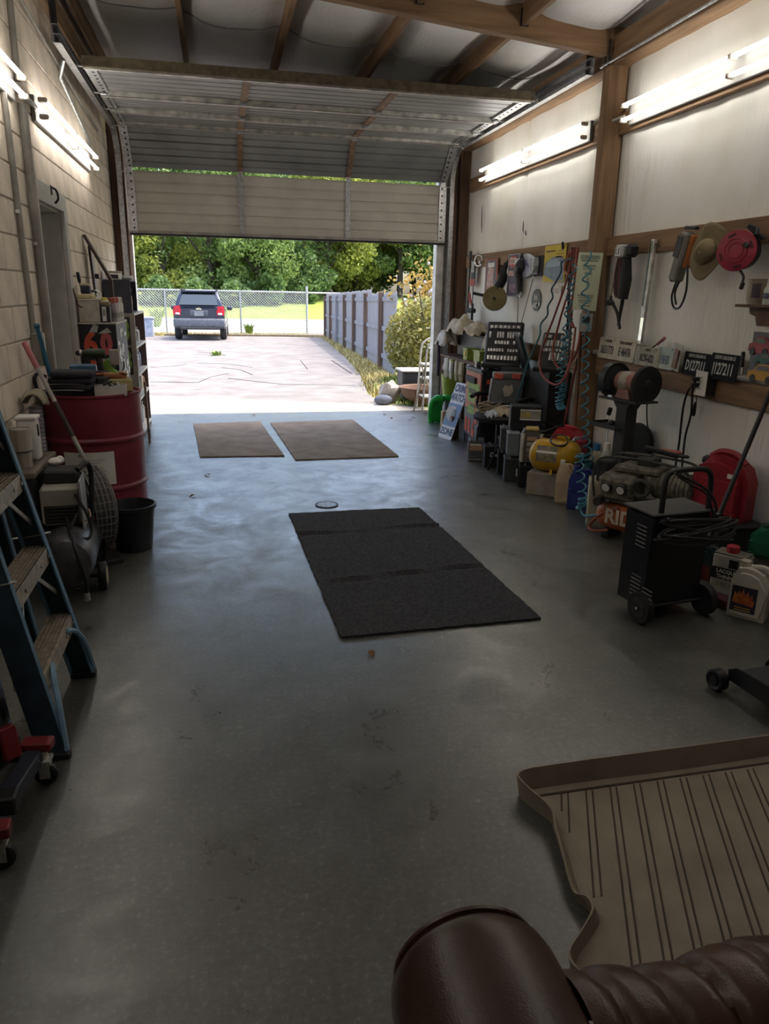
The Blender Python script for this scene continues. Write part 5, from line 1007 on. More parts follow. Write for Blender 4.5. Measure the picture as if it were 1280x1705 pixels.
text('CRIME', .105, sna, SG, sgt(.555), (PI/2+tl, 0, 0), sx=.78, bold=.004); text('WATCH', .105, sna, SG, sgt(.455), (PI/2+tl, 0, 0), sx=.74, bold=.004); text('ZONE', .10, sna, SG, sgt(.075), (PI/2+tl, 0, 0), sx=.9, bold=.004)
B().box(sgt(.265), (.245, .002, .25), (tl, 0, 0)).o('blue_field', sbl, SG)
ey = [(.11*math.cos(a), .075*math.sin(a)*(1.25 if math.sin(a) > 0 else 1.0)) for a in [2*PI*i/28 for i in range(28)]]
B().prism(ey, .002, sgt(.265, -.0055), (tl, .55, 0)).o('eye_white', sgm, SG); B().prism([(.048*math.cos(2*PI*i/20), .066*math.sin(2*PI*i/20)) for i in range(20)], .002, sgt(.262, -.0075)+Vector((.012, 0, 0)), (tl, 0, 0)).o('eye_pupil', mat('sign_grey', (.20, .22, .22), .5), SG)
t = T0('sign_back_block', 'dark block of wood holding up the leaning sign', 'block', (2.42, 7.62, 0)); B().box((.02, 0, .12), (.08, .14, .24), bev=.006).o('block', dkw, t); B().box((-.03, -.02, .05), (.03, .05, .10), bev=.006).o('chip', mat('chip_pale', (.45, .42, .36), .8), t)
# ---- green hose guide
GH = T0('hose_hanger', 'bright green curved plastic hose hanger standing by the jamb', 'hose hanger', (2.53, 8.55, 0), math.radians(10)); gpl = mat('bright_green_plastic', (.02, .42, .05), .3)
for x in (-.06, .05): 
    B().tube(catm([(x, .06, .0), (x-.005, .06, .16), (x+.01, .03, .27), (x+.04, -.03, .31), (x+.09, -.08, .30)], 6), .035, 10).o('arch', gpl, GH)
B().box((0, .04, .14), (.15, .03, .26), bev=.01).o('web', gpl, GH)
t = T0('cardboard_packet', 'tan cardboard packet leaning between the green hanger and the sign', 'box', (2.50, 8.10, 0)); B().box((0, 0, .11), (.12, .06, .22), (.08, 0, .1), .005).o('carton', mat('carton_tan', (.52, .38, .26), .8), t); B().box((-.02, -.033, .15), (.06, .002, .08), (.08, 0, .1)).o('label', mat('label_peach', (.6, .5, .42), .7), t)
# ---- batteries
bt = mat('battery_black', (.022, .023, .026), .55, spec=.25); btg = mat('battery_grey', (.10, .105, .112), .5, spec=.3)
def battery(label, p, d, m, rz=0.0, text_=None, ribs=False, sticker=None, handle=False):
    t = T0('car_battery', label, 'battery', p, rz); w_, l_, h = d
    B().box((0, 0, h*.44), (w_, l_, h*.88), None, .005).o('case', m, t); B().box((0, 0, h*.92), (w_+.008, l_+.008, h*.10), None, .004).o('lid', m, t)
    for y in (-l_*.3, l_*.3): B().cyl((-w_*.28, y, h*.96), (-w_*.28, y, h*1.04), .009, .008, 10).o('terminal', steel, t)
    if text_: text(text_, h*.26, white, t, (0, -l_/2-.001, h*.6), RN, sx=.95, bold=.001, shear=.2); 
    if sticker: B().box((w_*.12, -l_/2-.001, h*.40), (w_*.28, .002, h*.32)).o('sticker', sticker, t)
    if ribs:
        for k in range(6): B().box((-w_/2-.002, -l_*.42+l_*.84*k/5, h*.44), (.005, .008, h*.8)).o('rib', m, t)
        for k in range(5): B().box((0, -l_/2-.002, h*.12+h*.15*k), (w_*.9, .005, .006)).o('rib', m, t)
    if handle: B().tube(catm([(0, -l_*.35, h*.97), (0, -l_*.3, h*1.25), (0, 0, h*1.35), (0, l_*.3, h*1.25), (0, l_*.35, h*.97)], 5), .009, 8).o('carry_strap', black, t)
    return t
rzb = math.radians(-18)
t = T0('power_pack', 'grey portable power pack with an orange label and carry handle', 'power pack', (2.32, 6.52, 0), rzb); B().box((0, 0, .10), (.15, .17, .20), bev=.01).o('case', btg, t); B().box((-.077, 0, .13), (.004, .14, .05)).o('label', mat('label_orange_grey', (.50, .30, .20), .5), t); B().box((0, -.087, .13), (.12, .004, .05)).o('label', mat('label_orange_grey', (.50, .30, .20), .5), t); B().box((-.01, -.088, .16), (.10, .003, .012)).o('stripe', white, t); B().tube(catm([(.0, -.07, .19), (0, -.06, .28), (0, .0, .31), (0, .06, .28), (0, .07, .19)], 5), .010, 8).o('handle', black, t); B().box((0, -.09, .02), (.14, .006, .012)).o('foot_strip', steel, t)
battery('wide black car battery with white lettering beside the power pack', (2.43, 6.24, 0), (.26, .17, .20), bt, rzb+.1, 'DieHard', handle=True)
battery('lower black battery under the stacked grey battery', (2.41, 5.98, 0), (.15, .17, .20), bt, rzb); battery('grey battery stacked on top of another at the end of the row', (2.41, 5.98, .212), (.13, .16, .20), btg, rzb)
battery('black battery with a small white sticker near the floor', (2.40, 5.73, 0), (.20, .17, .20), mat('battery_slate', (.06, .065, .07), .5), rzb, sticker=paper); battery('pale grey battery standing on the stickered one', (2.37, 5.76, .212), (.10, .15, .20), mat('battery_pale', (.22, .25, .27), .45), rzb)
battery('black ribbed battery next to the concrete block', (2.44, 5.50, 0), (.20, .16, .19), bt, rzb, ribs=True)
t = T0('battery_charger', 'black battery charger with a grille face and yellow label on top of the row', 'charger', (2.48, 5.86, .412), rzb); B().box((.03, 0, .10), (.26, .17, .20), bev=.006).o('case', bt, t); 
B().box((.06, -.088, .13), (.17, .004, .09)).o('label', mat('label_grey_pale', (.36, .35, .30), .5), t); [B().box((-.01+.02*k, -.091, .13), (.013, .002, .045)).o('letter_mark', mat('label_yellow', (.62, .48, .06), .5), t) for k in range(4)]; B().box((.06, -.091, .17), (.17, .002, .01)).box((.06, -.091, .09), (.17, .002, .008)).o('stripe', white, t)
for k in range(6): B().box((-.103, -.07+.028*k, .10), (.006, .010, .18)).o('grille_bar', mat('grille_grey', (.30, .29, .30), .5), t)
for k in range(5): B().box((-.104, 0, .03+.035*k), (.006, .16, .005)).o('grille_bar', mat('grille_grey', (.30, .29, .30), .5), t)
B().box((.03, .0, -.105), (.20, .14, .205), bev=.006).o('plinth_battery', bt, t)
t = T0('jump_starter', 'silver jump starter with a yellow top standing on the ribbed battery', 'jump starter', (2.43, 5.52, .200), rzb); slv = mat('silver_plastic', (.50, .48, .43), .4)
B().prism([(-.085, 0), (.085, 0), (.085, .20), (.05, .27), (-.06, .27), (-.085, .22)], .12, (0, 0, 0), None, .01).o('body', mat('starter_dark', (.12, .11, .105), .5), t)
for x in (-.075, .07): B().tube([(x, -.062, .01), (x-.004, -.066, .12), (x+.004, -.062, .24)], .013, 8).o('side_guard', slv, t)
B().box((0, -.03, .277), (.10, .07, .02), (.2, 0, 0), .006).o('top_panel', mat('starter_yellow', (.45, .33, .07), .5), t)
for k, c in enumerate(((.45, .30, .22), (.45, .44, .40), (.30, .29, .28), (.2, .2, .2))): B().box((0, -.062, .20-.045*k), (.08, .004, .032)).o('label', mat('starter_label_%d' % k, c, .5), t)
t = T0('jumper_cables', 'heap of black jumper cables behind the jump starter', 'cables', (2.64, 5.68, 0)); B().box((0, 0, .15), (.22, .25, .30), bev=.02).o('bag', dark, t)
for k in range(5): B().tube([(.12*math.cos(a)+.01*k, .10*math.sin(a), .33+.03*k+.03*math.sin(2*a+k)) for a in [2*PI*i/22 for i in range(22)]], .012, 6, False, True).o('coil', black if k != 2 else mat('cable_maroon', (.14, .03, .04), .5), t)
t = T0('folding_stick', 'thin black stick leaning from the batteries to the floor', 'stick', fl(812, 783)); q_ = Vector((2.33, 6.0, .24))-fl(812, 783); B().cyl((0, 0, .006), q_, .009, n=8).o('stick', black, t); B().sph((0, 0, .012), .012, 8).o('rubber_tip', dark, t)
# ---- concrete block, yellow tank, red can
t = T0('concrete_block', 'pale concrete block on the floor under the yellow tank', 'block', (2.51, 5.22, 0), math.radians(-38)); cbm = mat('block_concrete', (.30, .27, .22), .9, bump=.4); B().box((0, 0, .09), (.38, .19, .18), bev=.006).o('block', cbm, t)
YT = T0('air_tank', 'yellow portable air tank with a round black gauge ring on the concrete block', 'air tank', (2.51, 5.22, .181), math.radians(-40)); yel = mat('tank_yellow', (.50, .29, .012), .33, var=.08)
B().lathe([(0, -.20), (.06, -.195), (.105, -.165), (.125, -.12), (.127, .10), (.12, .14), (.09, .175), (.04, .195), (0, .20)], (0, 0, .131), 32, 'X').o('shell', yel, YT)
B().lathe([(.1275, .055), (.1295, .06), (.1275, .065)], (0, 0, .131), 32, 'X').o('weld_seam', yel, YT)
B().grid(lambda u, v: (-.12+.16*u, -.1285*math.cos(-.25+1.0*v), .131+.1285*math.sin(-.25+1.0*v)), 4, 10).o('label', mat('tank_label', (.30, .25, .15), .5, scale=30, col2=(.12, .11, .10)), YT); B().grid(lambda u, v: (-.12+.16*u, -.1295*math.cos(.28+.12*v), .131+.1295*math.sin(.28+.12*v)), 4, 3).o('label_stripe', paper, YT)
B().torus((.03, -.05, .262), .065, .007, 26, 6, (.5, .1, 0)).o('hose_ring', black, YT); B().cyl((.12, 0, .25), (.15, 0, .29), .014).box((.155, -.01, .285), (.04, .02, .02)).o('valve', steel, YT); B().bar((.0, -.10, .04), (.0, -.11, -.0), .02, .01).o('foot', yel, YT); B().box((.05, 0, .275), (.10, .02, .03), bev=.006).o('handle', yel, YT)
t = T0('low_crate', 'dark low crate against the post under the small fuel can', 'crate', (2.76, 5.44, 0)); B().box((0, 0, .11), (.22, .28, .22), bev=.01).o('tub', dark, t); B().box((0, 0, .225), (.23, .29, .012), bev=.003).o('rim', dgrey, t)
def fuelcan(name, label, p, rz, w_, d, h, m):
    t = T0(name, label, 'fuel can', p, rz)
    B().prism([(-w_/2, 0), (w_/2, 0), (w_/2, h*.62), (w_*.30, h*.86), (w_*.02, h), (-w_*.30, h*.94), (-w_/2, h*.66)], d, (0, 0, 0), None, min(d, w_)*.14).o('body', m, t); return t
t = fuelcan('fuel_can', 'small red plastic fuel can with a black cap behind the yellow tank', (2.73, 5.46, .232), math.radians(-62), .27, .16, .26, redp); B().cyl((.05, -.082, .16), (.05, -.10, .165), .032, n=16).o('cap', black, t); B().bar((-.05, 0, .262), (.06, 0, .255), .03, .025, bev=.008).o('handle', redp, t)
# ---- jugs, bucket
def jug(name, label, p, rz, w_, d, h, m, capm, cat='jug', lab=None):
    t = T0(name, label, cat, p, rz); b_ = B()
    b_.prism([(-w_/2, 0), (w_/2, 0), (w_/2, h*.60), (w_*.40, h*.74), (w_*.12, h*.90), (-w_*.14, h*.92), (-w_*.34, h*.90), (-w_/2, h*.66)], d, (0, 0, 0), None, d*.2).o('body', m, t)
    B().lathe([(0, 0), (w_*.14, 0), (w_*.14, h*.09), (0, h*.09)], (-w_*.22, 0, h*.90), 16).o('cap', capm, t)
    B().tube(catm([(w_*.02, 0, h*.88), (w_*.26, 0, h*.90), (w_*.42, 0, h*.80), (w_*.44, 0, h*.62)], 5), d*.11, 8).o('handle', m, t)
    for k in range(4): B().box((0, 0, h*(.14+.11*k)), (w_*1.01, d*1.01, .004), None, .001).o('rib', m, t)
    if lab: B().box((-w_*.02, -d/2-.001, h*.32), (w_*.7, .002, h*.42)).o('label', lab, t)
    return t
bluj = mat('jug_blue', (.028, .045, .23), .4); jug('washer_jug', 'cream coloured plastic jug behind the blue jug', (2.49, 4.98, 0), math.radians(-35), .13, .09, .33, mat('jug_cream', (.58, .44, .29), .5), white); jug('washer_jug', 'dark blue plastic jug on the floor in front of the yellow tank', (2.53, 4.80, 0), math.radians(-30), .18, .12, .33, bluj, bluj)
t = T0('paper_sack', 'cream paper sack with a rolled open top beside the blue jug', 'sack', (2.47, 4.40, 0), math.radians(-25)); skm = mat('sack_cream', (.46, .42, .32), .85, var=.12, scale=6, bump=.3)
b_ = B(); w_, d_, h_ = .16, .13, .34
b_.grid(lambda u, v: ((.5*w_*(1+.06*v))*max(-1, min(1, 1.35*math.cos(2*PI*u))), (.5*d_*(1+.06*v))*max(-1, min(1, 1.35*math.sin(2*PI*u))), h_*v+.01*v*math.sin(12*u)), 32, 6); b_.o('sack', skm, t, solid=.004); B().box((0, 0, .15), (.14, .11, .30), bev=.02).o('contents', mat('sack_contents', (.10, .08, .055), .9), t)
for k in range(3): B().tube([(.05*math.cos(a)+.01*k, .04*math.sin(a), .315+.01*k) for a in [2*PI*i/16 for i in range(16)]], .008, 6, False, True).o('coil', mat('coil_brown', (.14, .10, .06), .8), t)
# ================================================================ RIGHT SIDE, NEAR
# bench grinder on pedestal
GR = T0('bench_grinder', 'red and black bench grinder on a black steel pedestal stand', 'grinder', (2.68, 4.55, 0), math.radians(-78)); gb = mat('pedestal_black', (.045, .045, .048), .5, .3)
B().box((0, 0, .008), (.32, .32, .016), bev=.004).o('foot_plate', gb, GR); B().box((0, 0, .42), (.105, .095, .82), bev=.004).o('column', gb, GR); B().box((0, 0, .838), (.36, .20, .014), bev=.003).o('top_plate', gb, GR); B().prism([(-.09, .0), (.09, 0), (.05, -.05), (-.05, -.05)], .10, (0, 0, .83)).o('gusset', gb, GR)
B().box((-.10, -.03, .64), (.26, .16, .012), None, .002).box((-.10, -.11, .65), (.26, .006, .03)).box((-.23, -.03, .65), (.006, .16, .03)).o('tool_tray', gb, GR)
B().lathe([(0, -.10), (.05, -.10), (.066, -.08), (.068, .08), (.05, .10), (0, .10)], (0, 0, .955), 28, 'X').o('motor', mat('grinder_red', (.34, .10, .075), .45, scale=12, col2=(.26, .18, .15)), GR)
B().lathe([(.0685, -.04), (.0695, -.038), (.0695, .03), (.0685, .032)], (0, 0, .955), 28, 'X').o('name_band', mat('grinder_band', (.42, .36, .30), .5), GR)
B().prism([(-.07, 0), (.07, 0), (.05, .06), (-.05, .06)], .11, (0, 0, .846)).o('pedestal', mat('grinder_red', (.34, .10, .075), .45), GR)
B().lathe([(0, -.014), (.10, -.014), (.105, 0), (.10, .014), (0, .014)], (-.155, 0, .955), 30, 'X').o('grinding_wheel', mat('wheel_dark', (.05, .05, .052), .85), GR); B().lathe([(.11, -.03), (.118, -.03), (.118, .03), (.11, .03)], (-.155, .0, .955), 30, 'X').o('wheel_guard', black, GR)
B().box((-.16, -.08, .89), (.06, .06, .012), (.3, 0, 0), .002).o('tool_rest', black, GR)
B().lathe([(0, .10), (.055, .10), (.06, .115), (.055, .13), (0, .13)], (0, 0, .955), 26, 'X').o('yellow_flange', mat('flange_yellow', (.48, .34, .06), .5), GR); B().lathe([(0, -.016), (.118, -.016), (.122, 0), (.118, .016), (.05, .018), (0, .02)], (.155, 0, .955), 36, 'X').o('buffing_wheel', mat('buff_dark', (.035, .033, .032), .9), GR); B().lathe([(0, 0), (.035, 0), (.03, .012), (0, .02)], (.172, 0, .955), 18, 'X').o('hub_cap', dark, GR)
B().cyl((-.10, -.08, .853), (-.05, -.09, .853), .010).o('arbor_bolt', steel, GR); B().sph((-.10, -.03, .665), .026, 10, (1, 1, .8)).o('knob', dgrey, GR)
t = T0('rod_tool', 'steel rod tool with a black knob leaning behind the grinder stand', 'tool', (2.90, 5.02, .0)); q_ = wx(1013, 690, 2.93)-Vector((2.90, 5.02, 0)); B().cyl((-.05, .05, .36), q_, .006).o('rod', steel, t); B().cyl(q_, q_+Vector((.0, -.02, .05)), .018, n=10).o('knob', black, t); B().cyl((-.05, .05, 0), (-.05, .05, .36), .006).o('lower_rod', steel, t)
# tote and bottles
TT = T0('plastic_tote', 'dark green plastic tote of bottles against the insulated wall', 'tote', (2.82, 4.93, 0)); gt = mat('tote_green', (.012, .05, .045), .5)
b_ = B().box((0, 0, .006), (.28, .42, .012)); [b_.box(c, s_) for c, s_ in (((-.14, 0, .16), (.008, .43, .32)), ((.14, 0, .16), (.008, .43, .32)), ((0, -.213, .16), (.28, .008, .32)), ((0, .213, .16), (.28, .008, .32)))]; b_.o('tub', gt, TT)
b_ = B(); [b_.box(c, s_, None, .004) for c, s_ in (((-.15, 0, .315), (.02, .45, .02)), ((.15, 0, .315), (.02, .45, .02)), ((0, -.22, .315), (.3, .02, .02)), ((0, .22, .315), (.3, .02, .02)))]; b_.o('rim', gt, TT)
for k, (x, y, r_, h, c, nm) in enumerate(((-.07, -.05, .05, .46, (.48, .50, .42), 'tall cloudy white bottle in the green tote'), (-.06, .12, .055, .42, (.45, .38, .28), 'tan jug in the back of the green tote'), (.06, .02, .05, .40, (.35, .35, .33), 'grey bottle behind the tall cloudy bottle'), (.04, -.14, .045, .38, (.30, .33, .38), 'blue grey bottle in the near end of the tote'))):
    t = T0('supply_bottle', nm, 'bottle', (2.82+x, 4.93+y, .0125)); B().lathe([(0, 0), (r_, 0), (r_, h*.75), (r_*.5, h*.88), (r_*.45, h*.9), (0, h*.9)], n=18).o('body', mat('tote_bottle_%d' % k, c, .45), t); B().lathe([(r_*.5, h*.88), (r_*.5, h), (0, h)], n=14).o('cap', (white, mat('cap_blue', (.04, .16, .36), .5), white, black)[k], t)
t = T0('black_disc', 'black rubber disc standing in the tote behind the pedestal', 'disc', (2.88, 4.86, .0)); B().lathe([(0, -.02), (.13, -.02), (.14, 0), (.13, .02), (0, .02)], (.04, -.10, .50), 28, 'X', (0, 0, .3)).o('disc', dark, t); B().box((.04, -.10, .19), (.03, .05, .38)).o('support', dark, t)
# orange compressor
RC = T0('workshop_compressor', 'orange tanked workshop air compressor with a dusty grey pump', 'compressor', (2.56, 4.02, 0), math.radians(-58)); ogm = mat('compressor_orange', (.42, .12, .035), .4, var=.1); dst = mat('dusty_pump_grey', (.17, .155, .125), .75, var=.25, scale=30); dst2 = mat('dusty_pump_dark', (.07, .066, .058), .75, var=.25, scale=30)
B().lathe([(0, -.30), (.05, -.295), (.085, -.27), (.10, -.23), (.10, .23), (.085, .27), (.05, .295), (0, .30)], (0, 0, .15), 28, 'X').o('tank', ogm, RC)
text('RIDGID', .13, mat('letter_cream', (.60, .52, .42), .5), RC, (.0, -.103, .155), RN, sx=.95, bold=.004)
for x in (-.2, .2): B().box((x, 0, .03), (.05, .18, .06), bev=.006).o('foot', dark, RC)
B().box((.0, 0, .262), (.56, .20, .02), bev=.004).o('deck', dst2, RC); B().box((-.14, -.05, .36), (.24, .16, .16), (.25, 0, 0), .02).o('control_panel', dst, RC)
for x in (-.19, -.09):
    g_ = B().cyl((x, -.13, .36), (x, -.155, .352), .032, n=18).o('gauge', dgrey, RC); B().cyl((x, -.155, .352), (x, -.158, .351), .026, n=18).o('dial', paper, g_)
B().cyl((-.24, -.11, .25), (-.24, -.16, .25), .028, n=18).cyl((-.24, -.10, .25), (-.18, -.10, .25), .012).o('regulator', dgrey, RC)
B().box((-.27, -.02, .43), (.08, .12, .14), None, .01).o('pressure_switch', dark, RC); B().box((-.05, .03, .47), (.30, .20, .05), (0, -.05, 0), .015).o('pump_cover', dst, RC); B().box((-.02, .04, .52), (.12, .10, .06), None, .01).o('air_filter', dst2, RC)
mt_ = B().cyl((.05, .02, .40), (.30, .02, .40), .085, n=22).o('motor', dst, RC); 
for k in range(9): B().lathe([(.085, -.003), (.092, -.003), (.092, .003), (.085, .003)], (.07+.027*k, .02, .40), 22, 'X').o('cooling_fin', dst, RC)
B().lathe([(0, 0), (.095, 0), (.09, .05), (.05, .065), (0, .068)], (.30, .02, .40), 24, 'X').o('fan_cover', dst2, RC); B().torus((.02, -.11, .38), .05, .012, 20, 8, (PI/2, 0, .1)).o('coil_pipe', dst2, RC)
for y in (-.09, .09): B().tube(catm([(-.30, y, .26), (-.32, y, .42), (-.25, y, .53), (.1, y, .55), (.28, y, .52), (.32, y, .38), (.31, y, .26)], 5), .008, 6).o('roll_bar', dst2, RC)
B().box((-.10, .05, .55), (.16, .05, .012), (0, 0, .3)).o('bracket', dst2, RC)
t = T0('welding_clamp', 'black welding clamp with a red grip resting on the compressor', 'clamp', (2.60, 3.93, .577), math.radians(-30)); B().bar((-.12, 0, .05), (.08, 0, .01), .03, .03, bev=.008).o('handle', dark, t); B().bar((.06, .0, .012), (.14, .01, .01), .025, .018, bev=.005).o('jaw', dgrey, t); B().bar((-.02, .04, .03), (.10, .05, .02), .035, .03, bev=.012).o('grip', mat('grip_red', (.45, .12, .08), .5), t)
# big red fuel can on a crate
t = T0('milk_crate', 'dark plastic crate under the large fuel can by the wall', 'crate', (2.79, 3.58, 0)); B().box((0, 0, .14), (.30, .38, .28), bev=.012).o('tub', dark, t); B().box((0, 0, .283), (.31, .39, .014), bev=.003).o('rim', dark, t)
t = T0('fuel_can', 'large red plastic fuel can with a black spout cap by the wall', 'fuel can', (2.80, 3.62, .2905), math.radians(-68)); t.scale = (.82, .82, .84); rz2 = mat('fuel_can_red', (.29, .018, .03), .42, var=.06)
B().prism([(-.20, 0), (.20, 0), (.21, .03), (.21, .27), (.17, .36), (.09, .41), (-.02, .43), (-.09, .415), (-.14, .35), (-.205, .29), (-.21, .03)], .21, (0, 0, 0), None, .045).o('body', rz2, t)
B().box((.02, -.108, .17), (.28, .012, .20), None, .005).o('side_panel', rz2, t); B().tube(catm([(-.12, 0, .40), (-.05, 0, .445), (.06, 0, .44), (.14, 0, .385)], 5), .022, 10).o('handle', rz2, t); B().lathe([(0, 0), (.035, 0), (.035, .03), (.02, .05), (0, .05)], (-.14, 0, .35), 18, 'Z', (0, -.6, 0)).o('cap', black, t); B().box((.11, -.108, .31), (.06, .004, .03), None, .001).o('label', paper, t)
# black welder cart
WD = T0('charger_cart', 'black boxy battery charger cart on two wheels with coiled cables', 'charger cart', (2.105, 2.97, 0), math.radians(7)); wk = mat('welder_black', (.012, .012, .015), .38, var=.2, scale=6)
CW, CD = .30, .20
b_ = B(); ta = .0
b_.prism([(-CW/2, .065), (CW/2, .065), (CW/2, .53), (-CW/2+.0, .53)], CD, (0, .085, 0), None, .006); b_.o('cabinet', wk, WD)
B().prism([(-.02, .07), (CD-.03, .07), (CD-.03, .52), (-.04, .52)], .05, (-CW/2-.018, .0, 0), (0, 0, PI/2), .004).o('front_panel', wk, WD)
B().box((-.012, .085, .535), (CW+.06, CD+.03, .012), None, .004).o('top_lid', mat('welder_top', (.07, .07, .07), .5), WD)
for yy, zz in ((.02, .42), (.02, .17), (-.01, .13)):
    for k in range(6): B().box((-CW/2-.0445, yy+.06*(zz < .15)*-1+.02, zz-.05+.02*k), (.004, .07, .006), (0, .4, 0)).o('vent_slot', mat('slot_edge', (.12, .12, .125), .4), WD)
for x in (-CW/2-.045, CW/2+.03):
    w_ = B().lathe([(0, -.018), (.062, -.02), (.075, -.02), (.078, -.012), (.078, .012), (.075, .02), (.062, .02), (0, .018)], (x, -.02, .078), 28, 'X').o('wheel', mat('tyre_black', (.02, .02, .021), .6), WD); B().lathe([(0, -.026), (.012, -.026), (.014, -.02), (.05, -.022), (.052, .022), (0, .026)], (x, -.02, .078), 22, 'X').o('rim', mat('rim_black', (.03, .03, .032), .35), w_); B().cyl((x-.028, -.02, .078), (x+.028, -.02, .078), .008).o('axle_cap', chrome, w_)
B().cyl((-CW/2-.045, -.02, .078), (CW/2+.03, -.02, .078), .008).o('axle', dgrey, WD); B().box((0, .16, .035), (.22, .03, .07), bev=.004).o('front_foot', wk, WD)
B().tube(catm([(-CW/2+.02, .0, .52), (-CW/2+.02, -.0, .62), (-CW/2+.025, .0, .705), (-CW/2+.06, .0, .735), (0, .0, .74), (CW/2-.06, .0, .735), (CW/2-.02, .0, .70), (CW/2-.01, .0, .6), (CW/2-.01, .0, .5)], 5), .0135, 10).o('push_handle', black, WD)
for x in (-CW/2+.0, CW/2-.02): B().tube(catm([(x, -.035, .50), (x, -.07, .51), (x-.01, -.085, .54)], 4), .008, 6).o('cable_hook', dgrey, WD)
rc_ = random.Random(8)
for k in range(7):
    s_ = rc_.uniform(.92, 1.12); ph = rc_.uniform(0, 1)
    B().tube(catm([(.02+ .205*s_*math.cos(a), -.06-.05*s_*math.sin(a)-.01*k*.6, .50-.018*k*.6+.03*math.sin(a+ph*6)) for a in [2*PI*i/10 for i in range(10)]], 4, True), .0065, 6, False, True).o('cable_loop', black, WD)
B().tube(catm([(-.10, -.02, .735), (-.02, .0, .70), (.06, -.03, .66), (.12, -.05, .60), (.14, -.06, .52)], 5), .0065, 6).o('cable_loop', black, WD); B().tube(catm([(-.09, -.03, .72), (.0, -.04, .67), (.08, -.05, .62), (.13, -.06, .50)], 5), .0055, 6).o('cable_loop', black, WD)
# long black handle (squeegee)
pb, pt = Vector((2.44, 3.22, .02)), wx(1280, 645, 2.86)+Vector((.03, -.03, .12)); t = T0('floor_squeegee', 'long black handle floor brush with a yellow edged head beside the cart', 'brush', pb)
B().cyl((0, .06, .05), pt-pb, .013, n=10).o('handle', black, t); B().prism([(-.11, 0), (.11, 0), (.08, .035), (-.05, .035)], .08, (0, 0, .0), (0, 0, .5), .006).o('head', mat('brush_grey', (.09, .095, .09), .6), t); B().box((-.02, -.06, .012), (.16, .012, .022), (0, 0, .5), .003).o('yellow_strip', mat('strip_yellow', (.60, .52, .06), .5), t); B().cyl((0, .03, .02), (0, .075, .07), .018, n=10).o('socket', dgrey, t)
# bottles by the wall
lq = mat('can_white_print', (.52, .49, .45), .45)
t = T0('solvent_can', 'white rectangular lacquer thinner can with a red cap', 'can', (2.555, 3.14, 0), math.radians(-55)); B().box((0, 0, .118), (.17, .105, .235), None, .006).o('body', lq, t); B().box((0, 0, .24), (.165, .10, .012), None, .004).o('top', mat('can_top_steel', (.25, .25, .22), .4, .5), t); B().lathe([(0, 0), (.032, 0), (.032, .03), (.028, .034), (0, .034)], (-.01, 0, .246), 20).o('cap', redp, t)
B().box((.0, -.0535, .135), (.171, .002, .062)).o('black_band', ink, t); text('LACQUER', .028, white, t, (-.0, -.0552, .148), RN, sx=.95, bold=.0006); text('THINNER', .028, white, t, (-.0, -.0552, .118), RN, sx=.95, bold=.0006); [B().box((-.045+.02*k, -.0545, .08), (.012, .001, .02)).o('print_mark', mat('print_grey', (.35, .34, .33), .7), t) for k in range(5)]; B().box((.02, -.0538, .195), (.045, .002, .045)).o('logo', ink, t); B().box((-.0857, 0, .118), (.002, .09, .2)).o('side_print', mat('maroon_print', (.16, .05, .05), .5), t)
WJ = T0('cleaner_jug', 'white plastic jug with a dark flame label on the floor', 'jug', (2.485, 2.90, 0), math.radians(-52)); wj = mat('jug_white_hdpe', (.60, .57, .50), .5, var=.05)
B().prism([(-.085, 0), (.085, 0), (.085, .15), (.082, .19), (.055, .235), (.01, .255), (-.025, .258), (-.06, .25), (-.085, .19)], .13, (0, 0, 0), None, .022).o('body', wj, WJ); B().lathe([(0, 0), (.024, 0), (.024, .03), (0, .03)], (-.04, 0, .253), 18).o('cap', mat('cap_ivory', (.55, .50, .40), .5), WJ); B().tube(catm([(-.005, 0, .255), (.045, 0, .262), (.085, 0, .235), (.092, 0, .17), (.085, 0, .13)], 5), .014, 10).o('handle', wj, WJ)
f = B().box((-.012, -.066, .105), (.115, .002, .13)).o('label', mat('label_navy', (.035, .03, .06), .5), WJ)
fl_ = mat('label_flame', (.55, .20, .04), .5, scale=30, col2=(.42, .06, .03)); B().prism([(-.05, -.035), (.045, -.045), (.05, -.01), (.042, -.015), (.036, .02), (.026, -.002), (.018, .032), (.006, .006), (-.006, .04), (-.014, .012), (-.024, .028), (-.03, .004), (-.042, .022), (-.046, -.004)], .002, (-.012, -.0675, .12)).o('flame_print', fl_, f); [B().box((-.012, -.0695, .062-.012*k), (.075, .001, .005)).o('label_line', mat('label_gold', (.62, .42, .08), .5), f) for k in range(2)]
jug('coolant_jug', 'green plastic jug lying behind the solvent can', (2.78, 3.12, .20), math.radians(-60), .24, .11, .18, mat('jug_green', (.02, .16, .085), .4), mat('cap_dgreen', (.01, .05, .03), .5)); jug('coolant_jug', 'purple plastic jug with a black cap beside the green one', (2.76, 2.86, .20), math.radians(-50), .15, .10, .22, mat('jug_purple', (.06, .035, .16), .4), black)
t = T0('low_box', 'dark flat box under the green and purple jugs', 'box', (2.79, 2.98, 0)); B().box((0, 0, .10), (.30, .52, .199), bev=.006).o('box', dark, t); B().box((-.152, 0, .12), (.003, .3, .08)).o('label', mat('label_maroon', (.15, .04, .05), .6), t)
jug('oil_jug', 'dark green and maroon oil jug between the cart and the solvent can', (2.52, 3.30, 0), math.radians(-62), .15, .10, .25, mat('oil_dark', (.02, .045, .045), .4), mat('cap_dg2', (.01, .04, .05), .5), lab=mat('label_maroon2', (.16, .035, .03), .5))
jug('bleach_jug', 'cream jug lying against the insulated wall below the fuel can', (2.84, 2.80, .20), math.radians(-85), .13, .11, .25, mat('jug_ivory', (.52, .48, .38), .5), white)
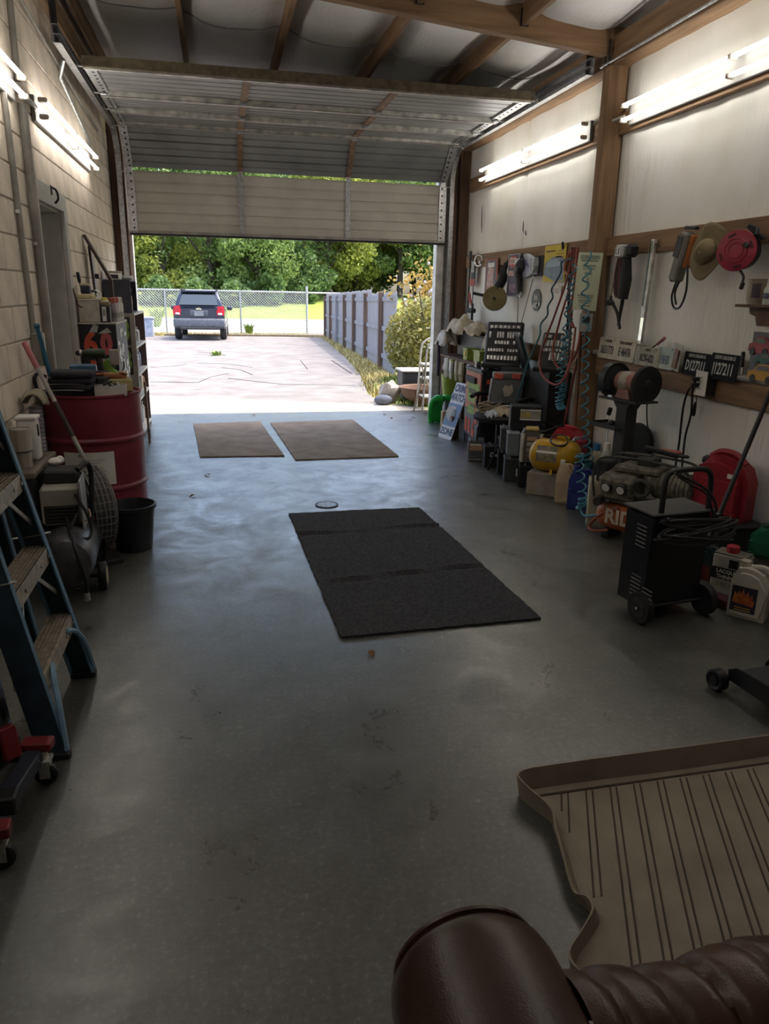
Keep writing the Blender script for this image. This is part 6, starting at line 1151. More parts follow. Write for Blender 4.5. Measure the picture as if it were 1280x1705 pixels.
t = T0('red_tape_roll', 'roll of red tape on the clutter by the wall', 'tape', (2.74, 3.03, .382)); B().torus((0, 0, .02), .035, .016, 20, 8).o('roll', mat('tape_red', (.34, .05, .06), .5), t); B().lathe([(.02, 0), (.022, 0), (.022, .04), (.02, .04)], (0, 0, 0), 18).o('core', tan, t)
t = T0('maroon_pan', 'maroon dustpan on the floor in front of the solvent can', 'dustpan', (2.46, 3.02, 0), math.radians(-60)); B().prism([(-.10, 0), (.10, 0), (.08, .035), (-.08, .05)], .09, (0, 0, .001), None, .004).o('pan', mat('pan_maroon', (.10, .025, .035), .5), t); B().box((0, .05, .03), (.05, .02, .02), bev=.004).o('lip', dark, t)
# floor jack at the right edge
FJ = T0('floor_jack', 'low black trolley jack on the floor beyond the tan floor liner', 'jack', (2.05, 2.12, 0), math.radians(-84)); jb = mat('jack_black', (.013, .014, .018), .4)
for y in (-.11, .11): B().prism([(-.17, .05), (.45, .04), (.45, .11), (.1, .125), (-.14, .115), (-.18, .09)], .014, (0, y, 0), None, .003).o('side_plate', jb, FJ)
B().box((.14, 0, .10), (.55, .20, .02), None, .004).o('bed', mat('jack_bed', (.03, .03, .033), .6), FJ)
B().cyl((-.19, -.16, .045), (-.19, .16, .045), .014).o('axle', dgrey, FJ)
for y in (-.15, .15): B().lathe([(0, -.022), (.02, -.02), (.02, -.012), (.036, -.022), (.044, -.018), (.044, .018), (.036, .022), (0, .02)], (-.19, y, .045), 22, 'Y').o('wheel', jb, FJ)
B().lathe([(0, 0), (.085, 0), (.085, .022), (.075, .026), (.07, .018), (0, .016)], (.0, .04, .125), 8).o('saddle', jb, FJ); B().lathe([(.0, .0), (.06, .0), (.055, .012), (.03, .006), (0, .006)], (.0, .04, .142), 12).o('saddle_pad', mat('saddle_worn', (.10, .09, .08), .6), FJ)
B().box((.38, 0, .15), (.10, .12, .10), None, .01).o('pump_block', jb, FJ)
# tan floor liner
FM = T0('cargo_liner', 'tan ribbed rubber car floor liner lying on the concrete in front of the couch', 'floor liner', (0, 0, 0)); tm = mat('liner_tan', (.29, .25, .19), .75, var=.12, scale=6, bump=.2, bscale=120, col2=(.22, .185, .135)); tmd = mat('liner_groove_dark', (.075, .06, .042), .9)  # grooves drawn as thin dark brown strips on the liner
ctrl = [(.865, 1.845), (.865, 1.78), (.90, 1.69), (.885, 1.62), (.865, 1.53), (.845, 1.45), (.84, 1.40), (.855, 1.365), (.845, 1.32), (.79, 1.27), (.735, 1.22), (.74, 1.17), (.80, 1.12), (.86, 1.05)]
lf = [Vector((x, y, 0)) for x, y in ctrl]
base = B(); P = [(p.x, p.y) for p in lf]; rgt = 2.15
outl = [(x, y) for x, y in P] + [(rgt, 1.05), (rgt, 1.87)]
vs = [base.m.verts.new((x, y, .006)) for x, y in outl]; base.m.faces.new(vs); vb = [base.m.verts.new((x, y, .001)) for x, y in outl]; base.m.faces.new(vb[::-1])
for i in range(len(vs)): j = (i+1) % len(vs); base.m.faces.new((vs[i], vb[i], vb[j], vs[j]))
base.o('tray', tm, FM)
rim = B(); hts = [.075, .07, .06, .05, .042, .036, .032, .05, .055, .05, .05, .05, .05, .05]
path = catm([(rgt, 1.885, .075), (1.5, 1.872, .075), (1.0, 1.862, .075)] + [(P[i][0]-.012, P[i][1], hts[i]) for i in range(len(P))], 4); cen = Vector((1.5, 1.4, 0))
ro = [rim.m.verts.new((p.x, p.y, p.z)) for p in path]; rI = []; rO = []
for p in path:
    d = Vector((cen.x-p.x, cen.y-p.y, 0)).normalized()
    rI.append(rim.m.verts.new((p.x+d.x*.028, p.y+d.y*.028, .006))); rO.append(rim.m.verts.new((p.x+d.x*.012, p.y+d.y*.012, .001)))
rT = [rim.m.verts.new((v.co.x + (rI[i].co.x-v.co.x)*.22, v.co.y+(rI[i].co.y-v.co.y)*.22, v.co.z)) for i, v in enumerate(ro)]
for i in range(len(path)-1):
    rim.m.faces.new((ro[i], ro[i+1], rT[i+1], rT[i])); rim.m.faces.new((rT[i], rT[i+1], rI[i+1], rI[i])); rim.m.faces.new((ro[i+1], ro[i], rO[i], rO[i+1]))
rim.o('raised_rim', tm, FM)
p0, p1 = fl(905, 1328), fl(1020, 1570); sdir = Vector((p1.x-p0.x, p1.y-p0.y, 0)).normalized(); a1, a2 = fl(985, 1313), fl(1275, 1275)
d1_, d2_ = fl(1139, 1287), fl(1204, 1517); sdir = Vector((d2_.x-d1_.x, d2_.y-d1_.y, 0)).normalized()
for k in range(15):
    s0 = Vector((.90+.083*k, 1.80, 0)); 
    for q in (0, .022):
        a = s0+Vector((q, 0, 0)); 
        # stop where the left rim begins
        L_ = .72; lim = []
        for m_ in range(1, 37):
            pt_ = a+sdir*(.02*m_); xl = min((abs(pt_.y-y), x) for x, y in P)[1]
            if pt_.x < xl+.045 or pt_.y < 1.07: break
            lim.append(pt_)
        if len(lim) > 1 and a.x < rgt-.03: B().bar(a+Vector((0, 0, .007)), lim[-1]+Vector((0, 0, .007)), .0045, .003).o('groove', tmd, FM)
B().bar((.89, 1.805, .0075), (rgt-.02, 1.825, .0075), .008, .003).o('groove', tmd, FM)
# leather couch
CO = T0('leather_couch', 'dark brown leather couch with a rolled arm beside the tan floor liner', 'couch', (.8, .4, 0)); lea = bpy.data.materials.new('brown_leather'); lea.use_nodes = True
def leather(m):
    n = m.node_tree; b = n.nodes['Principled BSDF']; L = n.links; tc = n.nodes.new('ShaderNodeTexCoord')
    a = n.nodes.new('ShaderNodeTexNoise'); a.inputs['Scale'].default_value = 3.2; a.inputs['Detail'].default_value = 4; L.new(tc.outputs['Object'], a.inputs[0])
    r = n.nodes.new('ShaderNodeValToRGB'); r.color_ramp.elements[0].color = (.036, .016, .012, 1); r.color_ramp.elements[1].color = (.100, .046, .024, 1); r.color_ramp.elements[0].position = .35; r.color_ramp.elements[1].position = .7; L.new(a.outputs[0], r.inputs[0]); L.new(r.outputs[0], b.inputs['Base Color'])
    v = n.nodes.new('ShaderNodeTexVoronoi'); v.inputs['Scale'].default_value = 260; L.new(tc.outputs['Object'], v.inputs[0]); bp = n.nodes.new('ShaderNodeBump'); bp.inputs['Strength'].default_value = .12; bp.inputs['Distance'].default_value = .002; L.new(v.outputs[0], bp.inputs['Height']); L.new(bp.outputs[0], b.inputs['Normal']); b.inputs['Roughness'].default_value = .36
leather(lea)
def armf(u, v):   # roll along -Y with domed far end
    s = u; y = .84 - 1.0*s; a = PI*(1.12 - 1.24*v); e = min(1, math.sqrt(max(0, 1-(1-min(1, s/.06))**2))*.28+.72); w_, h = .128*e, .125*e
    return (.325 - .8 + w_*math.cos(a)*-1*-1, y-.4, .50+h*math.sin(a) + (.0))
def armfn(u, v):
    y = .835 - 1.0*u; t_ = min(1, u/.07); e = .80+.20*math.sqrt(max(0, 1-(1-t_)**2)); a = -0.55 + (PI+1.1)*v
    return (-.475 + .128*e*math.cos(a), y-.4, .525 + .118*e*math.sin(a))
b_ = B().grid(armfn, 40, 28); 
cap_ = [f for f in b_.m.verts if abs(f.co.y-(.435)) < 1e-4]; b_.m.faces.new(sorted(cap_, key=lambda v: math.atan2(v.co.z-.525, v.co.x+.475)))
b_.o('arm_roll', lea, CO); B().box((-.475, -.08, .22), (.215, .98, .44), None, .02, 2).o('arm_panel', lea, CO)
B().tube([(-.475+.108*math.cos(a), .433, .525+.10*math.sin(a)) for a in [-.5+4.1*i/24 for i in range(25)]], .006, 6).o('arm_piping', lea, CO)
def backfn(u, v):
    x = -.36 + 1.7*u; a = -.5 + (PI+1.0)*v; cre = 0
    for c, d_ in ((.03, .012), (.075, .010), (.12, .016), (.17, .008), (.235, .018), (.30, .010), (.36, .012)): cre += d_*math.exp(-((u-c-.035*(v-.5))/.006)**2)
    r_ = .105 + .006*math.sin(u*40+v*3) - cre
    return (x, .29 + r_*1.0*math.cos(a), .475 + r_*1.05*math.sin(a))
B().grid(backfn, 200, 24).o('back_roll', lea, CO); B().box((.5, .27, .22), (1.72, .17, .44), None, .02, 2).o('back_panel', lea, CO)
B().box((.5, -.15, .22), (1.72, .68, .40), None, .05, 3).o('seat_cushion', lea, CO); B().box((.5, .12, .50), (1.68, .16, .26), (.25, 0, 0), .06, 3).o('back_cushion', lea, CO)
# ================================================================ THINGS ON THE RIGHT WALL
def wr(x0, y0, x1, y1, X):
    cy, cx = (y0+y1)/2, (x0+x1)/2; a, b2, c, d = wx(x0, cy, X), wx(x1, cy, X), wx(cx, y0, X), wx(cx, y1, X)
    return Vector((X, (a.y+b2.y)/2, (c.z+d.z)/2)), abs(a.y-b2.y), abs(c.z-d.z)
WRZ = -PI/2   # local -Y looks into the room, local +X runs toward the camera
def wthing(name, label, cat, rect, X=2.94):
    c, w_, h = wr(*rect, X); return thing(name, label, cat, c, WRZ), w_, h
# framed and printed signs
t, w_, h = wthing('tin_sign', 'tall narrow red framed tin sign with a pale figure', 'sign', (808, 431, 828, 492)); B().box((0, 0, 0), (w_, .008, h), None, .002).o('frame', mat('sign_rust_red', (.36, .10, .06), .6), t); B().box((.0, -.005, 0), (w_*.8, .003, h*.9)).o('panel', mat('sign_dusk', (.16, .13, .16), .6), t)
pm = mat('sign_pale_figure', (.52, .48, .46), .6, scale=22, col2=(.45, .16, .10)); B().prism([(-w_*.3, -h*.4), (w_*.3, -h*.4), (w_*.2, h*.05), (w_*.28, h*.22), (-w_*.2, h*.28), (-w_*.28, .0)], .003, (0, -.0075, 0)).o('figure', pm, t); B().box((0, -.008, h*.33), (w_*.5, .003, h*.12)).o('white_patch', paper, t)
t, w_, h = wthing('stop_strip_sign', 'narrow dark sign with a round red stop badge at the top', 'sign', (845, 423, 864, 494)); B().box((0, 0, 0), (w_, .008, h), None, .002).o('frame', mat('sign_grey_frame', (.35, .35, .36), .5), t); B().box((0, -.005, 0), (w_*.86, .003, h*.95)).o('panel', mat('sign_plum', (.10, .08, .13), .6), t); B().prism([(w_*.40*math.cos(2*PI*i/8+PI/8), h*.145*math.sin(2*PI*i/8+PI/8)) for i in range(8)], .004, (0, -.009, h*.32)).o('badge', mat('stop_red', (.50, .07, .06), .5), t); text('STOP', w_*.30, white, t, (0, -.013, h*.32), RN, sx=.8, bold=.002); B().box((0, -.0075, h*.05), (w_*.7, .003, h*.12)).o('pale_patch', pm, t); B().box((0, -.0075, -h*.3), (w_*.6, .003, h*.2)).o('lower_print', mat('sign_mauve', (.34, .22, .26), .6, scale=30, col2=(.1, .07, .1)), t)
t, w_, h = wthing('badge_sign', 'pale blue badge shaped sign with scalloped edges on a dark backing', 'sign', (865, 423, 896, 464)); st = [(x*w_*.5, z*h*.5) for x, z in ((-.25, .78), (-.18, .96), (0, 1.02), (.18, .96), (.25, .78), (.55, .70), (.98, .68), (.95, .3), (1.02, 0), (.95, -.3), (.98, -.68), (.5, -.70), (.25, -.84), (.15, -.98), (-.15, -.98), (-.25, -.84), (-.5, -.70), (-.98, -.68), (-.95, -.3), (-1.02, 0), (-.95, .3), (-.98, .68), (-.55, .70))]
B().prism(st, .06, (0, -.02, 0), None, .012).o('shell', mat('star_white_blue', (.60, .63, .68), .35), t); B().prism([(x*.82, z*.82) for x, z in st], .004, (0, -.053, 0)).o('face', mat('star_face', (.55, .58, .70), .4, scale=14, col2=(.36, .38, .55)), t); B().box((.20, .02, .0), (.26, .03, h*.8), None, .004).o('backing', dark, t)
for k in range(4): B().bar((-.12+.06*k, -.056, -.04+.03*k), (-.02+.05*k, -.056, .05-.02*k), .018, .002, up=(0, 1, 0)).o('print', mat('star_print', (.16, .17, .36), .5), t)
t, w_, h = wthing('car_poster', 'yellow poster with a blue grey car tacked under the girt', 'poster', (906, 408, 941, 469), 2.945); B().box((0, 0, 0), (w_, .004, h)).o('sheet', mat('poster_yellow', (.66, .52, .05), .6, var=.05), t)
pb2 = mat('poster_blue_grey', (.17, .23, .30), .6, scale=12, col2=(.25, .33, .40)); B().prism([(-w_*.48, -h*.30), (w_*.02, -h*.48), (w_*.46, -h*.48), (w_*.47, h*.08), (w_*.28, h*.20), (-w_*.05, h*.18), (-w_*.44, h*.02)], .002, (0, -.004, 0)).o('car_print', pb2, t); B().prism([(-w_*.40, -h*.10), (w_*.35, -h*.08), (w_*.30, h*.02), (w_*.05, h*.12), (-w_*.25, h*.08)], .002, (0, -.006, 0)).o('windscreen_print', mat('poster_sky', (.34, .45, .54), .5), t)
B().box((-w_*.2, -.004, h*.34), (w_*.42, .002, h*.05)).o('title_line', mat('poster_brown', (.20, .13, .04), .6), t)
for k in range(3): B().box((w_*.25, -.004, h*(.33-.08*k)), (w_*.38, .002, h*.035)).o('text_line', mat('poster_ochre', (.42, .30, .04), .6), t)
t, w_, h = wthing('oval_decal', 'dark oval decal lettered 3rd on the white lining', 'decal', (885, 481, 900, 518), 2.985); B().prism([(w_*.5*math.cos(2*PI*i/24), h*.5*math.sin(2*PI*i/24)) for i in range(24)], .003).o('oval', mat('decal_slate', (.16, .18, .20), .6), t); text('3rd', h*.34, paper, t, (-.01, -.003, h*.12), RN, sx=.85, bold=.004)
for k in range(4): B().bar((-w_*.3+.03*k, -.003, -h*.32+.02*(k % 2)), (-w_*.1+.04*k, -.003, -h*.18), .03, .002, up=(0, 1, 0)).o('mark', paper, t)
t, w_, h = wthing('small_notice', 'small white notice card behind the hoses', 'notice', (916, 477, 934, 492), 2.985); B().box((0, 0, 0), (w_, .002, h)).o('card', paper, t)
for k in range(3): B().box((0, -.002, h*(.2-.2*k)), (w_*.6, .001, h*.08)).o('text_line', mat('print_grey', (.35, .34, .33), .7), t)
t, w_, h = wthing('safety_chart', 'pale green printed chart fixed to the wooden post', 'poster', (958, 421, 995, 517), 2.815); t.location.y = 5.56; t.rotation_euler = (0, math.radians(2), math.radians(-38)); w_ = .185; B().box((0, 0, 0), (w_, .003, h)).o('sheet', mat('chart_pale_green', (.56, .60, .42), .6, var=.05), t); B().box((0, -.002, 0), (w_*.96, .001, h*.97)).o('border', mat('chart_inner', (.58, .63, .45), .6, var=.04), t)
ci_ = mat('chart_ink', (.30, .34, .26), .6)
for k, (z, wf, hf) in enumerate(((.42, .8, .07), (.36, .7, .03), (.27, .55, .04), (.22, .5, .03), (.14, .3, .05), (-.24, .66, .035), (-.28, .6, .02), (-.33, .55, .035), (-.37, .5, .02), (-.42, .5, .03))): B().box((0, -.004, h*z), (w_*wf, .001, h*hf)).o('text_line', ci_, t)
B().box((0, -.004, .0), (.012, .001, h*.16)).o('centre_mark', mat('chart_ink', (.26, .30, .22), .6), t)
t = thing('metal_label', 'small grey metal label plate below the chart on the post', 'label', wx(975, 537, 2.83), math.radians(-38)); B().box((0, 0, 0), (.10, .004, .14)).o('plate', mat('plate_dull', (.32, .32, .33), .4, .5, scale=20), t); B().box((0, -.003, .02), (.06, .001, .05)).o('print', ink, t)
# hung tools
t = thing('hex_wrench', 'long black hooked wrench hanging on the far wall', 'wrench', wx(781, 470, 2.93), WRZ); B().tube(catm([(.0, 0, .33), (.0, 0, .0), (-.01, 0, -.30), (-.03, 0, -.34), (-.05, 0, -.345)], 4), .011, 6).o('bar', black, t); B().box((0, 0, .30), (.05, .02, .10), None, .004).o('head', dgrey, t)
t = thing('tool_pack', 'black and red carded tool pack hanging next to the hooked wrench', 'tool pack', wx(788, 452, 2.94), WRZ); B().box((.0, 0, .02), (.13, .012, .22), None, .003).o('card', mat('card_black', (.03, .03, .035), .5), t); B().box((-.02, -.005, -.125), (.20, .012, .08), None, .003).o('red_card', mat('card_red', (.40, .10, .06), .5), t)
for k in range(3): B().box((-.03+.03*k, -.009, .05), (.016, .004, .12)).o('blade', (paper, steel, paper)[k], t)
B().cyl((.02, 0, -.15), (.015, 0, -.48), .006).o('rod', dgrey, t)
t = thing('hose_clamp', 'shiny round hose clamp on the girt', 'clamp', wx(797, 434, 2.93), WRZ); B().torus((0, 0, 0), .06, .010, 22, 6, (PI/2, .0, .5)).o('band', chrome, t); B().box((.05, 0, -.02), (.03, .02, .04), None, .004).o('screw_housing', steel, t)
t = thing('disc_polisher', 'black disc polisher with a round tan pad hanging on the wall', 'polisher', wx(824, 497, 2.86), math.radians(-28)); B().lathe([(0, -.018), (.12, -.018), (.128, -.006), (.128, .008), (.11, .018), (0, .018)], (0, -.03, 0), 36, 'Y').o('pad', mat('pad_tan', (.27, .22, .11), .9, bump=.3), t); B().lathe([(0, 0), (.016, 0), (.016, .006), (0, .006)], (0, -.049, 0), 14, 'Y', (0, 0, PI)).o('hub', dgrey, t); B().tube(catm([(.02, 0, .10), (.06, 0, .18), (.07, .0, .26), (.10, .01, .36)], 4), [.05, .05, .05, .05, .052, .052, .05, .05, .04, .03, .028, .026, .02], 12).o('body', black, t); B().cyl((-.12, -.02, .03), (-.23, -.02, .05), .017, n=10).o('side_handle', black, t); B().tube(catm([(.10, 0, .36), (.13, 0, .40), (.12, 0, .34), (.15, 0, .30)], 4), .012, 6).o('cord', black, t)
t = thing('impact_gun', 'dark air impact gun hanging over the stop sign', 'impact gun', wx(863, 460, 2.86), WRZ); B().tube([(-.06, 0, .02), (-.02, 0, .04), (.05, 0, .10), (.06, 0, .15)], [.03, .05, .055, .03], 14).o('body', dgrey, t); B().tube([(.0, 0, .04), (.04, 0, -.10), (.06, 0, -.16)], [.035, .03, .026], 10).o('grip', black, t); B().torus((.075, 0, -.17), .022, .009, 14, 6, (PI/2, 0, 0)).o('air_fitting', steel, t); B().tube(catm([(.02, 0, .15), (.05, 0, .2), (.07, .01, .14)], 4), .010, 6).o('hook', black, t)
for a, b2, lb in (((770, 483), (781, 546), 'thin cord stretched down the wall beside the front stud'), ((887, 465), (865, 548), 'thin cord running down the lining from the star sign'), ((863, 490), (861, 548), 'thin cord hanging straight below the impact gun')):
    p, q = wx(*a, 2.97), wx(*b2, 2.97); tag(B().cyl((0, 0, 0), q-p, .004, n=5).o('hanging_cord', mat('cord_grey', (.2, .19, .18), .8), None, p), lb, 'cord')
# hose bundle on the hook
redh = mat('hose_red', (.30, .065, .05), .45); bluh = mat('hose_blue', (.055, .22, .30), .35)
t = thing('hose_hook', 'black iron hook on the girt carrying the air hoses', 'hook', wx(950, 410, 2.93), WRZ); B().tube(catm([(-.16, .0, .03), (-.05, -.04, .0), (.02, -.08, -.02), (.05, -.10, .03)], 4), .010, 6).o('hook', black, t)
def hose(label, pts, r_, m): return cable(label, [wx(x, y, X) for x, y, X in pts], r_, m, 'air_hose', 'hose')
hose('long red air hose looping down from the hook to the office chair', ((952, 415, 2.86), (945, 460, 2.82), (925, 520, 2.76), (900, 590, 2.70), (903, 625, 2.68), (930, 640, 2.70), (950, 600, 2.76), (958, 545, 2.80)), .009, redh)
hose('red air hose hanging in a narrow loop from the hook', ((957, 412, 2.86), (950, 470, 2.83), (930, 540, 2.80), (920, 590, 2.78), (935, 615, 2.78), (958, 590, 2.80), (966, 550, 2.82), (966, 545, 2.82)), .009, redh)
hose('straight red hose hanging in the middle of the bundle', ((962, 412, 2.86), (957, 460, 2.84), (950, 540, 2.82), (945, 620, 2.80), (942, 640, 2.79)), .010, redh)
hose('red orange hose crossing behind the coil hoses', ((948, 420, 2.88), (940, 450, 2.86), (952, 458, 2.84), (962, 440, 2.84), (956, 480, 2.84), (948, 520, 2.83), (955, 545, 2.82)), .011, mat('hose_orange_red', (.38, .10, .05), .5))
hose('dark cable hanging with the red hoses', ((953, 412, 2.9), (948, 460, 2.9), (946, 520, 2.9), (944, 560, 2.9)), .012, black)
hose('brown hose running down the edge of the post to the floor', ((966, 545, 2.84), (963, 620, 2.84), (958, 690, 2.84), (956, 745, 2.86)), .010, mat('hose_brown', (.20, .11, .06), .6))
hose('teal hose hanging in slow waves and dropping behind the tool case', ((952, 430, 2.82), (935, 436, 2.80), (934, 452, 2.80), (925, 470, 2.78), (918, 482, 2.78), (920, 495, 2.78), (912, 510, 2.76), (911, 525, 2.76), (900, 540, 2.72), (898, 560, 2.68), (880, 600, 2.60), (868, 640, 2.55), (860, 665, 2.54)), .008, teal)
def coil(label, path, R_, turns, m, r_=.0062, pw=1.0):
    P_ = catm(path, 12); n_ = len(P_)-1; pts = []; N = turns*14
    for i in range(N+1):
        s_ = (i/N)**pw; f = s_*n_; k = min(int(f), n_-1); c = P_[k].lerp(P_[k+1], f-k); a = 2*PI*i/14; rr = R_(s_) if callable(R_) else R_; pts.append(c+Vector((rr*math.sin(a)*.75+.0, rr*math.cos(a), .25*rr*math.sin(a))))
    p0 = pts[0]; return tag(B().tube([p-p0 for p in pts], r_, 6).o('coil_hose', m, None, p0), label, 'hose')
coil('blue coiled air hose hanging down the post to the floor by the blue jug', [wx(983, 418, 2.74), wx(974, 480, 2.74), wx(975, 560, 2.74), wx(973, 640, 2.74), wx(974, 720, 2.72), wx(981, 775, 2.66), Vector((2.56, 4.93, .37)), wx(970, 830, 2.40), wx(966, 845, 2.38)], lambda s: .034 if s > .05 else .012, 34, bluh, pw=.80)
coil('blue coiled air hose bunched up beside the hammer', [wx(955, 440, 2.80), wx(948, 500, 2.80), wx(946, 560, 2.79), wx(940, 600, 2.78), wx(938, 640, 2.78), wx(934, 665, 2.78)], .034, 26, bluh, pw=.75)
coil('second blue coiled hose tangled with the red hoses', [wx(950, 470, 2.76), wx(940, 560, 2.75), wx(932, 620, 2.75), wx(931, 668, 2.75), wx(935, 680, 2.75)], lambda s: .026+.012*s, 20, bluh, pw=.8)
hose('blue air line running from the coil to the orange compressor', ((966, 848, 2.36), (972, 858, 2.36), (990, 858, 2.36), (1008, 852, 2.38), (1026, 846, 2.42)), .007, bluh)
hose('red rubber hose looping on the floor by the orange compressor', ((1030, 848, 2.42), (1010, 852, 2.38), (992, 862, 2.33), (981, 877, 2.31), (990, 884, 2.31), (1012, 882, 2.36)), .009, mat('hose_maroon', (.26, .06, .035), .45))
# near wall
t = thing('timing_light', 'silver and black timing light hanging on the girt with its leads', 'timing light', wx(1045, 418, 2.88), WRZ); B().box((-.02, -.02, 0), (.10, .08, .085), None, .008).o('case', mat('silver_case', (.42, .42, .40), .4), t); B().box((-.03, -.062, -.005), (.075, .004, .06)).o('face_plate', paper, t); B().tube([(-.05, -.066, .018), (-.05, -.066, -.02), (-.01, -.066, -.02), (-.01, -.066, .018)], .003, 5).o('face_mark', mat('face_navy', (.05, .08, .18), .5), t); B().box((.055, 0, 0), (.06, .09, .09), None, .02).o('rear_body', black, t); B().tube([(0, 0, -.04), (.01, 0, -.20), (.0, 0, -.33)], [.03, .045, .035], 12).o('grip', dark, t); B().tube([(.0, 0, -.33), (-.02, 0, -.46), (-.025, 0, -.52)], [.014, .012, .010], 8).o('lower_stem', black, t); B().tube(catm([(-.12, 0, -.38), (-.06, 0, -.43), (-.01, 0, -.52), (-.0, 0, -.54)], 4), .012, 6).o('clamp_arm', black, t)
for k in range(5): B().tube(catm([(-.07+.01*k, -.01, .05), (-.12+.018*k, -.015, -.12), (-.10+.02*k, -.02, -.28), (-.05+.01*k, -.01, -.30), (-.02, 0, -.05)], 5), .006, 6).o('lead', (mat('lead_maroon', (.20, .03, .04), .5), black, dgrey)[k % 3], t)
t = thing('plumb_weight', 'black bell shaped weight hanging on a thin cord beside the post', 'weight', wx(1016, 502, 2.93), WRZ); B().lathe([(0, -.03), (.032, -.028), (.034, -.01), (.022, .006), (.012, .014), (.010, .04), (0, .045)], n=18).o('bell', black, t); B().cyl((0, 0, .04), (.01, .02, .28), .003, n=5).o('cord', black, t)
t = thing('straight_level', 'long silver straightedge level hanging from the girt', 'level', wx(1077, 487, 2.94), WRZ); B().box((0, 0, 0), (.045, .022, .70), (0, .05, 0), .002).o('beam', alum, t); B().box((-.012, -.013, .12), (.012, .004, .42), (0, .05, 0)).o('scale_strip', mat('scale_teal', (.12, .20, .20), .4), t); B().box((.0, -.014, -.25), (.04, .006, .16), (0, .05, 0), .001).o('foil_end', chrome, t); B().box((0, -.012, .30), (.03, .006, .08), (0, .05, 0)).o('vial_window', mat('vial', (.3, .36, .2), .2), t); B().cyl((-.03, 0, .345), (.09, .0, .30), .004).o('hanger_wire', black, t)
t = thing('sheet_sander', 'grey and orange sheet sander hanging by its cord from the girt', 'sander', wx(1140, 428, 2.90), WRZ); 
B().box((0, -.02, .0), (.085, .07, .30), (0, .28, 0), .012).o('body', mat('sander_grey', (.20, .19, .17), .6), t); B().box((.0, -.058, .06), (.06, .004, .13), (0, .28, 0)).o('grille', mat('grille_dark', (.07, .07, .068), .6), t); B().box((.055, .0, .03), (.035, .06, .20), (0, .28, 0), .008).o('orange_side', mat('sander_orange', (.42, .14, .04), .5), t); B().box((-.05, -.02, -.10), (.03, .05, .10), (0, .3, 0), .006).o('clamp', dgrey, t); B().box((.05, -.01, .17), (.12, .03, .02), (0, .1, 0), .005).o('hook_arm', black, t)
B().tube(catm([(-.03, -.02, -.15), (-.06, -.02, -.24), (-.02, -.02, -.31), (.05, -.02, -.30), (.09, -.02, -.20), (.07, -.02, -.05)], 6), .007, 7).o('cord', black, t); B().tube(catm([(-.0, -.02, -.15), (-.03, -.02, -.22), (.0, -.02, -.29)], 5), .007, 7).o('cord_loop', black, t)
HT = thing('bucket_hat', 'khaki brimmed bush hat hanging on the girt', 'hat', wx(1184, 420, 2.87), WRZ); hm = mat('hat_khaki', (.25, .195, .11), .9, var=.12, scale=10, bump=.3, bscale=200)
def hat_f(u, v):
    a = 2*PI*u; r_ = .06+.10*v; x = r_*math.cos(a)*.82; z = r_*1.18*math.sin(a); y = -.085 + .03*v + .030*math.sin(2*a+.6)*v - .02*(v**2)*math.cos(a)
    return (x+.012*math.sin(3*a)*v, y, z)
B().grid(lambda u, v: hat_f(u, .0+v), 40, 6).o('brim', hm, HT, solid=.004)
def crn(u, v):
    a = 2*PI*u; k = math.cos(v*PI/2*.995); r_ = .078*(k**.6); return (r_*math.cos(a)*.9 - .01*v, -.07 - .075*math.sin(v*PI/2) - .01*math.sin(2*a)*v*(1-v), r_*1.15*math.sin(a)-.01*v)
B().grid(crn, 32, 10).o('crown', hm, HT); B().torus((0, -.082, 0), .077, .007, 28, 6, (PI/2, 0, 0)).o('hat_band', mat('hat_band_dark', (.13, .10, .055), .9), HT)
HT.scale = (.86, .86, .86); HT.rotation_euler = (0, math.radians(12), WRZ+math.radians(28))
RR = thing('cord_reel', 'red and black extension cord reel hanging on the girt', 'cord reel', wx(1232, 418, 2.86), WRZ+math.radians(30)); RR.scale = (.85, .85, .85); RR.rotation_euler = (0, math.radians(14), WRZ+math.radians(30)); rr2 = mat('reel_red', (.36, .022, .05), .4)
B().lathe([(0, -.012), (.10, -.012), (.128, -.006), (.13, .004), (.12, .012), (0, .012)], (0, -.055, 0), 36, 'Y').o('face_disc', rr2, RR); B().lathe([(.07, 0), (.074, -.004), (.078, 0)], (0, -.068, 0), 30, 'Y').lathe([(.045, 0), (.048, -.004), (.051, 0)], (0, -.068, 0), 30, 'Y').o('moulded_ring', rr2, RR)
for a in (0.6, 2.2, 3.8, 5.2): B().box((.10*math.cos(a), -.068, .10*math.sin(a)), (.05, .004, .016), (0, -a+PI/2, 0), .004).o('slot', mat('reel_slot', (.10, .01, .02), .6), RR)
B().box((.055, -.072, .045), (.04, .02, .03), (0, .5, 0), .006).o('crank_knob', black, RR); B().lathe([(0, -.02), (.115, -.02), (.118, .0), (.115, .06), (0, .06)], (0, -.01, 0), 32, 'Y').o('cord_drum', black, RR); B().tube(catm([(.06, .0, .11), (.04, .03, .15), (-.02, .03, .155), (.10, .04, .10)], 4), .014, 7).o('hanger', dark, RR); B().tube(catm([(.05, -.02, -.11), (.09, -.02, -.14), (.10, -.02, -.18)], 4), .008, 6).o('cord_end', dgrey, RR); B().box((.105, -.02, -.20), (.025, .025, .045), None, .005).o('plug', black, RR)
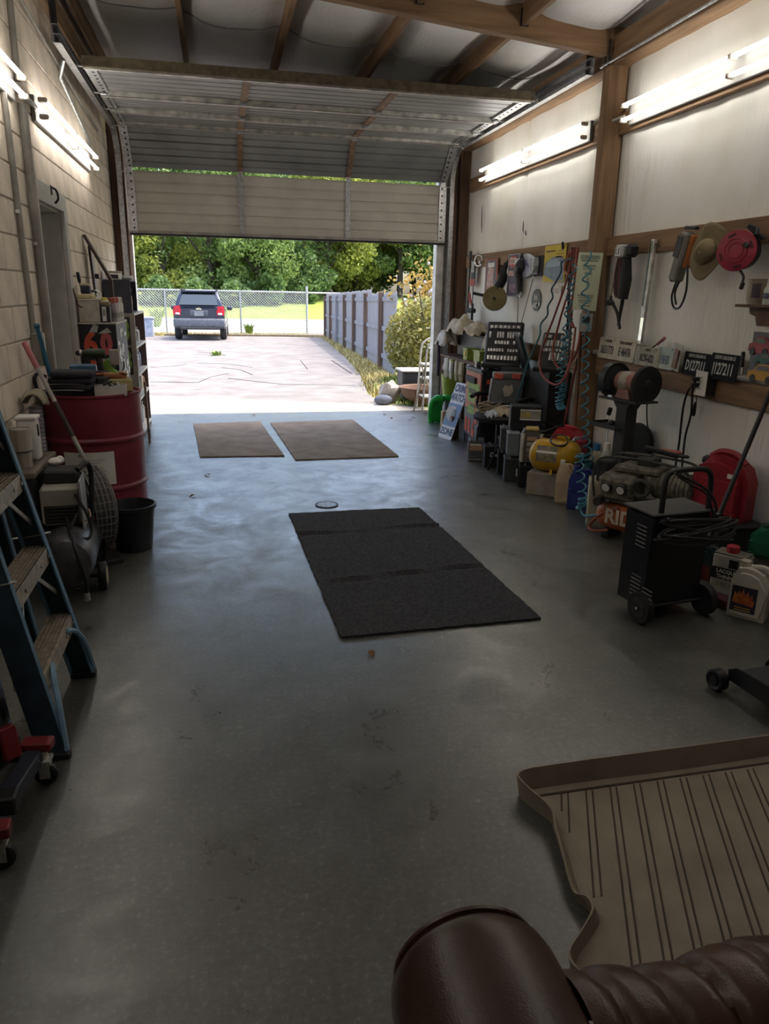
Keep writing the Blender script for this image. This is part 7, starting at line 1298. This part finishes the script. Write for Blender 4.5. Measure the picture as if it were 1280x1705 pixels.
# corner shelf with mug
t = thing('wall_shelf', 'small dark bracket shelf on the wall', 'shelf', (2.93, 3.72, wx(1262, 507, 2.93).z), WRZ); B().box((.02, 0, -.008), (.30, .12, .016), None, .003).o('board', dkw, t); B().prism([(-.10, 0), (.12, 0), (.12, -.10), (-.02, -.10), (-.04, -.05), (-.09, -.035)], .03, (.0, .03, -.016)).o('bracket', dkw, t)
zsh = wx(1262, 507, 2.93).z
t = thing('printed_mug', 'tan printed tin mug on the bracket shelf', 'mug', (2.91, 3.74, zsh+.0005)); B().lathe([(0, 0), (.04, 0), (.046, .03), (.05, .13), (.052, .135), (.048, .135), (.044, .02), (0, .02)], n=24).o('cup', mat('mug_tan', (.40, .34, .25), .5), t); B().grid(lambda u, v: (.051*math.cos(3.6+.9*u), .051*math.sin(3.6+.9*u), .035+.075*v), 8, 4).o('badge', mat('mug_badge', (.10, .07, .09), .5), t)
t = thing('small_bottle', 'pale green white bottle beside the tan mug on the shelf', 'bottle', (2.91, 3.62, zsh+.0005)); B().lathe([(0, 0), (.036, 0), (.036, .08), (.016, .11), (.016, .13), (0, .13)], n=20).o('body', mat('bottle_mint', (.5, .56, .48), .4), t); B().lathe([(.0365, .03), (.0365, .06)], n=20).o('band', mat('band_navy', (.1, .12, .2), .5), t)
# licence plates and print cards on the conduit
def plate(label, rect, base, chars, ink_, top=None, sz=.5, rollz=0.0, X=2.92, sxx=.62):
    c, w_, h = wr(*rect, X); t = thing('licence_plate', label, 'licence plate', c, WRZ); t.rotation_euler = (-.10, rollz, WRZ)
    B().prism([(-w_/2, -h/2+.008), (-w_/2+.008, -h/2), (w_/2-.008, -h/2), (w_/2, -h/2+.008), (w_/2, h/2-.008), (w_/2-.008, h/2), (-w_/2+.008, h/2), (-w_/2, h/2-.008)], .003, (0, 0, 0)).o('plate', base, t)
    text(chars, h*sz, ink_, t, (0, -.003, -h*.10), RN, 'plate_number', sx=sxx, bold=.0015)
    if top: text(top, h*.20, ink_, t, (0, -.003, h*.34), RN, 'plate_header', sx=.62)
    fr_ = B(); 
    for sx_ in (-1, 1): fr_.cyl((sx_*w_*.32, -.001, h*.42), (sx_*w_*.32, -.003, h*.42), .005, n=8)
    fr_.o('bolt_hole', dgrey, t); return t
crm = mat('plate_cream', (.47, .43, .31), .5, scale=12, col2=(.36, .31, .20)); pbk = mat('plate_black', (.016, .017, .022), .75, spec=.15); pwt = mat('plate_white_ink', (.60, .60, .56), .5)
plate('cream licence plate reading X651773 next to the post', (997, 562, 1026, 597), crm, 'X651773', ink, 'S. CAROLINA', .55, .0, 2.925); plate('cream licence plate reading E 46476 beside the first plate', (1024, 566, 1057, 602), crm, 'E 46476', ink, 'SOUTH CAROLINA', .55, .0, 2.915); plate('worn tan licence plate reading RCN-622', (1057, 578, 1098, 610), mat('plate_tan', (.36, .33, .24), .55, scale=15, col2=(.22, .20, .14)), 'RCN-622', ink, 'TEXAS 74', .55, .0, 2.915); plate('pale green tinted licence plate reading HH3', (1093, 578, 1122, 615), mat('plate_mint', (.42, .45, .42), .5, scale=8, col2=(.25, .34, .31)), 'HH3', mat('plate_navy', (.06, .08, .14), .5), None, .55)
plate('black licence plate reading D127211 above the outlet', (1137, 587, 1181, 626), pbk, 'D127211', pwt, 'SOUTH CAROLINA 53', .62); plate('black licence plate reading J127211 above the outlet', (1181, 589, 1229, 634), pbk, 'J127211', pwt, 'SOUTH CAROLINA 53', .62)
t, w_, h = wthing('blister_pack', 'clear carded blister pack leaning between the licence plates', 'blister pack', (1117, 572, 1136, 618), 2.90); B().box((0, 0, 0), (w_*.8, .006, h), (0, .18, 0), .002).o('card', mat('pack_card', (.42, .42, .36), .4), t); B().box((.0, -.008, -.01), (w_*.4, .012, h*.7), (0, .18, 0), .004).o('item', mat('pack_item', (.20, .11, .06), .4), t)
t = thing('carving_knife', 'black handled knife standing beside the black plate', 'knife', wx(1234, 612, 2.93), WRZ); B().box((0, 0, .045), (.022, .02, .09), (0, -.05, 0), .006).o('handle', black, t); B().box((.004, 0, -.03), (.016, .003, .08), (0, -.05, 0)).o('blade', steel, t)
t = thing('pink_screwdriver', 'screwdriver with a pink handle stuck behind the tan plate', 'screwdriver', wx(1094, 573, 2.93), WRZ); B().cyl((.08, 0, .045), (-.0, 0, .0), .012, .010, 10).o('handle', mat('handle_pink', (.42, .12, .17), .45), t); B().cyl((.0, 0, .0), (-.10, 0, -.05), .005, n=6).o('shaft', black, t)
for rect, c, lab in (((1246, 556, 1284, 596), (.34, .05, .06), 'red car picture cut-out on a grey card'), ((1254, 585, 1290, 614), (.03, .12, .10), 'dark green car picture cut-out above the yellow one'), ((1244, 602, 1292, 642), (.52, .27, .03), 'yellow car picture cut-out resting on the conduit')):
    c0, w_, h = wr(*rect, 2.925 - (.012 if c[0] > .5 else .006 if c[0] < .1 else 0)); t = thing('car_picture', lab, 'picture', c0, WRZ)
    bp_ = [(-w_*.5, -h*.22), (-w_*.47, h*.05), (-w_*.28, h*.14), (-w_*.15, h*.38), (w_*.2, h*.40), (w_*.40, h*.14), (w_*.5, h*.06), (w_*.5, -h*.24), (w_*.3, -h*.30), (-w_*.3, -h*.30)]; B().prism(bp_, .004).o('car_body', mat('pic_%d' % int(c[0]*100), c, .45), t); B().prism([(-w_*.20, h*.12), (-w_*.12, h*.32), (w_*.17, h*.33), (w_*.30, h*.12)], .002, (0, -.004, 0)).o('windows', mat('pic_glass', (.12, .13, .13), .3), t)
    for sx_ in (-.28, .28): B().lathe([(0, 0), (h*.17, 0), (h*.17, .003), (0, .003)], (w_*sx_, -.003, -h*.25), 16, 'Y', (0, 0, PI)).o('wheel', black, t)
    if c[0] > .3 and c[0] < .4: B().box((.02, .004, -.06), (w_*.95, .003, h*2.1)).o('card', mat('pic_card', (.13, .13, .16), .6), t)
t = thing('brass_fitting', 'small brass fitting on the conduit beside the outlet', 'fitting', wx(1200, 628, 2.93), WRZ); B().cyl((0, 0, 0), (0, 0, .04), .010).o('stem', mat('brass', (.4, .28, .09), .35, .7), t); B().box((.03, 0, .01), (.03, .02, .02), None, .004).o('nut', mat('brass', (.4, .28, .09), .35, .7), t)
# ================================================================ OUTSIDE, BY THE JAMB
OL = thing('small_step_ladder', 'white metal step stool standing just outside the opening', 'ladder', (2.66, 9.62, 0)); wm = mat('ladder_offwhite', (.55, .53, .47), .5)
for y in (-.14, .16):
    B().tube(catm([(-.07, y, .0), (-.05, y, .45), (-.03, y, .80), (.03, y, .90), (.10, y, .93)], 4), .013, 8).o('front_leg', wm, OL); B().tube([(-.19 if y < 0 else .20, y, .0), (-.04, y, .62)], .011, 8).o('rear_leg', mat('ladder_leg_wood', (.42, .34, .24), .6), OL)
for z in (.18, .42, .60): B().box((.04, .01, z), (.18, .30, .02), None, .003).o('step', wm, OL)
B().cyl((.10, -.14, .93), (.10, .16, .93), .013).o('top_bar', wm, OL)
t = thing('iron_pot', 'rusty brown iron fire bowl outside behind the step stool', 'bowl', (2.78, 10.1, -.005)); B().lathe([(0, .02), (.16, .03), (.30, .12), (.34, .22), (.36, .23), (.36, .25), (.32, .24), (.28, .14), (0, .06)], n=28).o('bowl', mat('rust_iron', (.16, .09, .06), .8), t)
for a in (0, 2.1, 4.2): B().cyl((.18*math.cos(a), .18*math.sin(a), 0), (.18*math.cos(a), .18*math.sin(a), .05), .02).o('foot', mat('rust_iron', (.16, .09, .06), .8), t)
t = thing('black_tub', 'black tub of clutter behind the fire bowl', 'tub', (2.95, 10.75, -.01)); B().box((0, 0, .21), (.75, .4, .42), None, .03).o('tub', black, t); B().box((0, 0, .425), (.8, .44, .03), None, .01).o('rim', mat('rim_pale', (.45, .44, .42), .6), t)
t = thing('garden_rock', 'rough grey rock beside the fire bowl outside', 'rock', (2.33, 10.35, -.01)); b_ = B().sph((0, 0, .14), .2, 14, (.8, .7, .8)); [setattr(v, 'co', v.co*(1+.12*math.sin(v.co.x*31)*math.cos(v.co.y*27+v.co.z*19))) for v in b_.m.verts]; b_.o('stone', mat('rock_grey', (.36, .33, .29), .9, scale=14, bump=.4), t)
t = thing('garden_stone', 'small dark blue stone by the edge of the apron', 'stone', (2.2, 10.15, -.01)); b_ = B().sph((0, 0, .07), .12, 12, (1.1, .8, .6)); b_.o('stone', mat('stone_blue', (.12, .14, .19), .8), t)
